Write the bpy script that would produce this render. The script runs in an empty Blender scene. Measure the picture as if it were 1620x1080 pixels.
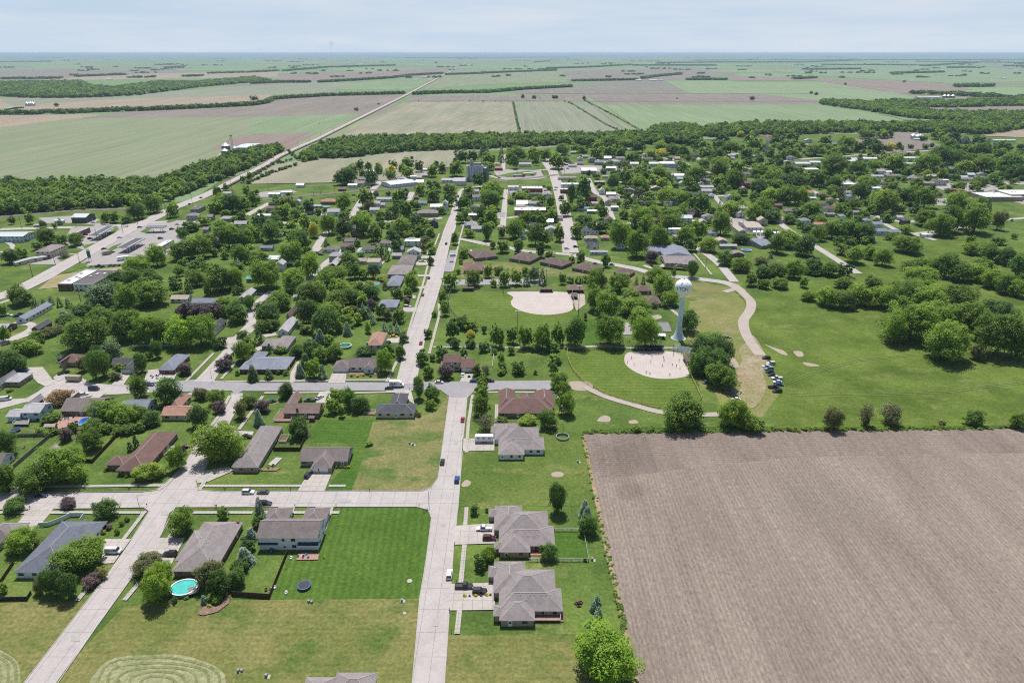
import bpy, math, random, numpy as np
from mathutils import Vector, Matrix
R = random.Random(7)
C = bpy.context.scene.collection
rad = math.radians
PITCH, FOC, CAMH = rad(22.89), 1080.0, 160.0
SP, CP = math.sin(PITCH), math.cos(PITCH)

def g(x, y, z=0.0):
    """world point at height z seen at photo position x, y (survey of the photo)"""
    u, v = (x-810)/FOC, (y-540)/FOC
    t = (CAMH-z)/(SP+v*CP)
    return (u*t, (CP-v*SP)*t)
def depth(y, z=0.0):
    return (CAMH-z)/(SP+(y-540)/FOC*CP)

# ---------------------------------------------------------------- meshes
class MB:
    def __init__(s): s.v=[]; s.f=[]; s.m=[]
    def face(s, pts, mi=0):
        n=len(s.v); s.v += [tuple(p) for p in pts]; s.f.append(tuple(range(n,n+len(pts)))); s.m.append(mi)
    def box(s, cx, cy, z0, w, d, h, mi=0, ang=0, top=1.0, topy=None):
        topy = top if topy is None else topy
        ca,sa=math.cos(ang),math.sin(ang); n=len(s.v)
        for z,kx,ky in ((z0,1,1),(z0+h,top,topy)):
            for a,b in ((-1,-1),(1,-1),(1,1),(-1,1)):
                x,y=a*w/2*kx,b*d/2*ky
                s.v.append((cx+x*ca-y*sa, cy+x*sa+y*ca, z))
        for q in ((0,3,2,1),(4,5,6,7),(0,1,5,4),(1,2,6,5),(2,3,7,6),(3,0,4,7)):
            s.f.append(tuple(n+i for i in q)); s.m.append(mi)
    def tube(s, pts, rs, seg=6, mi=0, cap=True):
        n0=len(s.v); k=len(pts)
        for i,p in enumerate(pts):
            p=Vector(p)
            d=(Vector(pts[min(i+1,k-1)])-Vector(pts[max(i-1,0)])).normalized()
            a=d.orthogonal().normalized() if abs(d.z)<.99 else Vector((1,0,0))
            b=d.cross(a)
            r=rs[i] if isinstance(rs,(list,tuple)) else rs
            for j in range(seg):
                t=2*math.pi*j/seg; q=p+a*(r*math.cos(t))+b*(r*math.sin(t)); s.v.append(tuple(q))
        for i in range(k-1):
            for j in range(seg):
                a0=n0+i*seg+j; a1=n0+i*seg+(j+1)%seg
                s.f.append((a0,a1,a1+seg,a0+seg)); s.m.append(mi)
        if cap:
            s.f.append(tuple(n0+(k-1)*seg+j for j in range(seg))); s.m.append(mi)
            s.f.append(tuple(n0+seg-1-j for j in range(seg))); s.m.append(mi)
    def lathe(s, prof, seg=24, cx=0, cy=0, mi=0, sx=1, sy=1):
        n0=len(s.v)
        for r,z in prof:
            for j in range(seg):
                t=2*math.pi*j/seg; s.v.append((cx+r*sx*math.cos(t),cy+r*sy*math.sin(t),z))
        for i in range(len(prof)-1):
            m = mi[i] if isinstance(mi,(list,tuple)) else mi
            for j in range(seg):
                a0=n0+i*seg+j; a1=n0+i*seg+(j+1)%seg
                s.f.append((a0,a1,a1+seg,a0+seg)); s.m.append(m)
    def mesh(s, name, mats, smooth=False):
        me=bpy.data.meshes.new(name); me.from_pydata(s.v,[],s.f)
        for m in (mats if isinstance(mats,(list,tuple)) else [mats]): me.materials.append(m)
        me.polygons.foreach_set('material_index', s.m)
        if smooth: me.polygons.foreach_set('use_smooth',[True]*len(s.f))
        me.update(); return me
    def build(s, name, mats, parent=None, smooth=False, loc=None):
        return mk(name, s.mesh(name,mats,smooth), parent, loc)
def mk(name, data, parent=None, loc=None):
    o=bpy.data.objects.new(name,data); C.objects.link(o)
    if parent is not None: o.parent=parent
    if loc is not None: o.location=loc
    return o
def tag(o, label=None, cat=None, group=None, kind=None):
    if label: o['label']=label
    if cat: o['category']=cat
    if group: o['group']=group
    if kind: o['kind']=kind
    return o
def empty(name, loc, rz=0, scale=None):
    o=mk(name,None,None,loc); o.rotation_euler=(0,0,rz); o.empty_display_size=.5
    if scale: o.scale=scale
    return o
ANCH=[]          # landmarks (phrase, x, y) other things are described by
AUTO=[]          # things waiting for a label
def anchor(phrase, x, y): ANCH.append((phrase,x,y))

# ---------------------------------------------------------------- materials
def lin(c): return tuple(((v/255)/12.92 if v<=10 else ((v/255+.055)/1.055)**2.4) for v in c)
K=.66
def S(r,g_,b,k=K): 
    a=lin((r,g_,b)); return (a[0]*k,a[1]*k,a[2]*k,1)
class NT:
    def __init__(s,name):
        s.mat=bpy.data.materials.new(name); s.mat.use_nodes=True; s.t=s.mat.node_tree; s.t.nodes.clear()
        s.out=s.n('ShaderNodeOutputMaterial'); s.geo=None
    def n(s,t,**k):
        nd=s.t.nodes.new(t)
        for a,b in k.items():
            if a.startswith('_'): setattr(nd,a[1:],b)
            else: nd.inputs[a.replace('__',' ')].default_value=b
        return nd
    def l(s,a,b): s.t.links.new(a,b)
    def pos(s):
        if not s.geo: s.geo=s.n('ShaderNodeTexCoord')
        return s.geo.outputs['Object']
    def noise(s,scale,detail=3,rough=.55,vec=None):
        nd=s.n('ShaderNodeTexNoise',Scale=scale,Detail=detail,Roughness=rough)
        s.l(vec or s.pos(),nd.inputs['Vector']); return nd.outputs['Fac']
    def ramp(s,fac,stops,interp='LINEAR'):
        r=s.n('ShaderNodeValToRGB'); e=r.color_ramp; e.interpolation=interp
        while len(e.elements)<len(stops): e.elements.new(.5)
        for el,(p,c) in zip(e.elements,stops): el.position=p; el.color=c
        s.l(fac,r.inputs[0]); return r.outputs[0]
    def mix(s,f,a,b,mode='MIX'):
        m=s.n('ShaderNodeMix',_data_type='RGBA',_blend_type=mode)
        for i,v in ((0,f),(6,a),(7,b)):
            if hasattr(v,'is_linked') or hasattr(v,'links'): s.l(v,m.inputs[i])
            else: m.inputs[i].default_value=v
        return m.outputs[2]
    def mapped(s,rot=0,scale=(1,1,1)):
        m=s.n('ShaderNodeMapping'); m.inputs['Rotation'].default_value=(0,0,rot); m.inputs['Scale'].default_value=scale
        s.l(s.pos(),m.inputs['Vector']); return m.outputs[0]
    def done(s,col,rough=.9,spec=.2,bump=None,metal=0,bs=.3,bd=.05):
        p=s.n('ShaderNodeBsdfPrincipled',Roughness=rough,Metallic=metal); p.inputs['Specular IOR Level'].default_value=spec
        if hasattr(col,'links'): s.l(col,p.inputs['Base Color'])
        else: p.inputs['Base Color'].default_value=col
        if bump:
            b=s.n('ShaderNodeBump',Strength=bs,Distance=bd); s.l(bump,b.inputs['Height']); s.l(b.outputs[0],p.inputs['Normal'])
        s.l(p.outputs[0],s.out.inputs[0]); return s.mat
def hs(c,k): return (c[0]*k,c[1]*k,c[2]*k,1)
W0=(0,0,0,1); W1=(1,1,1,1)
_pc={}
def paint(name,c,rough=.6,spec=.3,metal=0,var=.12,sc=.6):
    if name in _pc: return _pc[name]
    t=NT(name); n=t.noise(sc,4)
    m=t.done(t.ramp(n,[(.3,hs(c,1-var)),(.7,hs(c,1+var))]),rough,spec,metal=metal)
    _pc[name]=m; return m
def grass(name,c1,c2,dry=None,dryamt=.5,stripe=None,fine=1.0):
    """grass of two greens with dry patches and optional mowing stripes (angle, metres)"""
    t=NT(name); c1=(c1[0]*1.12,c1[1],c1[2],1); c2=(c2[0]*1.08,c2[1],c2[2],1)
    a=t.ramp(t.noise(.035,5,.6),[(.35,c1),(.65,c2)])
    if dry:
        f=t.ramp(t.noise(.05,6,.68,t.mapped(.3,(1,1.5,1))),[(dryamt,W0),(min(1,dryamt+.16),W1)])
        a=t.mix(f,a,dry)
    if stripe:
        ang,w,amt=stripe
        wv=t.n('ShaderNodeTexWave',_wave_type='BANDS',_bands_direction='X',Scale=.3142/w,Distortion=.6,Detail=2.0)
        wv.inputs['Detail Scale'].default_value=.8
        t.l(t.mapped(-ang),wv.inputs['Vector'])
        a=t.mix(amt,a,t.mix(.5,t.ramp(wv.outputs['Fac'],[(.3,(.25,.25,.25,1)),(.7,(.75,.75,.75,1))]),t.noise(.2,3)),'OVERLAY')
    b=t.ramp(t.noise(.9*fine,5,.7),[(.28,(.24,.27,.22,1)),(.5,(.5,.5,.5,1)),(.72,(.75,.74,.70,1))])
    a=t.mix(.8,a,b,'OVERLAY')
    m=t.ramp(t.noise(.25,7,.72,t.mapped(.9,(1,1.3,1))),[(.33,(.40,.41,.39,1)),(.5,(.5,.5,.5,1)),(.68,(.60,.59,.58,1))])
    a=t.mix(.8,a,m,'OVERLAY')
    hsv=t.n('ShaderNodeHueSaturation',Saturation=1.0,Value=1.0); t.l(a,hsv.inputs['Color'])
    return t.done(hsv.outputs[0],.95,.1,t.noise(2.2,3),bs=.6,bd=.14)
def concrete(name,c,joint=None,crack=True,rings=None):
    t=NT(name)
    a=t.ramp(t.noise(.12,5,.65),[(.3,hs(c,.86)),(.7,hs(c,1.04))])
    b=t.ramp(t.noise(1.6,5,.7),[(.3,(.42,.42,.42,1)),(.7,(.56,.56,.56,1))])
    a=t.mix(.8,a,b,'OVERLAY')
    a=t.mix(.8,a,t.ramp(t.noise(.3,7,.75),[(.54,W1),(.72,(.80,.79,.78,1))]),'MULTIPLY')
    if joint:
        br=t.n('ShaderNodeTexBrick',Scale=1.0); br.offset=0
        br.inputs['Mortar Size'].default_value=.09; br.inputs['Brick Width'].default_value=joint[0]; br.inputs['Row Height'].default_value=joint[1]
        for i in('Color1','Color2'): br.inputs[i].default_value=(1,1,1,1)
        br.inputs['Mortar'].default_value=(.66,.65,.64,1)
        t.l(t.pos(),br.inputs['Vector']); a=t.mix(1,a,br.outputs[0],'MULTIPLY')
    if rings:                                          # raked circles in the dirt
        mp_=t.n('ShaderNodeMapping',Location=(-rings[0],-rings[1],0)); t.l(t.pos(),mp_.inputs['Vector'])
        wv=t.n('ShaderNodeTexWave',_wave_type='RINGS',_rings_direction='Z',Scale=.22,Distortion=2.2,Detail=3.0); t.l(mp_.outputs[0],wv.inputs['Vector'])
        a=t.mix(1,a,t.ramp(wv.outputs['Fac'],[(.1,(.90,.89,.88,1)),(.6,W1)]),'MULTIPLY')
    if crack:
        v=t.n('ShaderNodeTexVoronoi',_feature='DISTANCE_TO_EDGE',Scale=.055)
        d=t.mix(.07,t.pos(),t.n('ShaderNodeTexNoise',Scale=.5).outputs['Color'],'ADD')
        t.l(d,v.inputs['Vector'])
        f=t.ramp(v.outputs['Distance'],[(0,(.86,.86,.86,1)),(.006,W1)])
        a=t.mix(.55,a,f,'MULTIPLY')
    return t.done(a,.85,.2)
def shingle(name,c):
    if name in _pc: return _pc[name]
    t=NT(name)
    a=t.ramp(t.noise(.35,5,.7),[(.3,hs(c,1.2)),(.7,hs(c,1.7))])
    st=t.ramp(t.noise(.9,4,.7,t.mapped(0,(1,1,6))),[(.35,(.42,.42,.42,1)),(.65,(.56,.56,.56,1))])
    a=t.mix(.7,a,st,'OVERLAY')
    b=t.ramp(t.noise(7,2,.8),[(.3,(.4,.4,.4,1)),(.7,(.6,.6,.6,1))])
    a=t.mix(.5,a,b,'OVERLAY')
    m=t.done(a,.9,.15,t.noise(5,2),bs=.3,bd=.03); _pc[name]=m; return m
def siding(name,c,brick=False):
    if name in _pc: return _pc[name]
    t=NT(name); n=t.noise(.8,4)
    a=t.ramp(n,[(.3,hs(c,.88)),(.7,hs(c,1.06))])
    w=t.n('ShaderNodeTexWave',_bands_direction='Z',Scale=1.6 if not brick else 4.2); t.l(t.pos(),w.inputs['Vector'])
    f=t.ramp(w.outputs['Fac'],[(0,(.8,.8,.8,1)),(.25,W1)])
    a=t.mix(.5,a,f,'MULTIPLY')
    if brick: a=t.mix(.6,a,t.ramp(t.noise(9,2),[(.35,(.35,.35,.35,1)),(.65,(.62,.62,.62,1))]),'OVERLAY')
    m=t.done(a,.8,.2); _pc[name]=m; return m
def rowcrop(name,c1,c2,ang,w,amt=.3,big=.008,c3=None,sk=.6,fine=False,dist=3.5,spot=None):
    """tilled or drilled field: broad soil tones with fine rows"""
    t=NT(name)
    a=t.ramp(t.noise(big,6,.62,t.mapped(-ang,(2.2,.8,1))),[(.32,c1),(.68,c2)])
    if c3: a=t.mix(t.ramp(t.noise(big*.7,4,.6),[(.55,W0),(.72,W1)]),a,c3)
    wv=t.n('ShaderNodeTexWave',_bands_direction='X',Scale=.3142/w,Distortion=dist,Detail=2.0); t.l(t.mapped(-ang),wv.inputs['Vector'])
    a=t.mix(amt,a,wv.outputs['Color'],'OVERLAY')
    st=t.ramp(t.noise(.55/w,5,.7,t.mapped(-ang,(1,.03,1))),[(.3,(.36,.36,.36,1)),(.7,(.62,.62,.62,1))])
    a=t.mix(sk,a,st,'OVERLAY')
    b=t.ramp(t.noise(.5,6,.75),[(.3,(.38,.38,.38,1)),(.7,(.6,.6,.6,1))])
    a=t.mix(.7,a,b,'OVERLAY')
    if fine:
        a=t.mix(.6,a,t.ramp(t.noise(1.1,4,.8,t.mapped(-ang,(1.4,.45,1))),[(.3,(.22,.21,.21,1)),(.7,(.80,.79,.77,1))]),'OVERLAY')
    if spot:                                            # uneven patch, darker towards its middle
        for sx_,sy_,sr_ in spot:
            vm=t.n('ShaderNodeVectorMath',_operation='DISTANCE'); t.l(t.mix(.5,t.pos(),t.mix(1,t.pos(),t.n('ShaderNodeTexNoise',Scale=.09,Detail=5.0).outputs['Color'],'ADD')),vm.inputs[0]); vm.inputs[1].default_value=(sx_,sy_,0)
            mu=t.n('ShaderNodeMath',_operation='MULTIPLY_ADD'); t.l(t.noise(.12,5,.7),mu.inputs[0]); mu.inputs[1].default_value=-sr_*1.1; t.l(vm.outputs['Value'],mu.inputs[2])
            dv=t.n('ShaderNodeMath',_operation='DIVIDE'); t.l(mu.outputs[0],dv.inputs[0]); dv.inputs[1].default_value=sr_
            a=t.mix(.9,a,t.ramp(dv.outputs[0],[(0,(.80,.79,.78,1)),(.6,W1)]),'MULTIPLY')
    return t.done(a,.95,.1,t.noise(1.5,4),bs=.4,bd=.1)
def leafmat(name,c,k2=1.3,trans=.45):
    t=NT(name); c=hs((c[0]*1.0,c[1],c[2]*.9,1),1.2)
    oi=t.n('ShaderNodeObjectInfo'); at=t.n('ShaderNodeAttribute'); at.attribute_name='tint'
    ma=t.n('ShaderNodeMath',_operation='MULTIPLY_ADD'); t.l(oi.outputs['Random'],ma.inputs[0]); ma.inputs[1].default_value=.45
    m2=t.n('ShaderNodeMath',_operation='MULTIPLY'); t.l(at.outputs['Fac'],m2.inputs[0]); m2.inputs[1].default_value=.55
    t.l(m2.outputs[0],ma.inputs[2])
    warm=(min(1,c[0]*k2*1.22),min(1,c[1]*k2*1.04),c[2]*k2*.85,1)
    col=t.ramp(ma.outputs[0],[(.08,hs(c,.50)),(.5,c),(.95,hs(warm,1.2))])
    p=t.n('ShaderNodeBsdfPrincipled',Roughness=.55); p.inputs['Specular IOR Level'].default_value=.35
    tr=t.n('ShaderNodeBsdfTranslucent'); t.l(col,p.inputs['Base Color'])
    t.l(t.mix(1,col,(1.25,1.35,.6,1),'MULTIPLY'),tr.inputs[0])
    mx=t.n('ShaderNodeMixShader',Fac=trans); t.l(p.outputs[0],mx.inputs[1]); t.l(tr.outputs[0],mx.inputs[2]); t.l(mx.outputs[0],t.out.inputs[0])
    return t.mat
LEAF={'b':leafmat('leaf_green',(.140,.228,.026,1)),'d':leafmat('leaf_dark_green',(.085,.165,.030,1)),
 'l':leafmat('leaf_light_green',(.205,.295,.045,1)),'p':leafmat('leaf_purple',(.085,.060,.072,1),1.3,.15),
 's':leafmat('needle_blue_green',(.15,.235,.185,1),1.3,.1),'c':leafmat('needle_dark_green',(.060,.125,.035,1),1.3,.1),
 'y':leafmat('leaf_yellow',(.42,.41,.06,1)),'g':leafmat('leaf_grey_brown',(.105,.115,.065,1),1.2,.15),
 'q':leafmat('leaf_olive',(.135,.150,.062,1)),'B':leafmat('leaf_bright_green',(.175,.29,.028,1)),'r':leafmat('leaf_reddish',(.21,.155,.095,1)),'f':leafmat('needle_grey_green',(.115,.185,.085,1),1.3,.1)}
bark=paint('bark',(.11,.085,.06,1),.9)
M=dict(
 trim=paint('white_trim',S(225,225,225,.9),.5), glass=paint('window_glass',(.03,.035,.045,1),.12,.6,var=.05),
 door=paint('door_white',S(235,235,232,.95),.5,var=.03), metal=paint('galvanised_metal',S(170,172,176),.45,.5,.5),
 black=paint('black_metal',(.02,.02,.022,1),.5), tyre=paint('tyre_rubber',(.018,.018,.018,1),.85), rim=paint('wheel_rim',(.35,.35,.36,1),.35,.5,.6),
 wood=paint('weathered_wood',S(120,98,74),.85,var=.25,sc=2), brownfence=paint('brown_fence_wood',S(86,66,48),.9,var=.25,sc=2),
 vinyl=paint('white_vinyl',S(215,220,225,1),.5,var=.05), greyfence=paint('grey_fence_wood',S(140,138,135),.85,var=.2),
 water=None, redlamp=paint('red_lens',(.35,.01,.01,1),.3), lamp=paint('clear_lens',(.7,.7,.7,1),.2),
 white=paint('white_paint',S(238,240,243,.95),.45,var=.03), pole=paint('wood_pole',S(110,95,80),.9), yellow=paint('yellow_plastic',S(225,205,60),.5),
 deck=paint('reddish_deck_boards',S(150,110,100),.8,var=.2), paver=paint('red_pavers',S(190,150,140),.85,var=.2,sc=1.5),
 soil=paint('mulch_soil',S(150,125,110),.95,var=.25,sc=1), conc=concrete('pale_concrete',S(205,200,196),None,False))

# ---------------------------------------------------------------- camera, sky, sun, air
cam=bpy.data.cameras.new('camera'); co=mk('camera',cam,None,(0,0,CAMH)); bpy.context.scene.camera=co
cam.sensor_width=36; cam.lens=24; cam.clip_end=200000; cam.clip_start=.5
co.rotation_euler=(rad(90)-PITCH,0,0)
SUN_AZ=rad(-7)      # sun ahead of the camera, a little to the left
SUN_EL=rad(67)
w=bpy.data.worlds.new('World'); bpy.context.scene.world=w; w.use_nodes=True
nt=w.node_tree; nt.nodes.clear()
def wn(t,**k):
    nd=nt.nodes.new(t)
    for a,b in k.items(): nd.inputs[a].default_value=b
    return nd
sky=wn('ShaderNodeTexSky'); sky.sky_type='NISHITA'; sky.sun_disc=False; sky.sun_elevation=SUN_EL; sky.sun_rotation=SUN_AZ
sky.altitude=300; sky.air_density=1.0; sky.dust_density=2.2; sky.ozone_density=1.6
tc=wn('ShaderNodeTexCoord'); mp=wn('ShaderNodeMapping'); mp.inputs['Scale'].default_value=(1.6,1.6,14); nt.links.new(tc.outputs['Generated'],mp.inputs[0])
n1=wn('ShaderNodeTexNoise',Scale=2.2,Detail=8,Roughness=.6); nt.links.new(mp.outputs[0],n1.inputs[0])
def wramp(src,stops):
    r=wn('ShaderNodeValToRGB'); nt.links.new(src,r.inputs[0]); e=r.color_ramp
    while len(e.elements)<len(stops): e.elements.new(.5)
    for el,(p,c) in zip(e.elements,stops): el.position=p; el.color=c
    return r.outputs[0]
cl=wramp(n1.outputs['Fac'],[(.35,(6.1,7.6,9.4,1)),(.7,(7.9,8.7,9.6,1))])       # thin high cloud in pale summer haze
sx=wn('ShaderNodeSeparateXYZ'); nt.links.new(tc.outputs['Generated'],sx.inputs[0])
el=wramp(sx.outputs[2],[(0,(1,1,1,1)),(.09,(.93,.93,.93,1)),(.28,(.09,.09,.09,1)),(1,(.04,.04,.04,1))])
mx=wn('ShaderNodeMix'); mx.data_type='RGBA'; nt.links.new(el,mx.inputs[0]); nt.links.new(sky.outputs[0],mx.inputs[6]); nt.links.new(cl,mx.inputs[7])
bg=wn('ShaderNodeBackground',Strength=.08); nt.links.new(mx.outputs[2],bg.inputs[0]); ow=wn('ShaderNodeOutputWorld'); nt.links.new(bg.outputs[0],ow.inputs[0])
sl=bpy.data.lights.new('sun','SUN'); sl.energy=4.9; sl.angle=rad(.5); sl.color=(1,.965,.91); so=mk('sun',sl,None,(0,0,500))
sd=Vector((math.sin(SUN_AZ)*math.cos(SUN_EL),math.cos(SUN_AZ)*math.cos(SUN_EL),math.sin(SUN_EL)))
so.rotation_euler=(-sd).to_track_quat('-Z','Y').to_euler()
sc=bpy.context.scene; sc.view_settings.view_transform='Standard'; sc.view_settings.look='None'; sc.view_settings.exposure=0.15; sc.view_settings.gamma=1
sc.cycles.use_denoising=False; sc.cycles.pixel_filter_type='BLACKMAN_HARRIS'; sc.cycles.filter_width=1.1; sc.cycles.max_bounces=6; sc.cycles.diffuse_bounces=3; sc.cycles.glossy_bounces=2; sc.cycles.transmission_bounces=3; sc.cycles.volume_bounces=0; sc.cycles.transparent_max_bounces=6
FARD=60000
hz=MB(); hz.box(0,FARD/2-2000,-1.5,FARD*1.6,FARD+8000,CAMH+8,0)
hm=bpy.data.materials.new('haze_air'); hm.use_nodes=True; hn=hm.node_tree; hn.nodes.clear()
ho=hn.nodes.new('ShaderNodeOutputMaterial'); pv=hn.nodes.new('ShaderNodeVolumePrincipled'); pv.inputs['Color'].default_value=(.60,.82,1,1); pv.inputs['Density'].default_value=4.2e-5; pv.inputs['Anisotropy'].default_value=0.0
hn.links.new(pv.outputs[0],ho.inputs['Volume'])
tag(hz.build('haze',hm),'thin blue haze over the far fields','haze',kind='stuff')

# ---------------------------------------------------------------- ground sheets
NZ=0; FZ=0; TOPS=[]
def topz(x,y):
    """height of the uppermost sheet at a point"""
    m=0
    for x0,y0,x1,y1,P,z in TOPS:
        if z>m and x0<x<x1 and y0<y<y1:
            c=False; j=len(P)-1
            for i in range(len(P)):
                if (P[i][1]>y)!=(P[j][1]>y) and x<(P[j][0]-P[i][0])*(y-P[i][1])/(P[j][1]-P[i][1])+P[i][0]: c=not c
                j=i
            if c: m=z
    return m
def sheet(name, pts, mat, px=True, far=False, z=None, label=None):
    global NZ,FZ
    if z is None:
        if far: FZ+=1; z=.05+FZ*.03
        else: NZ+=1; z=.02+NZ*.003
    P=[g(*p) for p in pts] if px else pts
    if z<1: TOPS.append((min(p[0] for p in P),min(p[1] for p in P),max(p[0] for p in P),max(p[1] for p in P),P,z))
    mb=MB(); mb.face([(x,y,z) for x,y in P])
    me=mb.mesh(name,mat)
    if me.polygons[0].normal.z<0:
        me.flip_normals()
    return tag(mk(name,me),label,kind='structure')
ROADS=[]   # polylines kept clear of scattered trees
def strip(name, pts, width, mat, px=True, z=.14, far=False, w2=None, keep=True):
    global NZ
    P=[Vector(g(*p)) if px else Vector(p) for p in pts]
    if keep: ROADS.append((P,width/2+1.5))
    mb=MB(); L=[];Rr=[]
    for i,p in enumerate(P):
        a=(P[i]-P[i-1]).normalized() if i else None
        b=(P[i+1]-P[i]).normalized() if i<len(P)-1 else None
        d=(a+b).normalized() if a and b else (a or b)
        n=Vector((-d.y,d.x)); k=1/max(.5,n.dot(Vector((-(a or b).y,(a or b).x))))
        wd=width/2 if w2 is None else (width+(w2-width)*i/(len(P)-1))/2
        L.append(p+n*wd*k); Rr.append(p-n*wd*k)
    if z<1: TOPS.append((min(p.x for p in L+Rr),min(p.y for p in L+Rr),max(p.x for p in L+Rr),max(p.y for p in L+Rr),[(p.x,p.y) for p in L]+[(p.x,p.y) for p in reversed(Rr)],z))
    for i in range(len(P)-1):
        mb.face([(L[i].x,L[i].y,z),(Rr[i].x,Rr[i].y,z),(Rr[i+1].x,Rr[i+1].y,z),(L[i+1].x,L[i+1].y,z)])
    me=mb.mesh(name,mat)
    if me.polygons[0].normal.z<0: me.flip_normals()
    return tag(mk(name,me),kind='structure')
# ---------------------------------------------------------------- ground data
# farmland out to the horizon: a patchwork laid square to the roads
t=NT('farmland')
br=t.n('ShaderNodeTexBrick',Scale=1.0); br.offset=.5; br.inputs['Brick Width'].default_value=820; br.inputs['Row Height'].default_value=620; br.inputs['Mortar Size'].default_value=5; br.inputs['Mortar Smooth'].default_value=.6
br.inputs['Color1'].default_value=W0; br.inputs['Color2'].default_value=W1; br.inputs['Mortar'].default_value=(.5,.5,.5,1)
t.l(t.mapped(.02,(1,1,1)),br.inputs['Vector'])
fc=t.ramp(br.outputs[0],[(0,S(132,158,112)),(.22,S(146,136,128)),(.36,S(150,172,122)),(.52,S(124,150,108)),(.64,S(158,148,134)),(.74,S(120,150,100)),(.9,S(150,160,128))],'CONSTANT')
fc=t.mix(t.ramp(t.noise(.0012,5,.6),[(.3,(.3,.3,.3,1)),(.7,(.6,.6,.6,1))]),fc,S(134,155,116))
fc=t.mix(.5,fc,t.ramp(t.noise(.01,5,.7),[(.3,(.4,.4,.4,1)),(.7,(.6,.6,.6,1))]),'OVERLAY')
sheet('ground',[(-48000,-1500),(48000,-1500),(48000,58000),(-48000,58000)],t.done(fc,.95,.1),px=False,z=0)
FG=grass('town_grass',S(78,108,50),S(112,138,68),S(150,150,95),.56)
sheet('lawn',[(-900,1130),(-40,700),(-60,478),(-60,345),(300,318),(350,285),(395,270),(470,258),(620,246),(740,240),(900,232),(1030,215),(1120,212),(1400,212),(1700,212),(2400,330),(2800,1130)],FG,z=.012,label='green lawns and verges between the houses')
# far fields
gf=lambda n,a,b,ang=0,w=6,amt=.25,**k: rowcrop(n,a,b,ang,w,amt*.35,**k)
m_sage=gf('young_crop_green',S(140,154,118),S(152,158,130),1.57,9,.2,big=.004)
m_sage2=gf('young_crop_sage',S(146,152,132),S(156,160,138),0,8,.25,big=.003)
m_green=gf('green_field',S(136,156,118),S(148,166,130),0,9,.2,big=.003)
m_lgreen=gf('light_green_field',S(140,162,124),S(150,168,132),0,9,.15,big=.003)
m_brown=gf('tilled_brown_field',S(142,134,126),S(156,147,138),0,7,.3,big=.004)
m_tan=gf('tan_field',S(168,154,134),S(178,164,146),.2,12,.3,big=.004)
m_pink=gf('pinkish_soil_field',S(150,132,126),S(160,146,138),0,8,.2,big=.004)
m_grey=gf('grey_brown_field',S(138,138,126),S(150,146,136),1.57,8,.25,big=.004)
m_strip=gf('striped_stubble_field',S(148,152,128),S(176,168,148),-.21,26,.16,big=.006)
m_strip2=gf('stubble_field_behind_town',S(150,156,128),S(178,168,150),-.55,16,.16,big=.008)
def ff(pts,m,n='field'): sheet(n,pts,m,far=True)
ff([(-900,290),(-900,200),(0,203),(106,189),(131,187),(400,185),(575,180),(540,195),(500,212),(455,236),(330,285),(250,300),(0,300)],m_sage)
ff([(380,214),(503,210),(457,235),(435,240),(330,236)],m_pink)
ff([(131,187),(200,177),(400,168),(437,154),(530,152),(640,150),(576,180),(400,185)],m_brown)
ff([(395,186),(576,180),(545,193),(502,210),(395,212)],m_green)
ff([(-900,200),(-700,185),(0,183),(165,181),(131,187),(106,189),(0,203)],m_tan)
ff([(-900,180),(0,157),(150,155),(230,151),(320,152),(430,150),(430,155),(400,167),(0,178),(-500,182)],m_tan)
ff([(0,158),(150,156),(330,140),(490,131),(560,130),(520,148),(430,150),(160,158),(20,168)],m_sage2)
ff([(528,141),(560,130),(680,128),(652,141),(530,142)],m_green)
ff([(690,120),(930,106),(1000,112),(900,130),(760,134),(700,140),(672,142)],m_sage)
ff([(440,118),(710,108),(690,118),(620,123),(440,130)],m_pink)
ff([(100,118),(440,114),(440,122),(340,124),(60,128)],m_tan)
ff([(-300,128),(-200,112),(140,110),(330,112),(60,126)],m_brown)
ff([(642,161),(812,161),(822,211),(700,216),(515,226),(498,232),(560,200)],m_strip)
ff([(652,152),(930,150),(930,159),(642,161)],m_brown)
ff([(812,161),(928,161),(995,212),(880,214),(822,211)],m_sage2)
ff([(929,160),(944,160),(1012,207),(1035,210),(995,212)],m_sage)
ff([(946,160),(958,166),(1300,166),(1425,190),(1560,196),(1200,199),(1100,200),(1030,207),(1014,207)],m_green)
ff([(925,149),(1300,149),(1300,153),(1298,166),(958,166),(944,160)],m_brown)
ff([(815,143),(1010,128),(1050,128),(1090,149),(925,149),(815,149)],m_grey)
ff([(890,113),(1080,107),(1170,117),(1090,127),(960,128),(905,126)],m_brown)
ff([(1050,128),(1150,128),(1210,134),(1420,146),(1460,160),(1420,162),(1300,160),(1200,149),(1090,148)],m_lgreen)
ff([(1150,120),(1340,126),(1450,130),(1540,142),(1440,150),(1290,128),(1160,128)],m_pink)
ff([(1210,112),(1450,106),(1700,110),(1700,128),(1500,132),(1350,124)],m_green)
ff([(1420,165),(1720,166),(1720,188),(1520,190),(1450,182)],m_brown)
ff([(1360,172),(1440,181),(1500,192),(1430,190)],m_green)
ff([(395,268),(470,256),(560,246),(725,238),(720,262),(640,285),(520,290),(400,292),(392,290)],m_strip2)
ff([(1160,208),(1240,208),(1238,216),(1160,216)],m_brown)
ff([(1405,212),(1450,210),(1470,222),(1492,234),(1400,244),(1340,222)],m_brown)
ff([(1100,208),(1125,206),(1160,220),(1110,222)],m_sage)
ff([(1540,208),(1720,206),(1720,222),(1560,216)],m_tan)
for q in ([(811,161),(822,211)],[(900,161),(960,198),(993,213)],[(924,158),(975,185),(1016,208)],[(640,161),(1300,161)],[(840,149),(1300,149)]):
    strip('field_margin',q,7,paint('margin_weeds',S(84,112,66),.95),far=True,z=1.6)
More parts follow.
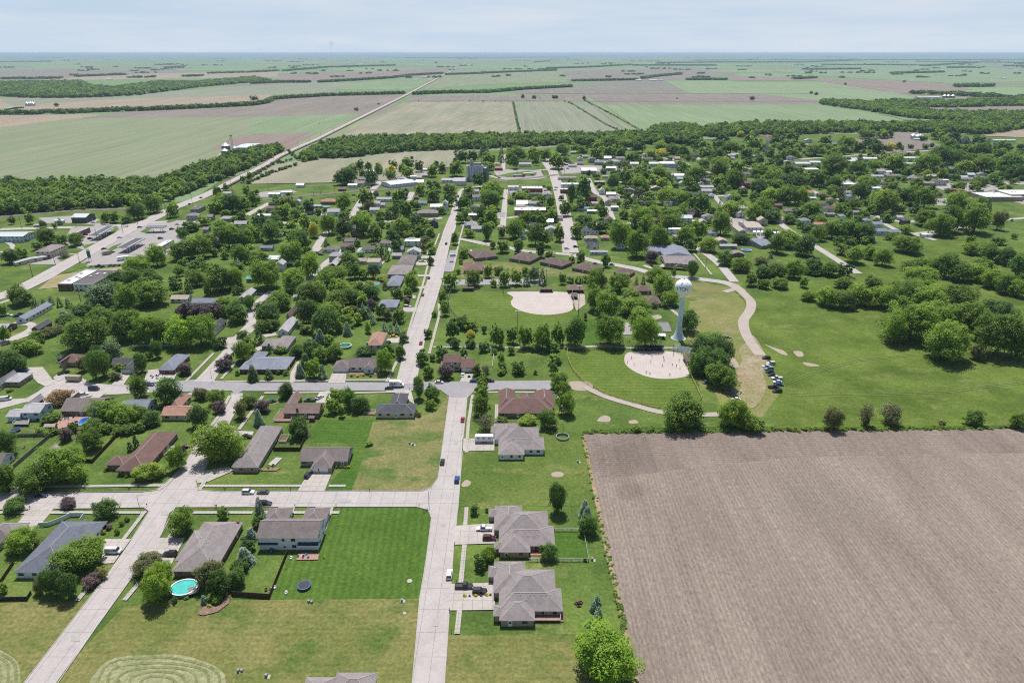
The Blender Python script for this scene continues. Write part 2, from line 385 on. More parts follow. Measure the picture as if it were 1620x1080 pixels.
# near plots
dryg=grass('dry_grass',S(118,130,80),S(144,142,98),S(92,120,58),.48)
dryg2=grass('mown_dry_grass',S(112,126,68),S(142,142,92),S(90,116,54),.50,stripe=(1.57,2.2,.15))
lawnm=grass('mown_lawn',S(76,112,44),S(92,124,52),None,.5,stripe=(0.06,2.6,.30))
lawn2=grass('lush_lawn',S(72,110,42),S(88,122,50),S(118,130,66),.6,stripe=(1.5,2.4,.15))
mead=grass('meadow',S(80,106,42),S(112,136,62),S(128,138,80),.54)
mead2=grass('trampled_meadow',S(118,134,74),S(144,146,96),S(160,148,118),.56)
ballg=grass('outfield_grass',S(92,120,50),S(110,134,62),S(132,138,80),.6,stripe=(1.57,3.4,.35))
soilm=rowcrop('plowed_soil',S(142,130,121),S(164,151,141),.015,1.5,.08,big=.015,c3=S(149,140,131),sk=.5,fine=True,dist=.5,spot=[(*g(974,736),12),(*g(998,775),7)])
sheet('field',[(921,686),(1240,681),(1620,678),(2500,672),(3400,1130),(1010,1130),(1008,1080),(985,985),(960,880),(940,780)],soilm,label='bare plowed field with faint rows')
sheet('field',[(921,686),(1240,681),(1620,678),(2500,672),(2700,712),(1620,716),(1260,722),(1090,740),(1000,752),(934,752)],rowcrop('headland_soil',S(136,124,116),S(158,145,136),1.585,1.5,.08,big=.02,sk=.5,fine=True,dist=.5,spot=[(*g(974,724),15)]),label='headland of the plowed field')
sheet('lawn',[(1000,676),(1240,674),(1620,671),(2450,664),(2500,672),(1620,678),(1240,681),(921,686),(921,682)],grass('verge_weeds',S(58,92,36),S(84,116,48),None))
sheet('meadow',[(1215,460),(1190,500),(1185,540),(1215,575),(1235,620),(1225,650),(1230,676),(1620,672),(2400,664),(1900,420),(1500,372),(1330,440)],mead)
sheet('meadow',[(1095,465),(1110,445),(1160,460),(1180,480),(1175,515),(1188,545),(1215,580),(1232,625),(1205,660),(1165,650),(1140,640),(1120,600),(1100,560),(1080,520)],mead2)
sheet('meadow',[(945,427),(1075,443),(1160,455),(1120,470),(1090,478),(1060,450),(940,436)],dryg)
sheet('lawn',[(728,412),(745,410),(800,415),(905,430),(1000,436),(1000,455),(930,436),(800,440),(725,440)],dryg)
sheet('lawn',[(590,667),(640,664),(690,652),(707,626),(712,628),(694,752),(684,768),(668,777),(556,777),(572,728)],dryg)
sheet('lawn',[(520,803),(660,802),(676,806),(681,820),(664,946),(350,948),(372,945),(428,945),(455,868),(502,860)],lawnm)
sheet('lawn',[(280,950),(664,946),(651,1100),(60,1100),(195,960)],dryg2)
sheet('lawn',[(-100,955),(140,950),(52,1060),(30,1100),(-150,1100)],dryg2)
sheet('lawn',[(708,1004),(930,1002),(1000,1100),(702,1100)],dryg2)
sheet('lawn',[(505,664),(590,664),(573,728),(556,777),(512,776),(552,730),(553,700),(490,700)],lawn2)
sheet('lawn',[(737,700),(900,690),(925,690),(945,800),(727,800)],grass('yard_grass',S(88,116,52),S(112,132,68),S(138,142,84),.55))
sheet('lawn',[(875,840),(925,840),(932,884),(880,884)],lawn2)
strip('field_edge',[(923,690),(942,783),(962,880),(987,985),(1010,1095)],1.5,grass('field_edge_soil',S(176,160,140),S(150,140,104),S(120,126,74),.55),z=.17,keep=False)
# ball field, upper
sheet('ball_field',[(722,462),(735,459),(806,461),(905,462),(916,500),(915,520),(760,522),(716,500),(712,478)],ballg)
infm=concrete('infield_dirt',S(222,210,205),None,False,g(858,478)); infm2=concrete('lower_infield_dirt',S(222,210,205),None,False,g(1050,577))
def blob(px,n=40):
    out=[]
    for i in range(len(px)):
        p0,p1,p2,p3=px[i-1],px[i],px[(i+1)%len(px)],px[(i+2)%len(px)]
        for k in range(4):
            s=k/4; out.append(tuple(.5*((2*p1[j])+(-p0[j]+p2[j])*s+(2*p0[j]-5*p1[j]+4*p2[j]-p3[j])*s*s+(-p0[j]+3*p1[j]-3*p2[j]+p3[j])*s**3) for j in (0,1)))
    return out
sheet('infield',blob([(803,462),(850,461),(890,462),(903,465),(906,480),(906,489),(892,495),(862,498),(832,494),(813,486),(808,478),(812,470)]),infm,label='pale dirt infield of the upper ball field')
# ball field, lower
sheet('ball_field',[(897,556),(1085,556),(1092,575),(1112,630),(1100,643),(1045,646),(1000,638),(955,624),(922,605),(902,584)],ballg)
sheet('infield',blob([(990,560),(1005,556),(1040,555),(1075,558),(1083,566),(1089,585),(1090,594),(1060,599),(1030,597),(1005,588),(989,575)]),infm2,label='pale dirt infield of the lower ball field')
sheet('ball_field',[(926,505),(946,505),(952,548),(925,549)],lawn2)
# bare patches
bare=concrete('bare_dirt',S(190,175,160),None,False)
for q in ([(1210,545),(1222,552),(1236,560),(1246,562),(1240,555),(1225,550)],[(1255,556),(1268,556),(1271,563),(1262,564)],[(1270,573),(1290,576),(1296,579),(1278,579)],
          [(730,766),(737,759),(745,762),(742,768),(733,770)],[(872,749),(882,746),(892,749),(888,754),(876,754)],[(945,664),(955,657),(965,660),(964,667),(948,667)],[(995,666),(1005,664),(1010,669),(997,670)],
          [(900,604),(930,604),(938,612),(928,618),(906,616)],[(1028,501),(1042,498),(1047,503),(1032,506)],[(1110,550),(1140,548),(1168,575),(1160,582),(1130,565)]):
    sheet('bare_patch',blob(q),bare)
# circular hay windrows bottom left
hay=grass('cut_hay',S(150,160,118),S(164,170,132),S(128,146,92),.5)
haydark=grass('hay_gap',S(128,140,96),S(140,146,102),None)
for cx_,cy_,rx0 in ((250,1082,108),(-40,1068,72)):
    def ringpt(f,n,ph=0):
        out=[]
        for i in range(n):
            a=i*2*math.pi/n; c_,s_=math.cos(a),math.sin(a); k=1/(abs(c_)**2.6+abs(s_)**2.6)**(1/2.6)*(1+.03*math.sin(3*a+f*9)+.02*math.sin(7*a+f*5))
            out.append((cx_+rx0*f*c_*k,cy_-46*f*s_*k))
        return out
    sheet('hay_rows',ringpt(1,40),hay)
    for f in (.9,.74,.58,.42,.26):
        q=ringpt(f,32); strip('hay_rows',q+[q[0]],.75,haydark,z=.185+f*.002,keep=False)
# ---- roads
conc=concrete('road_concrete',S(206,198,196),(4.6,9.1)); conc2=concrete('drive_concrete',S(208,200,194),(3.1,3.1),False)
asph=concrete('road_asphalt',S(176,173,177)); walk=concrete('sidewalk_concrete',S(204,198,190),(1.5,1.5),False); grav=concrete('gravel',S(198,186,176),None,False)
lotm=concrete('lot_concrete',S(186,180,178),(6,6)); bal=concrete('railway_ballast',S(138,126,122),None,False)
RZ=.20
def road(pts,m,name='road',dz=0):
    global RZ
    RZ+=.001; return sheet(name,pts,m,z=RZ+dz)
road([(651,1095),(664,946),(673.6,890),(682.5,820),(679,808),(660,802),(659,777),(668,777),(682,771),(693,756),(711,626),(740,622),(731.7,700),(724.7,805),(717.6,876),(703,1095)],conc)
road([(-60,806),(141,804),(229,803),(660,802),(660,777),(515,777),(350,778),(322,776),(250,776),(225,779),(123,780),(-60,783)],conc)
road([(225,802),(236,809),(207.6,855),(165,915),(27,1095),(78,1095),(148,999),(211,911),(253,851),(268,812),(280,802)],conc)
road([(232,779),(246,777),(278,751),(294,732),(308,707),(333,680),(352,655),(366,630),(366,622),(384,622),(384,632),(375,648),(362,672),(345,705),(325,742),(310,760),(312,771),(326,778)],conc)
road([(236,608),(314,600),(311,600),(400,606),(626,605),(628,600),(661,598),(670,604.6),(780,603),(872,602),(872,616),(788,616),(750,619),(740,629),(713,629),(697,617),(626,618),(385,618),(372,624),(366,618),(236,621)],asph)
road([(308,603),(348,561),(372,531),(388,514),(390,500),(403,495),(406,510),(403,522),(380,541),(364,563),(338,604)],conc)
strip('road',[(397,503),(400,488),(412,475),(432,460)],6,conc,z=.2015)
road([(236,609),(178,609),(144,606),(128,597),(108,592),(92,594),(79,606),(60,620),(42,630),(0,633),(-60,645),(-60,660),(0,647),(42,636),(70,641),(95,640),(118,632),(147,626),(236,621)],conc)
road([(626,606),(643,543),(661,486),(675,447),(687,408),(697,380),(702,364),(712,340),(719,318),(724,304),(732,299),(724,331),(721,361),(713,380),(704.7,420),(698.6,447),(683,500),(673,535),(660,600),(660,607)],conc)
strip('road',[(728,301),(745,297),(770,294)],8,conc,z=.2015)
road([(704,421),(712,396),(724,396),(716,430),(702,430)],asph,'parking_lot')
# highway
HW=[(-200,540),(-60,488),(20,463),(60,444),(110,416),(160,388),(200,366),(240,347),(275,329),(310,316),(345,300),(380,282),(420,262),(440,249),(470,235),(500,222),(560,192),(600,172),(650,147),(700,120),(728,105),(746,95),(754,91)]
strip('highway',HW[:11],15,conc,z=.40); strip('highway',HW[10:],10,conc,z=1.9,far=True)
for k in (-1,1): strip('shoulder',[(x+k*1,y) for x,y in HW[10:]],14,paint('road_verge_soil',S(150,122,108),.9),z=1.75,far=True)
strip('road_marking',HW[:9],.25,paint('yellow_line',S(190,160,80),.8),z=.41,keep=False)
# other streets
def curve(px,n=5):
    if len(px)<3: return px
    q=[px[0]]+list(px)+[px[-1]]; out=[]
    for i in range(1,len(q)-2):
        for k in range(n):
            s=k/n; out.append(tuple(.5*((2*q[i][j])+(-q[i-1][j]+q[i+1][j])*s+(2*q[i-1][j]-5*q[i][j]+4*q[i+1][j]-q[i+2][j])*s*s+(-q[i-1][j]+3*q[i][j]-3*q[i+1][j]+q[i+2][j])*s**3) for j in(0,1)))
    return out+[px[-1]]
for pts,wd,m in [
 ([(726,378),(760,384),(795,390),(830,397),(880,401),(905,403)],7,conc),([(905,403),(940,413),(1000,424),(1040,434),(1100,441),(1150,448),(1172,460)],8,conc),
 ([(1160,450),(1178,466),(1188,478),(1186,492),(1176,508),(1180,528),(1190,545),(1203,562)],6.5,grav),([(1146,462),(1168,456)],5,grav),
 ([(700,447),(790,446),(860,447)],14,asph),([(801,300),(797,340),(795,372)],6,conc),([(870,250),(876,275),(884,300),(893,340),(903,400)],14,conc),
 ([(719,345),(760,344),(800,345),(825,342),(860,340),(900,338)],7,conc),([(600,350),(640,350),(700,345)],7,conc),
 ([(1106,394),(1122,405),(1140,420),(1162,446)],7,conc),([(1060,366),(1085,382),(1106,395)],7,conc),([(930,282),(942,305),(958,315),(966,340),(974,358)],7,conc),
 ([(948,308),(980,311),(1040,311),(1100,313),(1160,308)],7,conc),([(900,352),(960,356),(1040,350),(1100,349),(1160,347),(1240,350)],7,conc),
 ([(1230,350),(1245,362),(1290,390),(1330,415),(1358,433)],7,conc),([(1355,335),(1385,342),(1420,350),(1450,350)],8,conc),([(1385,345),(1420,365),(1450,372),(1480,380)],6,conc),
 ([(1120,300),(1140,322),(1165,355),(1200,362)],6,conc),([(1280,300),(1302,310)],8,conc),
 ([(545,395),(500,430),(468,470)],7,conc),([(497,398),(515,370),(545,350)],7,conc),([(555,345),(572,318),(590,300),(608,280)],8,conc),
 ([(500,352),(470,354),(440,352),(400,348)],7,conc),([(388,342),(410,330),(430,320)],8,conc),([(646,318),(652,304)],7,conc),([(872,271),(860,255)],9,conc),
 ([(796,276),(797,245)],6,conc),([(796,276),(830,272),(850,270),(868,268)],7,conc),([(775,278),(800,284),(850,283),(866,278)],6,conc),
 ([(905,270),(892,252),(886,240)],6,conc),([(1150,268),(1240,255),(1350,246),(1480,238)],8,conc),([(1048,250),(1075,255),(1090,262)],8,conc),
 ([(0,363),(70,361),(140,359),(205,356),(250,352)],9,conc),([(0,399),(14,397),(20,390),(12,384),(0,383)],4,conc),([(240,352),(290,350),(320,352)],8,conc),
 ([(1400,365),(1440,370),(1510,362),(1600,347),(1700,340)],6,conc),
 ([(1062,410),(1040,425),(1018,420)],4,conc),([(925,612),(960,628),(1000,640),(1045,652),(1100,656),(1150,655)],4,grav),([(0,480),(30,470)],3,conc),
 ([(-20,545),(20,535),(50,520),(45,512),(20,512)],5,conc2),
 ([(898,549),(925,549),(960,547),(1000,551),(1090,550)],2.4,walk),([(1012,505),(1022,520),(1040,540)],4,walk),([(1050,480),(1080,505),(1102,528)],2.5,walk),
 ([(685,549),(760,549),(800,550),(898,549)],1.8,walk)]:
    RZ+=.001; pts=curve(pts); strip('road' if m in(conc,asph,grav) else 'path',pts,wd,m,z=RZ,far=pts[0][1]<330)
# railway
RL=[(-60,347),(0,343),(110,334),(205,330),(260,326)]; strip('railway',RL,9,bal,z=.198); 
strip('railway',[(395,318),(470,311),(560,303),(650,297),(720,292),(790,287),(850,281),(880,277),(950,272),(1050,268),(1200,262),(1300,254),(1420,244),(1480,240)],9,bal,z=.3,far=True)
for o_ in (-.75,.75):
    strip('rail',[(x,y+o_*.35) for x,y in [(0,343),(110,334),(205,330),(260,326)]],.2,M['metal'],z=.36,keep=False)
# parking areas and yards
for pts,m in [
 ([(120,424),(150,400),(185,372),(215,356),(290,349),(300,380),(262,405),(205,417),(150,420)],lotm),([(100,385),(118,350),(165,356),(205,360),(170,390),(140,398)],lotm),
 ([(18,418),(48,410),(98,400),(125,402),(100,413),(92,419)],lotm),([(60,345),(115,342),(195,352),(150,358),(80,358)],lotm),([(85,437),(140,428),(195,422),(190,430),(150,450),(120,452),(60,458)],grass('worn_lot',S(150,148,100),S(182,172,150),None)),
 ([(1463,291),(1540,290),(1600,296),(1560,303),(1500,304)],lotm),([(1478,315),(1497,314),(1502,326),(1480,325)],asph),([(1556,305),(1640,330),(1660,322),(1580,300)],lotm),([(1585,288),(1640,288),(1640,293),(1592,292)],lotm),
 ([(780,270),(800,268),(855,270),(862,282),(800,285),(785,278)],lotm),([(880,262),(930,262),(980,264),(978,272),(890,276)],lotm),([(805,300),(870,298),(872,312),(808,310)],lotm),
 ([(740,336),(800,336),(798,344),(742,346)],asph),([(1190,366),(1240,366),(1245,374),(1200,378)],lotm),([(1158,345),(1190,345),(1210,362),(1178,368)],lotm),([(1335,285),(1400,288),(1392,298),(1340,296)],lotm),
 ([(205,300),(240,300),(236,306),(210,306)],lotm),([(405,305),(460,300),(470,304),(440,312),(410,312)],lotm),([(925,262),(1000,266),(1000,272),(930,272)],lotm),
 ([(312,300),(300,300),(302,301)],lotm),([(345,244),(372,240),(372,250),(350,252)],grav),([(1040,510),(1057,510),(1063,525),(1044,525)],concrete('basketball_court',S(150,150,155),None,False)),
 ([(900,466),(912,462),(925,466),(926,482),(912,492),(907,480)],grav),([(985,530),(990,510),(1003,512),(1000,530)],lotm)]:
    road(pts,m,'parking_lot')
# grass islands and verges among the paved lots
for q in [[(158,381),(170,371),(181,361),(176,358),(186,358),(188,363),(174,376),(164,382)],[(131,389),(148,385),(162,386),(150,394),(136,398)],[(100,431),(116,421),(140,414),(137,421),(108,432)],[(158,403),(178,390),(194,384),(187,392),(166,403)],[(222,367),(231,362),(241,361),(232,370)],
          [(150,353),(205,354),(240,344),(268,332),(262,329),(236,336),(196,340),(165,343)],[(62,354),(115,353),(150,356),(148,358),(62,359)],[(262,352),(276,344),(296,341),(300,346),(280,349),(268,353)],[(92,413),(104,404),(124,402),(128,405),(104,414)],[(784,279),(806,274),(836,271),(850,274),(845,279),(808,281)]]:
    road(q,FG,'lawn',dz=.03)
road(blob([(1190,530),(1204,548),(1214,572),(1207,590),(1212,612),(1199,640),(1172,650),(1158,636),(1172,612),(1163,592),(1174,570),(1168,555),(1179,543)]),grass('worn_dirt_track',S(160,152,124),S(142,146,98),S(184,172,152),.5),'worn_verge',dz=-.12)
for x,y,w_,h_ in ((690,985,9,12),(702,830,7,5),(120,1010,14,9),(262,812,12,6),(545,792,22,5),(400,798,9,3),(690,650,0,0),(722,700,7,8),(655,470,6,6),(678,400,4,6),(180,795,26,4)):
    if w_: road([(x-w_/2,y-h_/2),(x+w_/2,y-h_/2+1),(x+w_/2-1,y+h_/2),(x-w_/2-1,y+h_/2-.5)],paint('road_patch_concrete',S(190,184,182),.9),'road_patch')
# driveways
for q in [
 [(50,802),(86,804),(58,840),(20,838),(38,815)],[(166,853),(208,853),(180,891),(160,892)],[(252,851),(293,851),(272,892),(238,893),(218,893)],
 [(441,803),(467,803),(456,830),(430,830)],[(500,803),(528,803),(512,850),(488,822)],[(494,738),(530,737),(514,777),(471,777)],[(309,747),(362,739),(372,744),(330,762),(312,765)],
 [(308,706),(282,704),(272,716),(258,722),(262,706)],[(362,681),(402,683),(398,692),(366,695)],[(505,620),(525,618),(522,638),(500,638)],[(645,617),(650,617),(656,640),(626,622),(606,618)],
 [(526,590),(549,590),(546,606),(519,606)],[(460,590),(470,572),(474,572),(466,605),(458,606)],[(733,592),(748,592),(746,605),(727,605)],[(790,616),(812,616),(812,640),(790,640)],[(849,616),(868,616),(872,640),(850,640)],
 [(733,694),(782,694),(782,713),(732,714)],[(719,832),(782,828),(782,860),(718,862)],[(712,924),(780,922),(784,965),(709,966)],
 [(37,582),(68,581),(88,607),(72,612),(60,606)],[(84,598),(94,590),(105,588),(100,600),(92,604)],[(193,590),(208,591),(195,610),(176,610)],[(150,625),(168,622),(152,634),(135,634)],[(252,590),(280,590),(275,602),(262,598)],
 [(233,586),(252,584),(256,604),(238,606),(228,604)],[(290,626),(305,620),(302,630),(292,632)],[(348,536),(372,533),(366,545),(345,545)],[(415,530),(436,527),(438,531),(420,534)],[(404,552),(415,545),(416,552),(408,556)],
 [(604,540),(625,533),(652,535),(650,543),(600,543)],[(637,487),(660,487),(658,494),(640,494)],[(659,455),(676,452),(676,456),(664,458)],[(660,435),(680,435),(680,438),(662,438)],[(660,405),(688,405),(688,409),(662,409)],[(648,416),(680,412),(676,420),(660,420)],
 [(0,540),(40,525),(48,516),(28,514),(56,514),(50,530),(0,548)]]:
    road(q,conc2,'driveway')
# sidewalks
for pts in [
 [(-40,811),(228,811),(232,809)],[(306,811),(400,811)],[(412,811),(537,811)],[(228,811),(196,853)],[(122,951),(160,905)],[(268,851),(284,828)],[(197,950),(222,920)],
 [(-40,772),(95,770),(262,768),(250,776)],[(262,768),(286,744)],[(306,704),(330,680),(345,660),(364,626)],[(315,776),(330,752)],[(320,769),(490,769)],[(520,769),(547,769)],
 [(293,605),(338,559)],[(350,600),(376,571)],[(356,604),(630,601)],[(418,622),(505,621)],[(560,622),(642,620)],[(378,680),(416,627)],
 [(612,604),(640,548),(655,495),(670,447),(680,408),(695,370)],[(679,560),(695,499),(694,480)],[(748,625),(741,668),(738,716)],[(738,803),(736,832)],[(735,862),(729,923)],[(727,966),(723,1003)],
 [(750,621),(788,621)],[(812,621),(848,621)],[(871,621),(886,621)],[(786,640),(784,690)],[(880,618),(892,650)],[(716,430),(727,380),(735,350)],
 [(722,378),(765,388),(790,393)],[(905,410),(890,388)],[(1126,435),(1095,398)],[(748,411),(745,395)]]:
    RZ+=.0005; strip('sidewalk',pts,1.6,walk,z=RZ+.003,keep=False)
# two-track paths in the meadow
for pts in ([(1245,606),(1300,585),(1360,570),(1450,561)],[(1250,624),(1330,626),(1400,624),(1500,620),(1560,612),(1625,605)]):
    for s in (-.9,.9):
        P=[g(*p) for p in pts]; strip('wheel_track',[(x,y+s) for x,y in P],.34,paint('pale_track',S(132,150,86),.95),px=False,z=.192+s*.002,keep=False)

# kerbs: real steps along the near street edges
def kerb(pts):
    P=[g(*p) for p in pts]; mb=MB()
    for i in range(len(P)-1):
        (x0,y0),(x1,y1)=P[i],P[i+1]; mb.box((x0+x1)/2,(y0+y1)/2,.12,math.hypot(x1-x0,y1-y0),.22,.24,ang=math.atan2(y1-y0,x1-x0))
    tag(mb.build('kerb',M['conc']),kind='structure')
for q in ([(651,1095),(664,946),(673.6,890),(682.5,820),(678,807),(659,802),(529,802)],[(703,1095),(708,967)],[(713,922),(718,863)],[(719,831),(724.7,805),(731.7,714)],[(733,693),(740,622)],[(711,626),(693,756),(682,771),(668,777),(515,777)],[(469,777),(350,778),(322,776),(309,770),(309,762),(322,747)],
          [(499,802),(468,802)],[(440,802),(300,802),(278,802),(253,850)],[(211,911),(148,999),(82,1095)],[(27,1095),(158,925)],[(208,854),(236,809),(229,803),(88,805)],[(48,806),(-60,807)],[(-60,782),(123,779),(225,778),(246,776),(278,750),(294,731),(308,707)],[(333,679),(352,654),(366,630)],[(362,672),(375,648),(384,630)],
          [(385,619),(505,619)],[(526,618),(604,618)],[(651,618),(697,617)],[(400,606),(458,605)],[(467,605),(518,604)],[(547,605),(626,604)],[(750,619),(788,617)],[(813,617),(848,617)],[(628,600),(643,543),(661,486),(675,447),(687,408)],[(660,598),(673,535),(683,500),(698.6,447)]):
    kerb(q)
# ---------------------------------------------------------------- trees
def leafmesh(name, shape, nc, lp, leaf, seed, cs=.34):
    """crown of leaf clumps in a unit tree (radius 1, height 1)"""
    r=np.random.RandomState(seed); cen=[]; rr=[]; p1,p2,p3=r.uniform(0,6.28,3)
    lob=lambda a_,z_:1+.20*math.sin(2*a_+p1)+.13*math.sin(3*a_+p2+z_*2)
    z0={'b':.07,'o':.06,'c':.03,'t':.02,'r':.0,'g':.12,'w':.05}[shape]
    for i in range(nc):
        u=(i+.5)/nc
        if shape in('b','r','g','w'):
            zz=1-1.86*u if shape!='r' else 1-1.5*u
            a=i*2.39996+r.uniform(-.4,.4); q=math.sqrt(max(0,1-zz*zz))
            k=r.uniform(.45,.95)
            k*=lob(a,zz)
            if shape=='g': k=r.uniform(.4,.95)
            x,y,z=q*math.cos(a)*k,q*math.sin(a)*k,zz*k*1.0
            if shape=='w': x*=1.12; y*=1.12
            cen.append((x,y,z0+(1-z0)*(.5+z*.56) if shape!='r' else .45+z*.52)); rr.append(cs*r.choice([.6,.8,1.0,1.25]))
        elif shape=='o':
            h=u**.85; wd=math.sin(math.pi*(.12+.86*(1-h)**.8))**.75*.72 if h<.98 else .1
            a=i*2.39996+r.uniform(-.4,.4); k=r.uniform(.6,1)
            cen.append((math.cos(a)*wd*k,math.sin(a)*wd*k,z0+.06+(1-z0-.14)*h)); rr.append(cs*r.uniform(.7,1.1))
        elif shape=='t':
            h=u; wd=.55*(1-h**3)+.08; a=i*2.39996
            cen.append((math.cos(a)*wd,math.sin(a)*wd,.05+.9*h)); rr.append(.38)
        elif shape=='c':
            h=1-math.sqrt(1-u*.985); wd=(1-h)**.85*.80; a=i*2.39996+r.uniform(-.5,.5)
            cen.append((math.cos(a)*wd*r.uniform(.72,1.08),math.sin(a)*wd*r.uniform(.72,1.08),z0+(1-z0)*h*.95)); rr.append(.07+.22*(1-h))
    cen=np.array(cen); rr=np.array(rr); n=nc*lp
    ci=np.repeat(np.arange(nc),lp)
    d=r.normal(size=(n,3)); d/=np.linalg.norm(d,axis=1)[:,None]
    if shape!='g': d[:,2]=np.where(d[:,2]<-.6,-d[:,2],d[:,2])
    rad_=rr[ci]*r.uniform(.62,1.08,size=n)
    zs={'b':.55,'o':.42,'c':.34,'t':.16,'r':.8,'g':.5,'w':.5}[shape]
    P=cen[ci]+d*rad_[:,None]*np.array([1,1,zs])
    if shape=='c': P[:,2]-=.10*rad_
    P[:,:2]/=np.percentile(np.hypot(P[:,0],P[:,1]),96.5 if shape!='c' else 98); P[:,2]*=1/np.percentile(P[:,2],99.3); P[:,2]=np.clip(P[:,2],.01,1.1)
    nrm=d*.8+r.normal(size=(n,3))*.5+np.array([0,0,.85]); nrm/=np.linalg.norm(nrm,axis=1)[:,None]
    t1=np.cross(nrm,r.normal(size=(n,3))); t1/=np.linalg.norm(t1,axis=1)[:,None]; t2=np.cross(nrm,t1)
    s=leaf*r.uniform(.6,1.3,size=n)[:,None]; zf=np.array([1,1,.55 if shape!='c' else .3])
    V=np.stack([P-t1*s*zf,P-t2*s*.75*zf,P+t1*s*zf,P+t2*s*.75*zf],axis=1).reshape(-1,3)
    me=bpy.data.meshes.new(name); me.vertices.add(4*n); me.vertices.foreach_set('co',V.ravel())
    me.loops.add(4*n); me.loops.foreach_set('vertex_index',np.arange(4*n)); me.polygons.add(n)
    me.polygons.foreach_set('loop_start',np.arange(0,4*n,4)); 
    at=me.attributes.new('tint','FLOAT','FACE'); ct=r.uniform(0,1,size=nc); at.data.foreach_set('value',np.clip(ct[ci]*.6+r.uniform(0,.4,size=n),0,1))
    me.update(calc_edges=True); me.materials.append(LEAF['b']); return me
def trunkmesh(seed, limbs=6, top=.72):
    r=random.Random(seed); mb=MB()
    mb.tube([(0,0,0),(.01,.01,.12),(r.uniform(-.04,.04),r.uniform(-.04,.04),.36),(0,0,top)],[.085,.06,.045,.012],7)
    for i in range(limbs):
        a=i*2.4+r.uniform(-.3,.3); z=.2+.36*i/max(1,limbs); l=r.uniform(.45,.7)
        mb.tube([(0,0,z),(math.cos(a)*l*.5,math.sin(a)*l*.5,z+.1),(math.cos(a)*l,math.sin(a)*l,z+.22)],[.035,.022,.008],5)
    return mb.mesh('trunk',bark,True)
XH={}; HI={}; LO={}; TR=[trunkmesh(i) for i in range(3)]; TRC=trunkmesh(9,0,.9)
for sh,nv,nc,lp,lf in (('b',8,66,112,.052),('o',2,80,70,.055),('c',3,160,36,.05),('t',1,50,40,.11),('r',2,34,60,.09),('g',3,80,34,.05),('w',1,80,74,.065)):
    HI[sh]=[leafmesh('crown_'+sh,sh,nc,lp,lf,100+i*7+ord(sh)) for i in range(nv)]
XH['b']=[leafmesh('big_crown_b','b',150,110,.036,700+i,.27) for i in range(5)]; XH['w']=[leafmesh('big_crown_w','w',170,110,.034,720,.26)]
for sh,nv,nc,lp,lf in (('b',8,28,34,.14),('o',2,28,24,.16),('c',2,44,14,.13),('t',1,20,16,.22),('r',2,16,24,.19),('g',2,36,15,.10),('w',1,34,26,.15)):
    LO[sh]=[leafmesh('small_crown_'+sh,sh,nc,lp,lf,300+i*7+ord(sh),.38) for i in range(nv)]
KIND={'b':('b','b','green broadleaf tree','broadleaf_tree','tree'),'d':('b','d','dark green broadleaf tree','broadleaf_tree','tree'),'l':('b','l','pale yellow-green tree','broadleaf_tree','tree'),
 'B':('b','B','bright green maple tree','broadleaf_tree','tree'),'D':('w','d','huge dark green tree','broadleaf_tree','tree'),'o':('o','d','upright oval green tree','oval_tree','tree'),
 'p':('b','p','purple-leaved tree','purple_tree','tree'),'q':('b','q','olive-green bushy tree','olive_tree','tree'),'g':('g','g','sparse grey-brown tree','sparse_tree','tree'),
 'y':('b','y','golden yellow tree','yellow_tree','tree'),'c':('c','c','dark conifer','conifer_tree','conifer'),'s':('c','s','blue-green spruce','spruce_tree','spruce'),
 't':('t','c','narrow columnar evergreen','columnar_evergreen','evergreen'),'r':('r','b','rounded green shrub','shrub','shrub'),'R':('b','r','reddish-brown flowering tree','flowering_tree','tree'),'f':('b','f','grey-green pine','pine_tree','pine')}
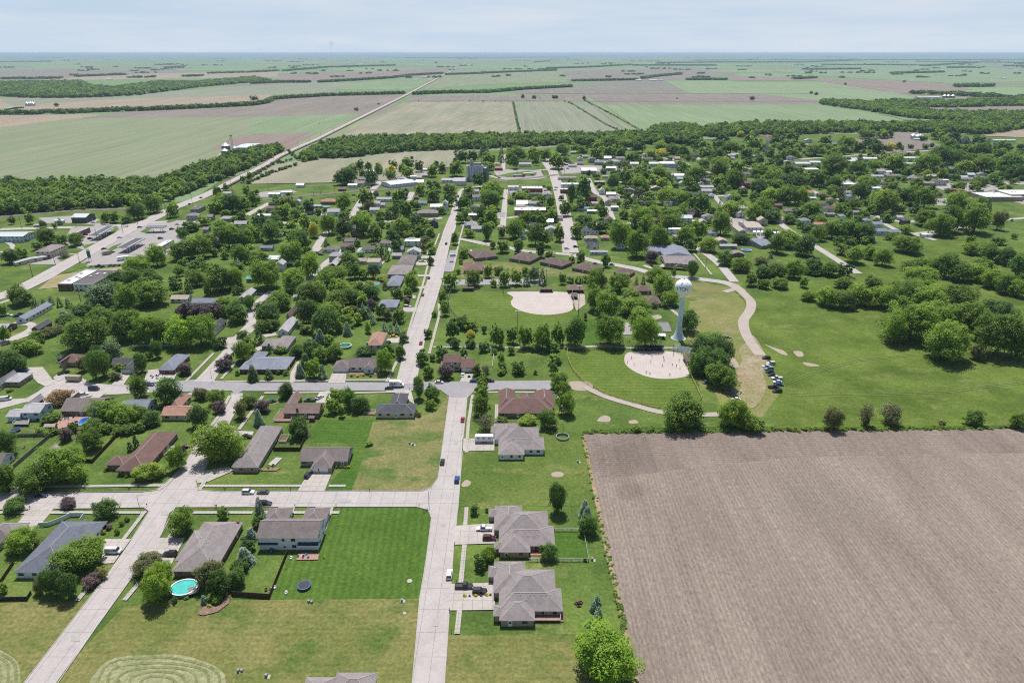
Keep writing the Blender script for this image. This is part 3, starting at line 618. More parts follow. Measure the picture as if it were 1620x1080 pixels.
# kind, photo x, y of the crown middle, width, height
TREES='''b97,733,66,60 b55,756,58,48 d5,760,20,36 d23,796,37,24 p108,794,27,19 d166,804,37,34 b201,820,9,9 b192,827,8,9 b185,839,9,11 p171,833,12,10 y163,841,9,8 b287,824,39,42
d352,812,19,22 b33,852,50,44 b3,928,14,28 b125,876,72,60 o73,920,22,38 o89,921,24,40 o107,926,28,42 q60,926,18,34 p144,918,27,25 q160,906,18,20 q233,892,48,34 b246,920,54,62 b252,902,36,30
q330,905,42,44 d345,920,34,42 d372,913,32,34 d378,894,27,27 s386,878,32,34 d391,862,24,24 s396,844,22,24 s322,947,15,17 r343,946,18,12 r357,938,11,11 d276,948,10,11 y331,958,7,7
s410,804,21,38 d410,822,24,24 d12,570,46,36 d26,573,30,27 b39,548,42,26 q28,556,14,10 q131,576,20,22 o146,577,22,42 o160,574,26,40 o152,558,18,24 f177,554,30,36 o222,573,20,30
o247,552,17,26 b236,562,12,14 l189,580,14,12 q182,594,18,15 p292,582,24,20 p354,575,24,20 p361,565,14,12 b219,611,31,37 d265,619,39,43 R93,627,42,25 b164,648,50,36 b190,655,40,34
b204,658,34,30 s152,655,18,28 b219,651,30,28 g219,640,26,14 d237,661,28,26 r168,676,26,18 r186,678,26,18 r204,678,26,18 r222,673,24,18 d147,672,30,24 d115,674,15,16 r74,663,22,14 r86,658,22,14
l60,682,14,12 r72,683,16,12 r86,682,16,12 p103,687,21,21 b143,694,31,34 d8,698,32,40 b6,755,34,44 t214,698,9,19 t205,706,9,14 l235,744,44,32 b278,723,31,40 p284,711,20,18
l345,698,66,62 b346,712,44,34 q318,622,24,20 b342,627,28,26 d314,657,36,38 p347,643,20,20 b393,634,28,22 q380,647,21,28 p415,641,24,21 s408,659,18,26 b383,554,30,34 l392,545,24,24
c399,589,21,26 c425,591,16,18 r375,589,9,9 r441,588,8,8 r452,589,10,9 t426,551,6,18 b445,552,17,13 d469,553,26,22 s474,585,18,22 c483,570,20,25 b494,581,24,32 s510,587,15,23 d491,550,26,26
b506,560,26,26 b529,554,30,28 d576,555,28,14 B608,570,27,36 d612,552,24,22 d633,556,17,22 d667,565,22,22 b677,586,18,20 p705,586,26,24 d452,616,25,25 b532,623,21,22 b526,640,21,26
d552,629,28,32 d570,638,28,26 d540,651,12,22 d472,676,32,32 o662,612,18,34 d683,621,27,27 b680,639,16,17 q662,655,9,8 b584,700,13,7 r533,738,6,5 r539,738,6,5 r545,738,6,5 y551,738,5,5
b763,602,20,22 b762,618,23,26 b761,640,25,34 g767,668,25,26 b794,663,18,11 l836,664,28,20 d866,661,29,32 g832,651,22,11 b885,602,25,26 b891,618,25,28 b896,637,28,36 d820,582,20,20
d876,582,16,20 b878,566,22,18 l847,588,7,8 o882,787,28,46 s925,803,21,30 s929,813,20,28 d931,828,29,34 b750,805,13,18 b772,874,28,30 d759,890,20,24 d868,872,27,29 y803,880,6,6 b925,883,8,8
s945,947,14,19 s939,957,13,19 s948,965,12,18 s943,972,12,17 s933,984,13,15 B957,1032,104,104 d910,522,32,48 B966,522,44,46 B1022,524,44,48 b1012,500,38,28 d1090,507,32,34
b944,446,32,44 b943,470,30,40 b961,482,38,44 b981,446,33,28 b998,464,36,24 b1004,483,46,26 b1038,432,32,24 b1050,450,38,38 b1061,472,28,24 g1035,481,14,12 c1007,444,8,14 c1018,441,8,16
o1096,425,18,26 b1066,430,9,10 p1031,405,21,19 o958,412,15,19 b919,405,15,19 b905,409,11,12 b981,370,30,40 b1008,383,31,42 b1044,374,30,38 b1085,368,33,34 d1093,387,22,20 l1120,385,29,24
b1108,362,24,30 b1142,352,27,34 d1147,407,27,24 b1173,418,32,22 d1172,377,27,17 b1189,441,18,21 b912,364,20,24 d925,346,40,22 d951,358,24,20 b1060,352,32,26 b1022,352,30,26
d1116,553,46,44 d1141,556,44,46 d1128,572,50,44 d1106,572,34,36 d1126,545,40,36 b1142,594,46,38 b1115,535,30,24 b1081,647,70,54 b1163,652,46,46 b1188,668,40,30 r1007,677,17,11 r1030,678,14,8 r1236,678,10,7 r1248,678,9,7 r1262,679,10,7 r1274,678,9,6
q1319,661,28,36 g1319,655,28,24 g1371,655,24,40 q1371,665,12,20 g1411,652,35,34 q1411,662,26,24 d1542,659,28,26 b1612,664,26,26 q1491,667,12,9 b1501,537,66,60 b1445,505,70,60 b1420,515,44,50
b1490,500,60,46 b1545,505,50,50 b1585,528,60,64 d1578,495,60,44 d1615,540,40,50 q1547,556,24,24 b1515,470,56,40 b1470,470,60,40 b1440,462,44,36 b1279,467,26,16 b1307,468,34,30 b1336,472,36,30
b1365,466,38,34 b1397,468,38,34 b1336,446,30,18 b1382,446,30,22 b1417,455,32,26 b1455,437,54,28 b1455,456,50,26 l1443,418,34,22 b1470,420,36,30 d1498,418,38,38 d1521,428,36,32 b1547,430,36,28
b1571,440,34,28 d1594,448,34,30 b1614,455,30,28 l1556,418,36,24 b1539,392,34,20 b1570,398,36,28 d1594,404,30,28 d1614,418,28,36 b1579,380,22,14 b1536,378,14,12 b1353,402,32,26 b1376,398,20,22
b1398,405,28,28 b1437,384,50,28 d1330,383,18,22 d1347,385,17,15 d1340,362,40,32 d1368,362,38,34 b1295,368,26,24 b1318,362,30,28 b1246,377,40,28 b1231,384,30,30 d1274,386,34,34 q1205,412,22,14
d1207,428,26,20 b1230,426,28,22 b1258,424,32,30 d1286,420,30,24 b1312,424,28,22 d1336,426,24,20 b1208,448,20,16 b1234,447,26,18 b1272,445,14,18 c1220,402,8,12
b712,443,24,30 b749,439,28,28 b772,428,15,21 b733,399,17,17 b729,413,8,9 b725,429,8,9 b781,447,11,13 b798,439,18,28 b789,427,16,15 b817,437,18,26 b831,428,13,15 c833,443,14,18 f845,433,18,24
c858,437,13,25 b890,440,12,18 r903,442,14,11 r915,442,14,11 r928,441,14,12 b719,376,13,21 b743,368,17,14 o770,366,16,26 b794,367,12,19 b796,389,20,20 d780,387,11,12 o820,389,15,22 o855,394,16,24
b869,401,14,10 b815,360,28,30 b847,370,28,32 b861,375,20,26 b885,363,22,34 b700,468,14,20 b704,488,14,24 b687,496,9,10 d677,527,13,15 d715,521,24,30 b731,509,25,22 b746,514,20,18 y745,527,17,12
b745,541,18,16 d720,542,17,16 o766,521,8,12 b787,530,24,38 b810,529,18,34 b832,531,24,42 b858,531,28,40 b883,527,22,42 d766,548,18,16 b782,555,10,10 b809,553,12,14 d848,550,17,12 d874,548,24,18
d699,559,22,22 b684,565,10,12 b734,555,13,12 q755,584,16,18 g768,583,16,15 b793,565,12,20 b795,580,14,16 b793,587,14,12 d821,581,21,19 q926,500,8,12
b526,433,52,24 b554,414,28,32 d559,427,24,26 b575,431,18,18 f590,427,17,24 l506,461,26,32 b537,455,40,30 l569,455,24,22 d585,461,28,24 b530,475,40,32 d553,468,28,26 b571,472,24,20 p588,481,18,18
l524,490,32,26 d514,506,40,42 b548,506,20,22 l565,504,18,18 l582,517,13,18 s549,519,18,22 s506,531,20,24 b520,536,17,18 s574,489,12,22 s582,492,12,20 s589,502,12,20 d601,491,16,24 q612,496,18,18
b630,498,20,24 s608,516,11,17 s618,517,11,19 s628,519,13,19 d638,534,17,15 b632,556,14,22 q560,491,20,16 b650,443,25,28 d628,464,19,18 b645,461,15,17 p644,476,12,13 l627,452,11,8 l602,441,14,9
c609,450,10,16 c604,397,10,28 c612,398,10,28 c596,399,12,20 d626,388,16,20 c637,389,8,14 q670,392,12,14 b683,396,14,13 b681,386,16,12 q681,412,12,14 q555,392,14,12 c516,386,9,20
b245,400,36,38 b285,395,34,30 b310,390,40,34 b325,382,34,26 d379,402,28,30 b409,405,36,24 s376,416,12,16 b460,398,40,34 b419,433,44,42 l472,417,18,17 b492,419,30,38 b478,383,26,20 b348,438,42,42
b309,439,28,26 b370,438,28,34 d278,453,20,22 c296,451,15,24 b236,461,50,40 b464,442,42,36 b494,461,46,36 p293,489,28,24 p315,492,30,24 p338,490,30,24 d373,492,36,34 o394,478,17,23 b352,477,26,14
B283,524,42,48 B315,522,44,46 d346,541,22,19 d423,494,44,36 b441,475,36,30 b421,513,32,18 c409,530,16,26 d487,492,34,38 b484,519,24,12 s490,541,22,16
b29,465,38,33 d15,405,25,23 b33,398,20,18 b59,388,16,14 g100,402,19,12 c54,479,12,16 c68,477,9,10 c80,475,11,14 c93,477,11,16 c107,478,13,16 b3,490,14,18 b5,527,18,30 f161,467,44,40 b200,470,30,42
b216,417,44,26 d185,439,32,24 d210,441,28,30 d183,455,26,22 b236,437,28,22 d130,490,36,22 d102,506,34,19 q94,519,20,13 q77,525,24,15 b57,533,28,21 b41,547,34,24 b136,525,60,50 b158,503,46,38
d186,491,26,16 b201,513,48,46 b232,520,44,48 b255,523,30,42 d190,524,24,34 b71,372,30,26 d97,379,18,15 b117,375,30,26 q18,348,10,13 b46,345,13,18 d68,355,12,11 b86,357,7,10 c94,350,10,12
b166,343,14,18 b180,343,14,18 d200,347,17,12 d216,333,28,26 b241,322,26,28 b272,331,20,24 d344,303,15,18 d357,296,10,11 d389,302,10,16 b406,303,8,9 d384,283,10,10 b395,277,9,12 b352,318,28,24
d366,320,28,30 b340,327,22,20 b385,321,20,22 l399,313,14,22 b300,357,24,18 b322,346,24,20 b347,351,26,18 b382,343,15,22 b360,372,34,38 b385,375,28,32 b401,368,22,26 d407,346,24,26 d431,346,30,20
d429,364,30,32 b447,334,22,24 d470,339,24,20 d488,326,18,22 l481,350,20,24 y495,363,18,24 r449,367,14,10 r463,366,14,10 d474,378,28,34 d436,317,8,11 b448,320,18,18 b463,320,13,20 d475,315,6,8
b456,307,8,7 d549,277,30,26 d538,282,22,20 b557,268,20,18 b569,260,14,16 d583,263,13,14 b573,273,12,12 d587,280,22,22 l599,266,17,17 b618,276,17,19 y619,266,12,10 d622,260,13,14 b636,265,14,14
d645,258,20,20 b644,271,20,20 d662,263,14,18 b684,269,16,20 b544,318,26,26 b579,312,24,30 q585,325,18,18 p595,307,9,10 p614,306,8,8 b628,309,16,18 d637,309,16,22 b664,299,18,20 b686,293,24,20
b685,307,24,22 b519,353,28,32 b544,340,20,16 d543,359,28,28 b573,339,24,14 b574,354,28,34 b593,367,24,26 b600,339,14,16 c614,337,14,20 c625,331,13,26 b642,331,20,32 d652,324,10,16 b633,357,32,26
d622,372,24,24 d659,348,22,20 b663,362,20,18 b678,365,24,18 b677,351,20,16 q674,381,18,16 b699,265,14,17 d690,259,10,10 b721,266,24,24 d730,247,20,20 d748,247,18,18 d722,254,12,12 b774,250,22,18
b774,262,18,14 c793,243,12,24 c766,236,20,22 d814,255,16,22 b815,243,34,24 b844,243,20,24 d848,254,9,16 b863,244,19,20 b881,254,24,24 b711,295,28,20 d709,315,18,20 d758,284,22,24 b741,301,18,18
q743,309,14,10 d732,320,24,22 c745,317,8,11 b779,299,34,28 d776,315,36,30 b738,334,26,16 d729,345,17,16 o762,337,18,22 b776,340,24,28 b697,332,14,14 d705,324,10,12 b831,345,14,22 b841,345,16,22
b856,345,24,24 b875,340,18,20 b825,310,26,18 b808,317,12,9 b856,313,14,16 b871,318,14,20 d888,313,10,9 l895,329,22,24 o904,302,15,38 d923,298,22,34 c918,317,16,28 d952,325,12,18 b954,335,18,22
d931,274,8,12 d945,279,11,9 d970,283,28,28 d984,299,22,22 b990,277,20,24 b1012,288,26,24 b1014,266,24,20 d1022,280,14,18 b1042,269,34,28 b1037,285,24,20 l1050,290,20,18 g989,263,16,18 c979,265,7,16
l1055,309,28,26 b1080,310,26,26 d1092,288,24,22 b1100,274,32,22 d1083,266,18,18 d1000,316,16,18 c990,320,14,18 c1015,312,10,16 d1029,318,14,14 g1010,307,16,18 b1014,342,38,32 c1002,350,10,22
b1031,335,26,24 b1061,342,36,28 b1078,334,26,22 b1100,320,24,24 p1088,335,14,10 p1101,336,16,12 d1126,334,14,14 b889,236,26,18 b911,233,18,14 d933,224,20,16 d922,238,18,16 b946,230,24,16
b943,241,20,18 b965,239,22,20 b981,241,22,20 b1000,249,22,18 b990,228,26,16 d1010,232,22,18 b1030,244,13,15 y1046,241,17,11 b1047,231,26,16 b1064,235,26,16 d1081,238,18,18 b1110,228,20,15
b1116,241,24,18 d1097,219,22,18 b893,220,20,14 b916,221,20,14 b968,223,30,14 b893,253,16,14 b1114,255,26,20 d1135,244,22,16 b1156,232,26,18 d1139,228,22,16 b1181,241,18,15 d1143,218,22,18
y1171,212,14,9 b1187,217,22,14 b1195,226,22,20 d1219,244,12,15 d1230,219,20,16 d1232,248,14,10 b1242,244,15,15 b1254,215,22,16 b1254,242,17,17 b1246,228,24,16 b1269,226,14,12 b1292,234,38,22
l1337,236,15,15 b1320,238,12,12 d1306,222,20,14 b1341,224,28,18 d1361,232,18,16 d1386,230,22,18 b1376,244,8,9 b1108,275,20,22 b1137,267,28,26 b1137,285,24,18 b1164,281,26,28 l1141,256,26,16
b1166,263,24,20 d1186,259,20,16 d1203,254,14,15 d1224,257,22,14 b1205,269,34,20 b1226,277,34,22 d1248,269,20,18 b1265,271,18,16 d1256,285,40,18 b1281,281,24,18 b1294,281,24,26 b1320,259,44,30
b1357,265,26,20 d1339,277,20,14 b1372,285,42,20 b1386,259,28,22 b1320,287,26,20 d1201,296,26,24 b1226,291,26,18 l1221,308,28,22 b1246,308,30,28 b1267,308,26,26 b1285,327,40,30 d1265,335,24,20
b1209,326,38,30 b1193,335,26,26 d1221,341,30,20 d1250,343,28,20 d1267,353,18,16 d1277,362,18,12 b1164,312,30,18 l1156,329,32,22 d1193,308,16,12 c1139,324,8,18 d1111,322,24,30 d1131,302,11,10
d1144,302,11,10 d1147,294,12,10 p1110,287,14,12 d1316,304,16,14 g1331,306,14,22 b1349,320,28,20 d1364,302,28,26 d1345,300,12,12 l1390,314,28,28 d1331,331,20,18 b1343,337,16,16 d1191,345,14,14
d1377,226,24,16 d1388,234,18,16 d1399,234,8,11 y1408,232,14,14 d1422,230,10,11 b1397,212,20,14 d1408,212,14,12 b1373,212,26,14 d1461,219,12,9 b1486,213,24,14 b1494,220,16,12 d1509,217,22,16
s1527,221,20,12 d1550,221,22,14 c1564,224,8,12 b1504,230,22,22 d1515,236,20,18 b1533,236,20,14 b1554,236,26,18 b1581,242,18,16 d1589,232,22,18 d1486,244,32,26 b1511,248,26,22 b1544,252,30,18
b1556,259,36,24 d1599,257,40,34 d1608,271,30,22 b1416,257,36,26 b1467,256,32,26 b1447,265,24,14 d1451,267,12,12 c1497,261,10,15 l1527,263,24,18 d1435,273,16,13 l1467,274,12,11 l1492,275,20,15
c1517,275,12,15 d1575,283,20,17 d1422,282,8,8 b1412,289,24,12 d1475,295,10,8 p1487,308,8,7 d1531,306,10,8 d1541,306,12,9 d1552,304,10,9 l1402,318,38,34 d1432,310,30,26 b1465,312,34,30
b1402,343,18,16 b1512,316,28,28 l1535,322,28,20 b1552,320,26,18 c1564,324,14,24 q1581,347,20,30 b1467,339,44,34 b1505,345,36,40 b1546,345,42,42 b1490,355,40,34 l1434,360,32,20 b1605,373,10,10
b1601,348,5,4 d1450,331,24,20 d1525,352,18,20 b1410,372,26,16 b1380,330,20,16 r380,743,5,4 r388,744,5,4 r397,744,6,4 r413,743,6,4 r424,739,5,5 r432,735,5,5 y405,744,5,4 r556,594,5,4 y566,594,5,4 y575,593,5,4 r586,594,5,4 r776,879,7,6 r781,892,6,7 r770,806,6,8 r828,877,6,5 r700,602,6,5 r711,600,6,5 r190,750,7,6 r200,752,7,6 r168,742,9,7 r92,624,7,5 r15,617,10,6 r30,606,10,6 r44,599,9,5 r402,594,6,4 r430,595,6,4 y735,941,6,6 y752,941,6,6 y770,940,6,6 p743,942,4,4 p761,942,4,4 p776,940,5,5 r262,901,7,7 y268,897,6,6 r295,945,6,6 r512,882,3,3 r742,595,5,5 r340,747,6,5 r170,595,8,6 r262,600,7,5 r608,451,8,6 r655,430,8,6 r636,470,7,5 b1175,300,22,18 b1300,345,26,20 y1030,246,8,6'''
TL=[]
for e in TREES.split():
    k=e[0]; x,y,w_,h_=map(float,e[1:].split(',')); v=(y-540)/FOC
    dl=PITCH+math.atan(v)
    z=depth(y)*math.hypot(1,v)*math.cos(math.atan(v)); mpp=depth(y,4)/FOC
    r=w_*mpp/2*1.0; ev=h_*mpp/2/math.hypot(1,v)*.97
    a=math.sqrt(max((.45*r)**2,ev*ev-(r*math.sin(dl))**2))/math.cos(dl)
    a=min(a,(2.6 if k in 'tcso' else 1.5)*r)
    H=2*a/.96
    if k in 'bdlBDgpqy' and H<1.15*r: H=1.15*r
    hc=H*.53
    for _ in range(2): X,Y=g(x,y,hc)
    TL.append(dict(k=k,x=X,y=Y,r=r,H=H,px=w_,sx=x,sy=y))
def lodmesh(sh,px): 
    s=XH[sh] if px>=44 and sh in XH else HI[sh] if px>=17 else LO[sh]
    return s[R.randrange(len(s))]
def setmat(o,m):
    o.material_slots[0].link='OBJECT'; o.material_slots[0].material=m
_tm={}
def tree(T):
    sh,mt,desc,name,cat=KIND[T['k']]
    if T['k']=='r' and T['px']>=24: pass
    big=T['px']>=13 and T['k'] not in 'r'
    loc=(T['x'],T['y'],0); rz=R.uniform(0,6.28)
    sx=T['r']*R.uniform(.9,1.08); sc_=(sx,T['r']*R.uniform(.9,1.08),T['H'])
    m=lodmesh(sh,T['px'])
    if big:
        o=empty(name,loc,rz,sc_); c=mk('crown',m,o); setmat(c,LEAF[mt]); mk('trunk',TRC if sh in'cot' else TR[R.randrange(3)],o)
    else:
        o=mk(name,m,None,loc); o.rotation_euler=(0,0,rz); o.scale=sc_; setmat(o,LEAF[mt])
    size='' 
    if T['k'] in 'bdlqpg' : 
        wm=2*T['r']; size='small ' if wm<6.5 else 'large ' if wm>13 else 'medium '
    tag(o,None,cat if not (T['k'] in'bdl' and T['H']<3.2) else 'tree')
    AUTO.append((o,size+desc,T['x'],T['y'],T['sx'],T['sy'])); return o
# masses of trees: woods, hedgerows and the many small trees deep in the town
tmpl=bpy.data.collections.new('tree_templates')
def tmp_obj(i,me,mt):
    m2=me.copy(); m2.materials.clear(); m2.materials.append(LEAF[mt]); o=bpy.data.objects.new('template_%02d'%i,m2); tmpl.objects.link(o)
TM=[('b','b'),('b','d'),('b','b'),('b','l'),('o','d'),('b','B'),('r','b')]
for i,(sh,mt) in enumerate(TM): tmp_obj(i,LO[sh][i%len(LO[sh])],mt)
def scatter(name,label,cat,pts):
    """pts: x,y,r,H,template -> one mass of trees"""
    me=bpy.data.meshes.new(name); n=len(pts); me.vertices.add(n)
    A=np.array(pts,dtype=float); co_=np.zeros((n,3)); co_[:,:2]=A[:,:2]; me.vertices.foreach_set('co',co_.ravel())
    s=me.attributes.new('scl','FLOAT_VECTOR','POINT'); s.data.foreach_set('vector',np.stack([A[:,2],A[:,2],A[:,3]],1).ravel())
    q=me.attributes.new('rot','FLOAT','POINT'); q.data.foreach_set('value',np.random.RandomState(n).uniform(0,6.28,n))
    q=me.attributes.new('tid','INT','POINT'); q.data.foreach_set('value',A[:,4].astype(int))
    o=mk(name,me); md=o.modifiers.new('scatter','NODES'); md.node_group=SG; tag(o,label,cat,kind='stuff'); return o
SG=bpy.data.node_groups.new('tree_scatter','GeometryNodeTree')
SG.interface.new_socket('Geometry',in_out='INPUT',socket_type='NodeSocketGeometry'); SG.interface.new_socket('Geometry',in_out='OUTPUT',socket_type='NodeSocketGeometry')
gi=SG.nodes.new('NodeGroupInput'); go=SG.nodes.new('NodeGroupOutput'); ip=SG.nodes.new('GeometryNodeInstanceOnPoints'); ci=SG.nodes.new('GeometryNodeCollectionInfo')
ci.inputs['Collection'].default_value=tmpl; ci.inputs['Separate Children'].default_value=True; ci.inputs['Reset Children'].default_value=True
def na(n,t):
    a=SG.nodes.new('GeometryNodeInputNamedAttribute'); a.data_type=t; a.inputs['Name'].default_value=n; return a.outputs[0]
L=SG.links.new; L(gi.outputs[0],ip.inputs['Points']); L(ci.outputs[0],ip.inputs['Instance']); ip.inputs['Pick Instance'].default_value=True
L(na('tid','INT'),ip.inputs['Instance Index']); L(na('scl','FLOAT_VECTOR'),ip.inputs['Scale'])
cx=SG.nodes.new('ShaderNodeCombineXYZ'); L(na('rot','FLOAT'),cx.inputs[2]); L(cx.outputs[0],ip.inputs['Rotation']); L(ip.outputs[0],go.inputs[0])
def inpoly(x,y,P):
    c=False; j=len(P)-1
    for i in range(len(P)):
        if (P[i][1]>y)!=(P[j][1]>y) and x<(P[j][0]-P[i][0])*(y-P[i][1])/(P[j][1]-P[i][1])+P[i][0]: c=not c
        j=i
    return c
def nearroad(x,y,extra=0):
    for P,w_ in ROADS:
        for i in range(len(P)-1):
            a,b=P[i],P[i+1]; d=b-a; l=d.length_squared
            if l==0: continue
            t_=max(0,min(1,((x-a.x)*d.x+(y-a.y)*d.y)/l)); q=a+d*t_
            if (q.x-x)**2+(q.y-y)**2<(w_+extra)**2: return True
    return False
def fill(poly,sp,r0,r1,h0,h1,avoid=False,dens=1):
    P=[g(*p) for p in poly]; xs=[p[0] for p in P]; ys=[p[1] for p in P]; out=[]
    nx=int((max(xs)-min(xs))/sp)+1; ny=int((max(ys)-min(ys))/sp)+1
    for i in range(nx):
        for j in range(ny):
            if R.random()>dens: continue
            x=min(xs)+(i+R.uniform(-.1,1.1))*sp; y=min(ys)+(j+R.uniform(-.1,1.1))*sp
            if not inpoly(x,y,P): continue
            if avoid and nearroad(x,y,3): continue
            r=R.uniform(r0,r1); out.append((x,y,r,R.uniform(h0,h1)*(.8+.4*(r-r0)/(r1-r0+.01)),R.choice([0,0,1,1,2,3,4])))
    return out
def line(px,width,sp,r0,r1,h0,h1,gap=0):
    out=[]; P=[g(*p) for p in px]
    for i in range(len(P)-1):
        a,b=P[i],P[i+1]; l=math.hypot(b[0]-a[0],b[1]-a[1]); n=max(1,int(l/sp)); m=max(1,int(width/sp+.5))
        for k in range(n):
            if R.random()<gap: continue
            for q in range(m):
                t_=(k+R.random())/n; r=R.uniform(r0,r1)
                out.append((a[0]+(b[0]-a[0])*t_+R.uniform(-2,2),a[1]+(b[1]-a[1])*t_+(q-(m-1)/2)*sp+R.uniform(-3,3),r,R.uniform(h0,h1),R.choice([1,1,4,0,1])))
    return out
wd='woodland'
scatter(wd,'dense leafy wood running along the left side of the highway','wood',fill([(-400,360),(-400,300),(0,293),(200,291),(262,287),(300,270),(345,256),(400,240),(440,234),(449,240),(430,250),(380,272),(340,290),(300,305),(262,320),(215,326),(110,332),(0,341)],7.5,4,6.5,7,12))
scatter(wd,'long belt of trees between the striped field and the stubble field','wood',fill([(472,258),(490,240),(512,229),(560,223),(600,221),(700,219),(830,217),(1030,214),(1030,228),(960,232),(900,229),(830,233),(740,237),(700,238),(640,240),(560,250),(510,252)],8,4,7,8,13,dens=.9))
scatter(wd,'clump of woodland at the right end of the belt behind the old town','wood',fill([(1028,230),(1026,212),(1035,205),(1070,202),(1100,204),(1108,216),(1106,234),(1070,228)],8,5,7.5,10,15))
scatter(wd,'long dark belt of trees behind the far right of town','wood',fill([(1100,212),(1130,203),(1180,199),(1300,198),(1400,199),(1500,197),(1620,190),(1900,184),(1900,200),(1620,205),(1560,214),(1500,212),(1400,208),(1270,213),(1150,216),(1120,218)],10,5,8,9,14,dens=.85))
scatter(wd,'wood between the green field and the brown field, far right','wood',fill([(1298,166),(1300,161),(1370,164),(1440,172),(1480,180),(1620,181),(1900,181),(1900,191),(1620,193),(1520,193),(1440,188),(1360,174)],11,6,9,10,14,dens=.85))
scatter(wd,'wood with farm sheds at its edge, upper right','wood',fill([(1365,171),(1390,161),(1480,163),(1620,158),(1900,152),(1900,165),(1620,168),(1500,171),(1420,170)],12,6,9,10,14,dens=.8))
hd='hedgerow'
scatter(hd,'tree line crossing the far left fields','tree line',line([(-300,188),(0,181),(50,181),(60,181),(75,179)],25,10,6,9,9,13)+line([(85,180),(120,179),(160,177),(230,175),(300,172),(400,167),(420,164),(432,158),(455,156),(520,152),(600,150),(640,148.5)],40,11,6,9,9,14))
scatter(hd,'tree line right of the highway beyond the striped field','tree line',line([(654,150),(700,148),(770,147),(830,142),(905,138)],45,12,7,10,10,15))
scatter(wd,'wide wood across the far left','wood',fill([(-500,158),(-300,140),(0,132),(130,130),(140,136),(180,141),(250,131),(310,132),(400,123),(430,128),(310,139),(220,151),(140,155),(70,156),(0,153)],17,8,13,12,16,dens=.75))
scatter(hd,'tree line with farmstead, left of the highway','tree line',line([(400,133),(440,131),(490,131)],60,14,8,12,12,16)+line([(505,131),(560,128),(620,124),(650,120),(700,117)],60,14,8,12,12,16))
scatter(hd,'tree line beyond the highway','tree line',line([(705,119),(760,117),(800,115),(880,112)],70,16,9,13,12,16)+line([(905,129),(960,128),(1008,127)],35,14,8,12,11,15)+line([(1015,125),(1045,121),(1078,118)],60,14,9,12,13,18)+line([(1086,127),(1150,127)],60,14,8,12,12,16))
def farblob(px,w_,sp=26): return line(px,w_,sp,12,20,13,18)
far=[]
for px,w_ in [([(865,109),(930,107),(1000,103)],150),([(1000,104),(1130,104)],200),([(1040,100),(1130,99),(1270,99)],260),([(450,113),(520,107),(625,104)],150),([(1300,103),(1460,104)],90),([(1460,105),(1550,99)],120),
 ([(1410,117),(1490,115)],70),([(1510,138),(1570,137)],70),([(1255,126),(1290,124)],50),([(1270,111),(1360,110)],60),([(0,126),(95,125)],60),([(120,122),(200,119)],50),([(330,117),(400,115),(440,113)],60),([(205,124),(245,123)],50),([(140,111),(155,111)],60),([(215,109),(240,109)],60),([(262,108),(292,106)],90),([(290,122),(320,121)],50),
 ([(845,99),(870,97)],90),([(1100,96),(1620,95)],90),([(640,92),(900,91)],160),([(1270,99),(1390,95)],100),([(1450,98),(1620,100)],70),([(1590,105),(1700,105)],100),([(0,98),(80,98)],120),([(1500,108),(1540,107)],90),([(400,160),(403,160)],8),
 ([(1440,149),(1520,151),(1560,155),(1620,157)],50),([(1500,152),(1570,153)],60)]: far+=farblob(px,w_)
for _ in range(300):                                  # hedgerows and shelter belts fading to the horizon
    y=86.2+38*R.random()**1.7; x=R.uniform(-250,1870); l=R.uniform(3,42)*(1.2 if y<93 else .8)
    X,Y=g(x,y); wl=l/FOC*depth(y)
    far+=[(X+R.uniform(0,wl),Y+R.uniform(-1,1)*R.choice([15,15,60]),R.uniform(10,24),R.uniform(9,17),R.choice([0,1,2,5])) for _ in range(int(max(3,min(60,wl/22))))]
scatter(hd,'scattered shelter belts and hedgerows out to the horizon','tree line',far)
scatter(hd,'low bushes along the field margins beyond the town','hedge',line([(642,161),(812,161),(930,161)],4,40,1.5,4,2,6,.4)+line([(812,163),(822,210)],4,9,1.5,3,2,4)+line([(900,163),(960,198),(990,212)],4,40,2,4,3,5,.5)+line([(925,160),(975,186),(1016,209)],4,30,2,4,2,6,.5)
  +line([(470,262),(430,275),(392,292)],8,7,2,3.5,3,6)+line([(0,340),(110,333),(250,322)],3,5,1.5,2.5,2,3)+line([(455,240),(470,252),(430,262),(395,284)],6,8,2,4,3,6)+line([(1200,430),(1340,440)],8,6,2,4,2,5))
scatter('undergrowth','rough weeds and brambles along the edge of the plowed field','undergrowth',[(x,y,R.uniform(.5,1.4),R.uniform(.5,1.3),6) for x,y in [(X+R.uniform(-1.5,1.5),Y+R.uniform(-1,1.2)) for X,Y in [(lambda t_:(g(921+(1620-921)*t_,684-(684-676)*t_)))(R.random()) for _ in range(330)]]]+[(X+R.uniform(-1.3,.5),Y,R.uniform(.3,.8),R.uniform(.3,.8),6) for X,Y in [(lambda t_:(g(921+(1008-921)*t_**1.0,686+(1080-686)*t_)))(R.random()) for _ in range(150)]])
for a,b,ps in ((823,828,((827,156),(845,157),(876,157),(880,157),(924,158))),):
    for x,y in ps:
        T=dict(k='d',x=g(x,y)[0],y=g(x,y)[1],r=8,H=15,px=8,sx=x,sy=y); tree(T)
for x,y,r in ((564,176,7),(599,166,4),(1190,159,10),(1291,151,9),(1337,135,9),(1430,131,9),(1283,149,8),(1071,157,4),(255,110,9),(90,169,8)):
    T=dict(k='d',x=g(x,y)[0],y=g(x,y)[1],r=r,H=r*1.5,px=8,sx=x,sy=y); tree(T)
for x,y in ((8,184),(28,183),(36,181),(50,182)): pass
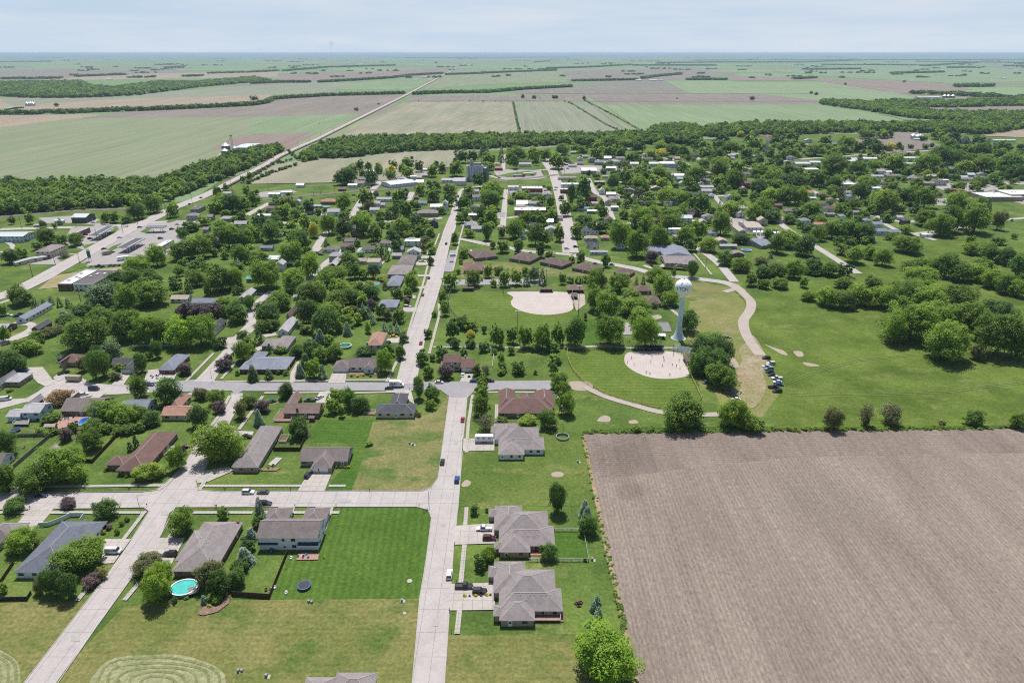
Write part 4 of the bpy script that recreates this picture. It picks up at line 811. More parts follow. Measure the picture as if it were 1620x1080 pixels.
TOWNFILL=fill([(300,345),(420,300),(480,330),(620,330),(700,330),(690,395),(640,470),(520,545),(430,560),(200,480),(250,440)],10,2.4,4.6,4,7.5,True,.45)+\
 fill([(730,300),(880,300),(960,262),(1100,230),(1360,236),(1600,230),(1800,250),(1700,300),(1440,310),(1420,350),(1360,410),(1180,370),(1080,395),(900,380),(740,360)],12,3,5.6,5.5,8.5,True,.5)
# ---------------------------------------------------------------- houses
M['ridge']=paint('ridge_cap',S(172,164,162,1),.85)
ROOF={'bg':shingle('roof_blue_grey',S(104,108,120)),'dk':shingle('roof_charcoal',S(82,84,90)),'tg':shingle('roof_taupe_grey',S(138,130,130)),'gb':shingle('roof_grey_brown',S(122,113,112)),
 'lg':shingle('roof_light_grey',S(168,166,170)),'rb':shingle('roof_red_brown',S(116,92,88)),'db':shingle('roof_dark_brown',S(104,90,87)),'or':shingle('roof_rust',S(162,126,112)),
 'br':shingle('roof_brown',S(124,107,102)),'sl':shingle('roof_slate_blue',S(126,132,146)),'tn':shingle('roof_tan',S(172,160,150)),'wh':paint('roof_white_membrane',S(232,234,236,.85),.6,var=.04,sc=.3),
 'ms':paint('roof_metal_white',S(222,226,230,.85),.35,.5,.3,var=.04),'nv':shingle('roof_navy',S(50,62,84)),'tl':shingle('roof_teal',S(120,180,170)),'fl':paint('roof_flat_dark',S(104,96,98,.85),.9,var=.15,sc=.2),'rd':shingle('roof_terracotta',S(178,132,120)),'ps':paint('roof_patchy_white',S(205,205,206,.85),.7,var=.25,sc=.15)}
WALL={'w':siding('siding_white',S(225,229,233,.95)),'c':siding('siding_cream',S(205,196,180,.95)),'b':siding('brick_brown',S(140,112,100,.95),True),'r':siding('brick_red',S(128,70,62,.95),True),'g':siding('siding_grey',S(165,165,168,.95)),
 't':siding('brick_tan',S(170,150,138,.95),True),'u':siding('siding_pale_blue',S(190,208,225,.95)),'n':siding('siding_green_grey',S(140,160,148,.95)),'k':siding('siding_dark',S(84,84,92,.95)),'m':siding('metal_siding_white',S(215,220,226,.95))}
BLD=[]; HPX=[]
def rect(b):
    """block tuple -> centre, width, depth, angle, eave, rise, type"""
    f=b[0]
    if f=='n': _,xl,xr,y,D,e,rise,ty=b; p=g(xl,y,e); q=g(xr,y,e); return ((p[0]+q[0])/2,p[1]+D/2,abs(q[0]-p[0]),D,0,e,rise,ty)
    if f=='c': _,xa,ya,xb,yb,e,rise,ty=b; p=g(xa,ya,e); q=g(xb,yb,e); return ((p[0]+q[0])/2,(p[1]+q[1])/2,abs(q[0]-p[0]),abs(q[1]-p[1]),0,e,rise,ty)
    if f=='q':
        _,x1,y1,x2,y2,x3,y3,e,rise,ty=b; p=Vector(g(x1,y1,e)); q=Vector(g(x2,y2,e)); s=Vector(g(x3,y3,e)); u=q-p; a=math.atan2(u.y,u.x)
        n=Vector((-math.sin(a),math.cos(a))); d=abs((s-p).dot(n)); c=p+u/2+n*d/2; return (c.x,c.y,u.length,d,a,e,rise,ty)
    if f=='a': return b[1:]
def house(label,ref,roof,wall,blocks,win=1,cat='house',name='house',chim=None,vents=0,gdoor=None,px=99,flatwhite=None,auto=None):
    RB=[rect(b) for b in blocks]; c0=RB[0]; ang=c0[4]
    for b in blocks[:1]:
        if b[0]=='n': HPX.append(((b[1]+b[2])/2,b[3]-3,b[2]-b[1]))
        elif b[0]=='c': HPX.append(((b[1]+b[3])/2,(b[2]+b[4])/2,(b[3]-b[1])*.7))
    root=empty(name,(c0[0],c0[1],0),ang)
    ca,sa=math.cos(-ang),math.sin(-ang)
    wb=MB(); rb=MB(); PBS=[]; rmain=rb; wins=[]; loc=[]
    for i,(cx_,cy_,w_,d_,a_,e,rise,ty) in enumerate(RB):
        dx,dy=cx_-c0[0],cy_-c0[1]; lx,ly=dx*ca-dy*sa,dx*sa+dy*ca; loc.append((lx,ly,w_,d_)); BLD.append((cx_,cy_,max(w_,d_)/2+1.5))
    for i,(cx_,cy_,w_,d_,a_,e,rise,ty) in enumerate(RB):
        lx,ly=loc[i][:2]; oh=.45 if ty not in('flat',) else 0; e+=i*.011; j=i*.013
        W,D=w_-2*oh-j,d_-2*oh-j
        rot=90 if (ty in('gy','hy')) else 0
        if ty=='hip': rot=90 if d_>w_ else 0
        A,B=(W,D) if rot==0 else (D,W)       # A along the ridge
        OA,OB=A/2+oh,B/2+oh
        def T(x,y,z): return (lx+x,ly+y,z) if rot==0 else (lx-y,ly+x,z)
        if ty!='canopy':
            for (x1,y1,x2,y2) in ((-A/2,-B/2,A/2,-B/2),(A/2,-B/2,A/2,B/2),(A/2,B/2,-A/2,B/2),(-A/2,B/2,-A/2,-B/2)):
                wb.face([T(x1,y1,0),T(x2,y2,0),T(x2,y2,e),T(x1,y1,e)])
        th=.18; rb=rmain
        if ty=='canopy': rb=MB(); PBS.append(rb)
        if ty=='flat':
            rb.face([T(-A/2,-B/2,e),T(A/2,-B/2,e),T(A/2,B/2,e),T(-A/2,B/2,e)])
            for (x1,y1,sx,sy) in ((0,-B/2+.1,A,.2),(0,B/2-.1,A,.2),(-A/2+.1,0,.2,B-.42),(A/2-.1,0,.2,B-.42)):
                q=T(x1,y1,0); rb.box(q[0],q[1],e+.003,sx if not rot else sy,sy if not rot else sx,.45,1)
            for _ in range(int(min(5,A*B/90))):
                q=T(R.uniform(-.35,.35)*A,R.uniform(-.3,.3)*B,0); rb.box(q[0],q[1],e+.004,1.6,1.3,.9,1)
        else:
            rl=max(0,OA-OB) if ty in('hip','hx','hy') else OA
            if ty in('hip','hx','hy'): rl=max(rl,.3)
            zr=e+rise; zb=e-.05
            for s in(-1,1):
                P=[T(-OA*s,-OB*s,zb),T(OA*s,-OB*s,zb),T(rl*s,0,zr),T(-rl*s,0,zr)]
                rb.face(P); rb.face([T(-OA*s,-OB*s,zb-th),T(OA*s,-OB*s,zb-th),T(OA*s,-OB*s,zb),T(-OA*s,-OB*s,zb)],1)
            for s in(-1,1):
                if rl<OA: rb.face([T(OA*s,-OB*s,zb),T(OA*s,OB*s,zb),T(rl*s,0,zr)]); rb.face([T(OA*s,-OB*s,zb-th),T(OA*s,OB*s,zb-th),T(OA*s,OB*s,zb),T(OA*s,-OB*s,zb)],1)
                else:
                    k=(A/2)*s; wb.face([T(k,-B/2*s,e),T(k,B/2*s,e),T(k,0,e+rise*(B/2)/OB-.02)])
                    for s2 in(-1,1): rb.face([T(OA*s,OB*s2,zb-th),T(OA*s,OB*s2,zb),T(OA*s,0,zr),T(OA*s,0,zr-th)],1)
            rb.face([T(-OA,-OB,zb-th),T(-OA,OB,zb-th),T(OA,OB,zb-th),T(OA,-OB,zb-th)],1)
            if win>=1:
                rb.tube([T(-rl,0,zr+.02),T(rl,0,zr+.02)],.10,5,2)
                if rl<OA:
                    for s1 in(-1,1):
                        for s2 in(-1,1): rb.tube([T(OA*s1,OB*s2,zb+.02),T(rl*s1,0,zr+.02)],.08,4,2)
        # openings on walls that can be seen
        if win and ty!='canopy':
            faces=[((0,-1),W,ly-D/2,0)]
            if cx_<-8: faces.append(((1,0),D,lx+W/2,1))
            elif cx_>8: faces.append(((-1,0),D,lx-W/2,2))
            for (nx,ny),L_,off,kd in faces:
                n=int(L_/(3.4 if win>=1 else 5)); floors=[e-1.15] if e<4.2 else ([e-1.2,e-3.9] if e<7 else [e-1.3,e-4.2,e-7][:int(e/2.8)])
                for zi in floors:
                    for q in range(n):
                        p=(q+.5)/n*L_-L_/2+R.uniform(-.4,.4); x_,y_=(lx+p,off) if kd==0 else (off,ly+p)
                        if any(abs(x_+nx*.2-c[0])<c[2]/2 and abs(y_+ny*.2-c[1])<c[3]/2 for m,c in enumerate(loc) if m!=i): continue
                        wins.append((x_,y_,zi-.2,kd,R.choice([1.0,1.5,1.5,1.9])))
    mr=ROOF[roof] if isinstance(roof,str) else roof
    wo=wb.build('wall',WALL[wall],root)
    rb=rmain; ro=rb.build('roof',[mr,M['trim'],M['ridge']],root)
    for q in PBS: q.build('porch_roof',[ROOF['nv'],M['trim']],root)
    if auto is None: pass
    for k,(x_,y_,z_,kd,ww) in enumerate(wins[:(40 if win>=1 else 5)]):
        nx,ny=((0,-1),(1,0),(-1,0))[kd]; f=MB(); p=MB()
        dr=(win>=1 and k%6==2 and z_<2.6)
        zz,hh,ww=(0.05,2.05,1.0) if dr else (z_-.45,1.15,ww)
        a=0 if kd==0 else math.pi/2
        f.box(x_+nx*.03,y_+ny*.03,zz,ww+.18,.06,hh+.18,ang=a)
        nm='door' if dr else 'window'; fo=f.build(nm,M['door'] if dr else M['trim'],root)
        p.box(x_+nx*.065,y_+ny*.065,zz+(.95 if dr else .09),ww*(.7 if dr else 1),.03,hh*(.4 if dr else 1),ang=a)
        p.build('pane',M['glass'],fo)
    if gdoor:
        for (x1,x2,yb,blk) in gdoor:
            e=RB[blk][5]; yw=RB[blk][1]-RB[blk][3]/2+.45; zc=0
            z0=depth(yb); xa=(x1-810)/FOC*z0; xb=(x2-810)/FOC*z0
            cx_=(xa+xb)/2-c0[0]; w_=min(5.2,abs(xb-xa)); f=MB(); f.box(cx_,yw-c0[1]-.05,0.03,w_,.08,2.25)
            do=f.build('garage_door',M['door'],root); p=MB()
            for q in range(1,4): p.box(cx_,yw-c0[1]-.1,.03+q*.55,w_-.1,.02,.04)
            p.build('panel_seam',M['metal'],do)
    if chim:
        for (fx,fy,h_) in chim:
            x_,y_,w_,d_=loc[0]; f=MB(); f.box(x_+fx*w_/2,y_+fy*d_/2,RB[0][5]-.3,.9,.7,RB[0][6]+h_); f.box(x_+fx*w_/2,y_+fy*d_/2,RB[0][5]-.3+RB[0][6]+h_+.002,1.1,.9,.15)
            f.build('chimney',WALL['r'] if wall in'rb' else WALL['g'],ro)
    for q in range(vents):
        x_,y_,w_,d_=loc[0]; e,rise=RB[0][5:7]; f=MB(); k=-.7+1.4*(q+.5)/vents+R.uniform(-.06,.06); s_=R.choice([.12,.12,.4])
        if d_>w_: X,Y=x_+s_*w_/2,y_+k*d_/2; 
        else: X,Y=x_+k*w_/2,y_-s_*d_/2
        zz=e+rise*(1-s_)-.1; f.tube([(X,Y,zz),(X,Y,zz+.4)],.07,7); f.tube([(X,Y,zz+.4),(X,Y,zz+.46)],.11,7); f.build('roof_vent',M['metal'],ro)
    tag(root,label,cat)
    if ref: anchor(ref,c0[0],c0[1])
    if auto: AUTO.append((root,auto,c0[0],c0[1],0,0))
    return root
H=house
H('wide blue-grey hip-roofed white house beside the street, white van on its drive','the blue-grey hip-roofed house by the white van','bg','w',[('c',20,905,170,824,2.8,3.9,'hip')],vents=4)
H('grey-brown hip-roofed brick house next to the round above-ground pool','the brick house by the round pool','tg','b',[('c',271,903,385,824.6,2.8,3.6,'hip'),('c',276,886,352,838,2.8,2.6,'hx')],vents=7,chim=[(.8,.9,-2.4)])
h3=H('white two-storey duplex with dark porch roofs beside the striped lawn','the white two-storey duplex','gb','w',[('n',405,502.5,850.6,11,5.5,3.1,'gx'),('a',-86.5,206.5,9,11,0,2.9,2.6,'hip'),('a',-72.5,206.5,9,11,0,2.9,2.6,'hip'),('n',407,439,862,2.6,2.7,.8,'canopy'),('n',470,503.5,863,2.6,2.7,.8,'canopy')],vents=3)
H('large grey-brown house with rear deck, nearest the bottom of the photo','the nearest grey-roofed house on the right','tg','t',[('c',789,966,887.5,930,2.8,2.6,'hx'),('c',789,956,877,900,2.83,4.4,'hip'),('c',790,981,845,944,2.75,2.4,'hip'),('c',780,937,831,887.5,2.78,2.8,'hip'),('c',772,912,790,894,2.7,1.2,'hx'),('c',780,974,800,956,2.7,1,'hx')],vents=9)
H('large grey-brown house beside the chain-link yard, white pickup on its drive','the grey-roofed house by the white pickup','tg','t',[('c',789,863,875.7,831,2.8,2.5,'hx'),('c',789,852,866,808,2.83,4.4,'hip'),('c',789,873,838,840,2.75,2.4,'hip'),('c',781,838,826,799,2.78,2.8,'hip'),('c',773,817,790,804,2.7,1.2,'hx'),('c',781,868,800,856,2.7,1,'hx')],vents=9)
H('large grey-brown house with a white camper parked on its drive','the grey-roofed house by the camper','tg','w',[('c',789,711,860,691,2.8,2.4,'hx'),('c',789,703,852,675,2.83,4.2,'hip'),('c',788,719,829,696,2.75,2.3,'hip'),('c',782,695,820,669,2.78,2.8,'hip'),('c',776,684,790,673,2.7,1.2,'hx')],vents=6)
H('long reddish-brown roofed duplex with two garage wings facing the asphalt street','the red-brown roofed duplex','rb','b',[('n',788,875,653,15,2.8,4.0,'hx'),('c',788,645,815,617,2.85,3.4,'hy'),('c',847,645,874,618,2.87,3.4,'hy'),('c',822,640,845,624,2.8,2.6,'hy')],vents=3)
H('grey-roofed ranch with two white garage doors facing the street','the twin-garage ranch','gb','t',[('n',473,550,729,11,2.8,3.0,'gx'),('n',491.5,524.5,739.5,13,2.85,2.7,'hy')],gdoor=[(494,506.5,742,1),(508.5,522,742,1)],vents=4)
H('long grey-brown hip-roofed ranch with white patio beside it','the long grey ranch','tg','t',[('c',368,739,448,673.4,2.8,3.2,'hip'),('c',386,715,408,703,2.8,1.8,'hx'),('c',366,738,400,725,2.8,2.2,'hx')],vents=4)
H('brown-roofed house with reddish deck and gable wing','the brown-roofed house with the deck','br','b',[('n',447,504.5,653.3,10,3.0,2.4,'gx'),('c',448,645,478.5,624,2.9,2.2,'gy')],chim=[(-.2,-.85,0)],vents=3)
H('charcoal-roofed house at the corner of the dry grass lot','the charcoal-roofed corner house','dk','c',[('c',593.5,653,660,638,3.0,2.0,'hx'),('c',614,646,647,622,3.0,2.2,'hy')],vents=2)
H('white house with two gables and grey roof on the asphalt street corner','the white two-gabled house','gb','w',[('n',551,595.7,580.6,10,2.9,3.4,'gx'),('n',525.5,552,582.6,10,2.8,2.8,'hip'),('n',574,591,584.5,6,2.8,2.6,'gy')],gdoor=[(528,538,590,1),(540.5,549,590,1)],chim=[(.1,.1,-.5)])
H('two-storey cream house with salmon hip roof near the yellow car','the salmon-roofed two-storey house','or','c',[('c',580,546,613,526,5.4,2.6,'hip')],chim=[(-.95,-.9,-1)])
H('two-storey house with maroon roof and white car on its drive','the maroon-roofed house','rb','c',[('n',701,728.4,572.5,9,5.4,2.4,'gx'),('n',728,750,581,11,3.2,2.6,'gx'),('n',695.5,714,580.5,8,3.0,1.8,'hx')],gdoor=[(732,746,588,1)],chim=[(1.5,.3,-1)])
H('long brown hip-roofed brick ranch on the corner lot, with low west wing','the big brown-roofed ranch','rb','b',[('c',183,744,282,683,2.8,3.6,'hip'),('c',166,735,210,720,2.8,2.0,'hx')],vents=5)
H('slate-blue hip-roofed house beside the cluttered patio','the slate-blue hip-roofed house','sl','r',[('c',249,585,300.8,561,2.9,2.6,'hip')],vents=2)
H('L-shaped dark-roofed house with white garage door','the L-shaped house with the white garage','dk','c',[('n',175,213,576,8,2.9,2.0,'gx'),('n',192,212,584,9,2.9,2.2,'gy')],gdoor=[(193.5,209.5,590,1)])
H('maroon-brown hip-roofed house beside the cul-de-sac','the maroon hip-roofed house by the cul-de-sac','rb','t',[('c',91,573,140,561,2.9,2.8,'hip'),('c',96,579,117,566,2.9,2.4,'hip')])
H('pale grey hip-roofed ranch at the left edge of the cul-de-sac','the ranch at the left edge','lg','t',[('c',-24,622,28,591,2.9,2.6,'hy'),('c',5,604,53,589,2.9,2.2,'hx')])
H('pale blue split-level house with deck and trampoline behind it','the pale blue split-level house','lg','u',[('c',30.5,652.6,84,636.5,4.4,1.8,'gx'),('n',8,31,659,8,2.9,1.6,'gx'),('c',44,643,70,629,3.5,2.4,'gy')])
H('dark brown-roofed house with two skylights above a kidney-shaped pool','the house by the blue kidney pool','gb','b',[('n',94,157,650,14,2.9,3.2,'gx'),('c',108,640,128,626,2.9,2.4,'hy')],vents=1)
H('long slate-grey roofed house hidden behind trees near the cul-de-sac','the slate-grey long house','sl','w',[('c',186,649.5,250,631,2.9,2.6,'gx')])
H('rust-orange roofed house behind a terraced lawn','the rust-roofed house','or','c',[('n',253,301,657,10,2.9,2.0,'gx'),('c',266,646,303,625,2.9,2.8,'hip')])
H('white-walled house with grey roof half out of the left edge','','gb','w',[('c',-30,735,24,716,2.9,2.6,'gx')],vents=0)
H('light grey-roofed house with paved patio inside the brown fence','the light grey house inside the brown fence','tn','t',[('c',49,738,97,708,2.9,2.2,'gy')],vents=1)
H('taupe-roofed house cut by the left edge, behind the blue-grey one','','tg','g',[('c',-40,884,12,848,2.8,3.0,'gy'),('c',-22,849,48,826,2.8,2.4,'hip')])
H('grey-green roofed house cut off by the bottom edge of the photo','','tg','c',[('n',470,520,1116,9,2.9,2.2,'hx'),('n',520,588,1108,9,3.0,2.6,'hx')])
H('L-shaped slate-blue roofed brick ranch with two spruces in front','the L-shaped slate-roofed ranch','sl','r',[('c',377,584,467,564,2.8,2.4,'hx'),('c',384,580,425,557,2.8,2.4,'hy')],vents=4)
H('grey L-shaped house behind the slate-roofed ranch','the grey L-shaped house','tg','g',[('c',430,551,469,531.5,2.8,2.2,'hy'),('c',412,547,445,535,2.8,2.0,'hx')],vents=3)
H('white-walled house with dark and light grey roofs among trees','','lg','w',[('c',438,525,472,505,2.9,2.2,'gy')])
H('brown hip-roofed house half hidden among trees','','br','b',[('c',452,502,474,483,2.9,2.4,'hip')])
H('charcoal hip-roofed house at the bend of the tree-lined street','the charcoal house at the street bend','dk','w',[('c',322,529,359,507,2.9,2.8,'hip')])
H('pale ranch at the left of two beside the grassy field','','tn','w',[('n',268,297,473,8,2.9,1.8,'gx')])
H('blue-grey roofed ranch behind the row of purple trees','the ranch behind the purple trees','sl','c',[('n',301,343,479,9,2.9,2.0,'gx')])
H('grey house with blue car behind it at the cul-de-sac end','','lg','c',[('c',375,473,406,458.5,2.9,2.0,'gy')])
H('teal-roofed outbuilding among trees','','tl','n',[('n',388,402,441,7,3,1.6,'gx')],win=.5)
H('white two-storey house beside a yellow patch','','lg','w',[('n',433,448,419,10,5.2,2.4,'gy')])
H('small blue-grey shed in the open grass','','sl','g',[('n',410,431,392,6,3,1.5,'gx')])
H('grey two-storey house beside the side street','','lg','g',[('n',519,540,405,8,5.2,2.6,'hip')])
H('low grey house in front of the grey two-storey house','','lg','r',[('c',520,420,541,409,2.9,2.0,'gy')])
H('green house with brown roof at the side street','','br','n',[('n',538,559,390,8,5,2.4,'gx')])
H('beige garage behind conifers','','tn','c',[('n',566,580,413,7,2.9,1.8,'gx')])
H('grey garage beside the conifer row','','lg','g',[('n',619,635.5,404.5,7,3,1.7,'gx')])
H('white two-storey house by the main street with grey roof','the white two-storey house by the main street','lg','w',[('n',643,665,399,9,5.2,2.6,'gy')])
H('brown-grey roofed house between the white two-storey and grey houses','','gb','g',[('c',628,418,661,404,3.2,2.6,'hip')])
H('wide taupe-roofed house above the slate one on the main street','','tg','g',[('c',612,434,655,419,3.0,2.8,'hip')])
H('slate-roofed house next to the blue garden pool','','sl','t',[('c',611,452,640,437,2.9,2.6,'hip')])
H('slate-blue roofed house with purple tree on the main street','the slate-blue house on the main street','sl','g',[('c',597,486,633,474,2.9,2.6,'hip')])
bl=['first','second','third','fourth']
for i,q in enumerate((('q',752,408.5,788.5,404.5,746,397.5,2.8,3.0,'hip'),('q',804.6,408,838,413.5,819.5,399.5,2.8,3.0,'hip'),('q',853.3,413.5,889,421,867,406,2.8,3.0,'hip'),('q',904,423,940.5,430,919.4,414.8,2.8,3.0,'hip'))):
    H('brown hip-roofed apartment block, %s from the left in the slanting row'%bl[i],'the %s brown apartment block'%bl[i],'db','b',[q],cat='apartment block',name='apartment_block')
H('brown-roofed block just right of the slanting row of four','the fifth brown block','db','b',[('q',970,430,996,434.5,981,424.3,2.8,2.6,'hip')],cat='apartment block',name='apartment_block')
H('brown-roofed block beside the upper ball field car park','the brown block by the car park','rb','b',[('c',732.5,428,765,416,2.8,2.8,'hip')],cat='apartment block',name='apartment_block')
H('brown-roofed block behind the park trees','','db','b',[('c',1003,460,1027,452,2.8,2.2,'hip')],cat='apartment block',name='apartment_block')
H('small brown hip-roofed house beside a grey bush in the park','the brown house in the park','db','b',[('c',1019,480,1040,468,2.8,2.6,'hip')])
H('white-walled hall with two-tone slate roof behind the red fence','the slate-roofed hall','sl','w',[('c',1050,404,1082,390,3.6,2.6,'gy'),('c',1026,398,1052,388,3,2.2,'gx')])
H('tan-roofed house directly behind the dark red fence','the tan house behind the red fence','tg','c',[('c',1052,416,1093,404,2.9,2.2,'gx'),('c',1072,417,1092,406,2.9,2.2,'hip')])
H('white two-storey gabled house with dark roof','the white gabled farmhouse','dk','w',[('n',921,935,366,9,5.2,3.2,'gy'),('n',934,948,366,8,3.2,2,'gx')])
H('low house with pinkish roof beside the white gabled farmhouse','','tn','c',[('n',925,946,377,7,2.9,2,'hip')],win=.5)
H('small house with orange-red roof and lean-to','','rd','g',[('n',951,965,376,7,2.9,2,'hip')],win=.5)
H('charcoal-gabled house behind the blue mobile home','','dk','w',[('n',928,948,388,8,2.9,2.2,'gx'),('n',936,946,391,5,3,2,'gy')])
H('long pale blue mobile home beside the curving street','the pale blue mobile home','lg','u',[('n',933.5,962,398.5,5,3,.9,'gx')])
H('white cottage right of the pale blue mobile home','','lg','w',[('n',975,990,388,8,3.4,2.4,'gy')])
H('grey-roofed long house with white car port near the right street','','sl','g',[('q',1205,389,1226,386,1193,377,3.2,2.0,'gx')])
H('white storage unit row beside the parked campers','the white storage row','tn','w',[('q',1169,366,1182,366,1157,348,3.4,1.6,'gy'),('c',1181,360,1193,350,3.4,1.6,'gx')])
# two-storey apartment, industrial and shop buildings on the left
H('two-storey cream apartment house with grey hip roof beside the highway','the cream apartment house','tg','c',[('c',54,398,104,387.5,6,2.6,'hip')],cat='apartment house',name='apartment_house')
H('row of storage garages behind the cream apartment house','','lg','c',[('q',19,414,24,416,52,397,2.8,.8,'gx')],cat='garage row',name='garage_row',win=.5)
H('flat white-roofed brick workshop with patched roof','the patched-roof brick workshop','ps','r',[('c',90.6,449.5,157,426.5,5,0,'flat')],cat='workshop',name='workshop')
H('white-walled workshop with dark flat roof adjoining the brick one','','fl','w',[('c',115.5,450.3,186,428,4.7,0,'flat')],cat='workshop',name='workshop')
H('long white single-storey building beside five small conifers','the long white building','sl','w',[('c',22.5,505,83.5,481,3,1.8,'gy')])
H('grey-roofed cottage cut by the left edge on the curved drive','','lg','r',[('c',-8,522,28,511,2.9,2,'gx')])
H('dark-roofed cottage inside the curved drive','the dark-roofed cottage','dk','r',[('c',48,521,83,508.5,2.9,1.8,'gy')])
H('large white-roofed shed with dark walls beside the railway','the white-roofed railway shed','ms','k',[('c',111,344,151,338,6,2.2,'gx')],cat='shed',name='shed')
H('long pale blue metal building at the left edge','the pale blue metal building','ms','u',[('c',-30,374,56,366.5,5.5,1.5,'gx')],cat='metal building',name='metal_building')
H('white flat-roofed shop behind the left fuel canopy','','wh','r',[('c',117,369,142,360,5,0,'flat')],cat='shop',name='shop')
H('white flat-roofed shop right of the middle fuel canopy','the white-roofed fuel shop','wh','g',[('c',245,390,275,379.5,4.5,0,'flat')],cat='shop',name='shop')
H('low blue-grey flat-roofed building at the highway junction','','fl','g',[('c',301,331,325,325.5,4.5,0,'flat')],cat='shop',name='shop')
H('two-storey grey house in front of the highway junction','','tg','g',[('n',293,313,341,9,5.6,2,'hip')])
# grain elevator
h=empty('grain_elevator',(*g(751,287),0)); X0,Y0=g(751,287)
b=MB(); wpx=depth(287)/FOC
for i in range(6): b.tube([((i-2.5)*3.55,0,0),((i-2.5)*3.55,0,20)],1.95,14)
for i in range(6): b.tube([((i-2.5)*3.55,5,0),((i-2.5)*3.55,5,20)],1.95,14)
b.build('silo_block',paint('elevator_concrete',S(176,184,198,1),.8,var=.12,sc=.3),h)
b=MB(); b.box(0,2.5,20.003,22,8,.8); b.box(-4,3,20.81,5,5,5.5); b.box(4,3,20.81,10,4,3.4); b.box(-4,3,26.32,3,3,3); b.build('headhouse',paint('headhouse_metal',S(165,162,162,1),.7,var=.2),h)
b=MB(); b.tube([(14.5,2,0),(14.5,2,17.5),(14.5,2,19)],[3,3,.4],16); b.tube([(16.5,6,0),(16.5,6,19)],2.6,16); b.build('steel_bin',paint('dark_bin_metal',S(105,116,136,1),.5,.4,.4),h)
b=MB(); b.tube([(9,3,19),(9,3,30)],.5,6); b.tube([(9,3,30),(14.5,2,19.5)],.3,5); b.tube([(-8,-2,0),(-8,-2,26)],.35,5); b.build('leg_pipe',M['metal'],h)
tag(h,'tall concrete grain elevator beside the railway in the middle of town','grain elevator'); anchor('the concrete grain elevator',X0,Y0); BLD.append((X0,Y0,18))
H('long low white sheds running left from the grain elevator','','lg','w',[('c',698,285,738,282,4,1.5,'gx'),('c',716,286.5,738,281,6,1.6,'gx')],win=.5,cat='shed',name='shed')
H('long curved white metal shed with a round tank in front','the long white metal shed','ms','m',[('q',618,292.5,660,288,617,285.5,5,1.4,'gx')],win=.5,cat='shed',name='shed')
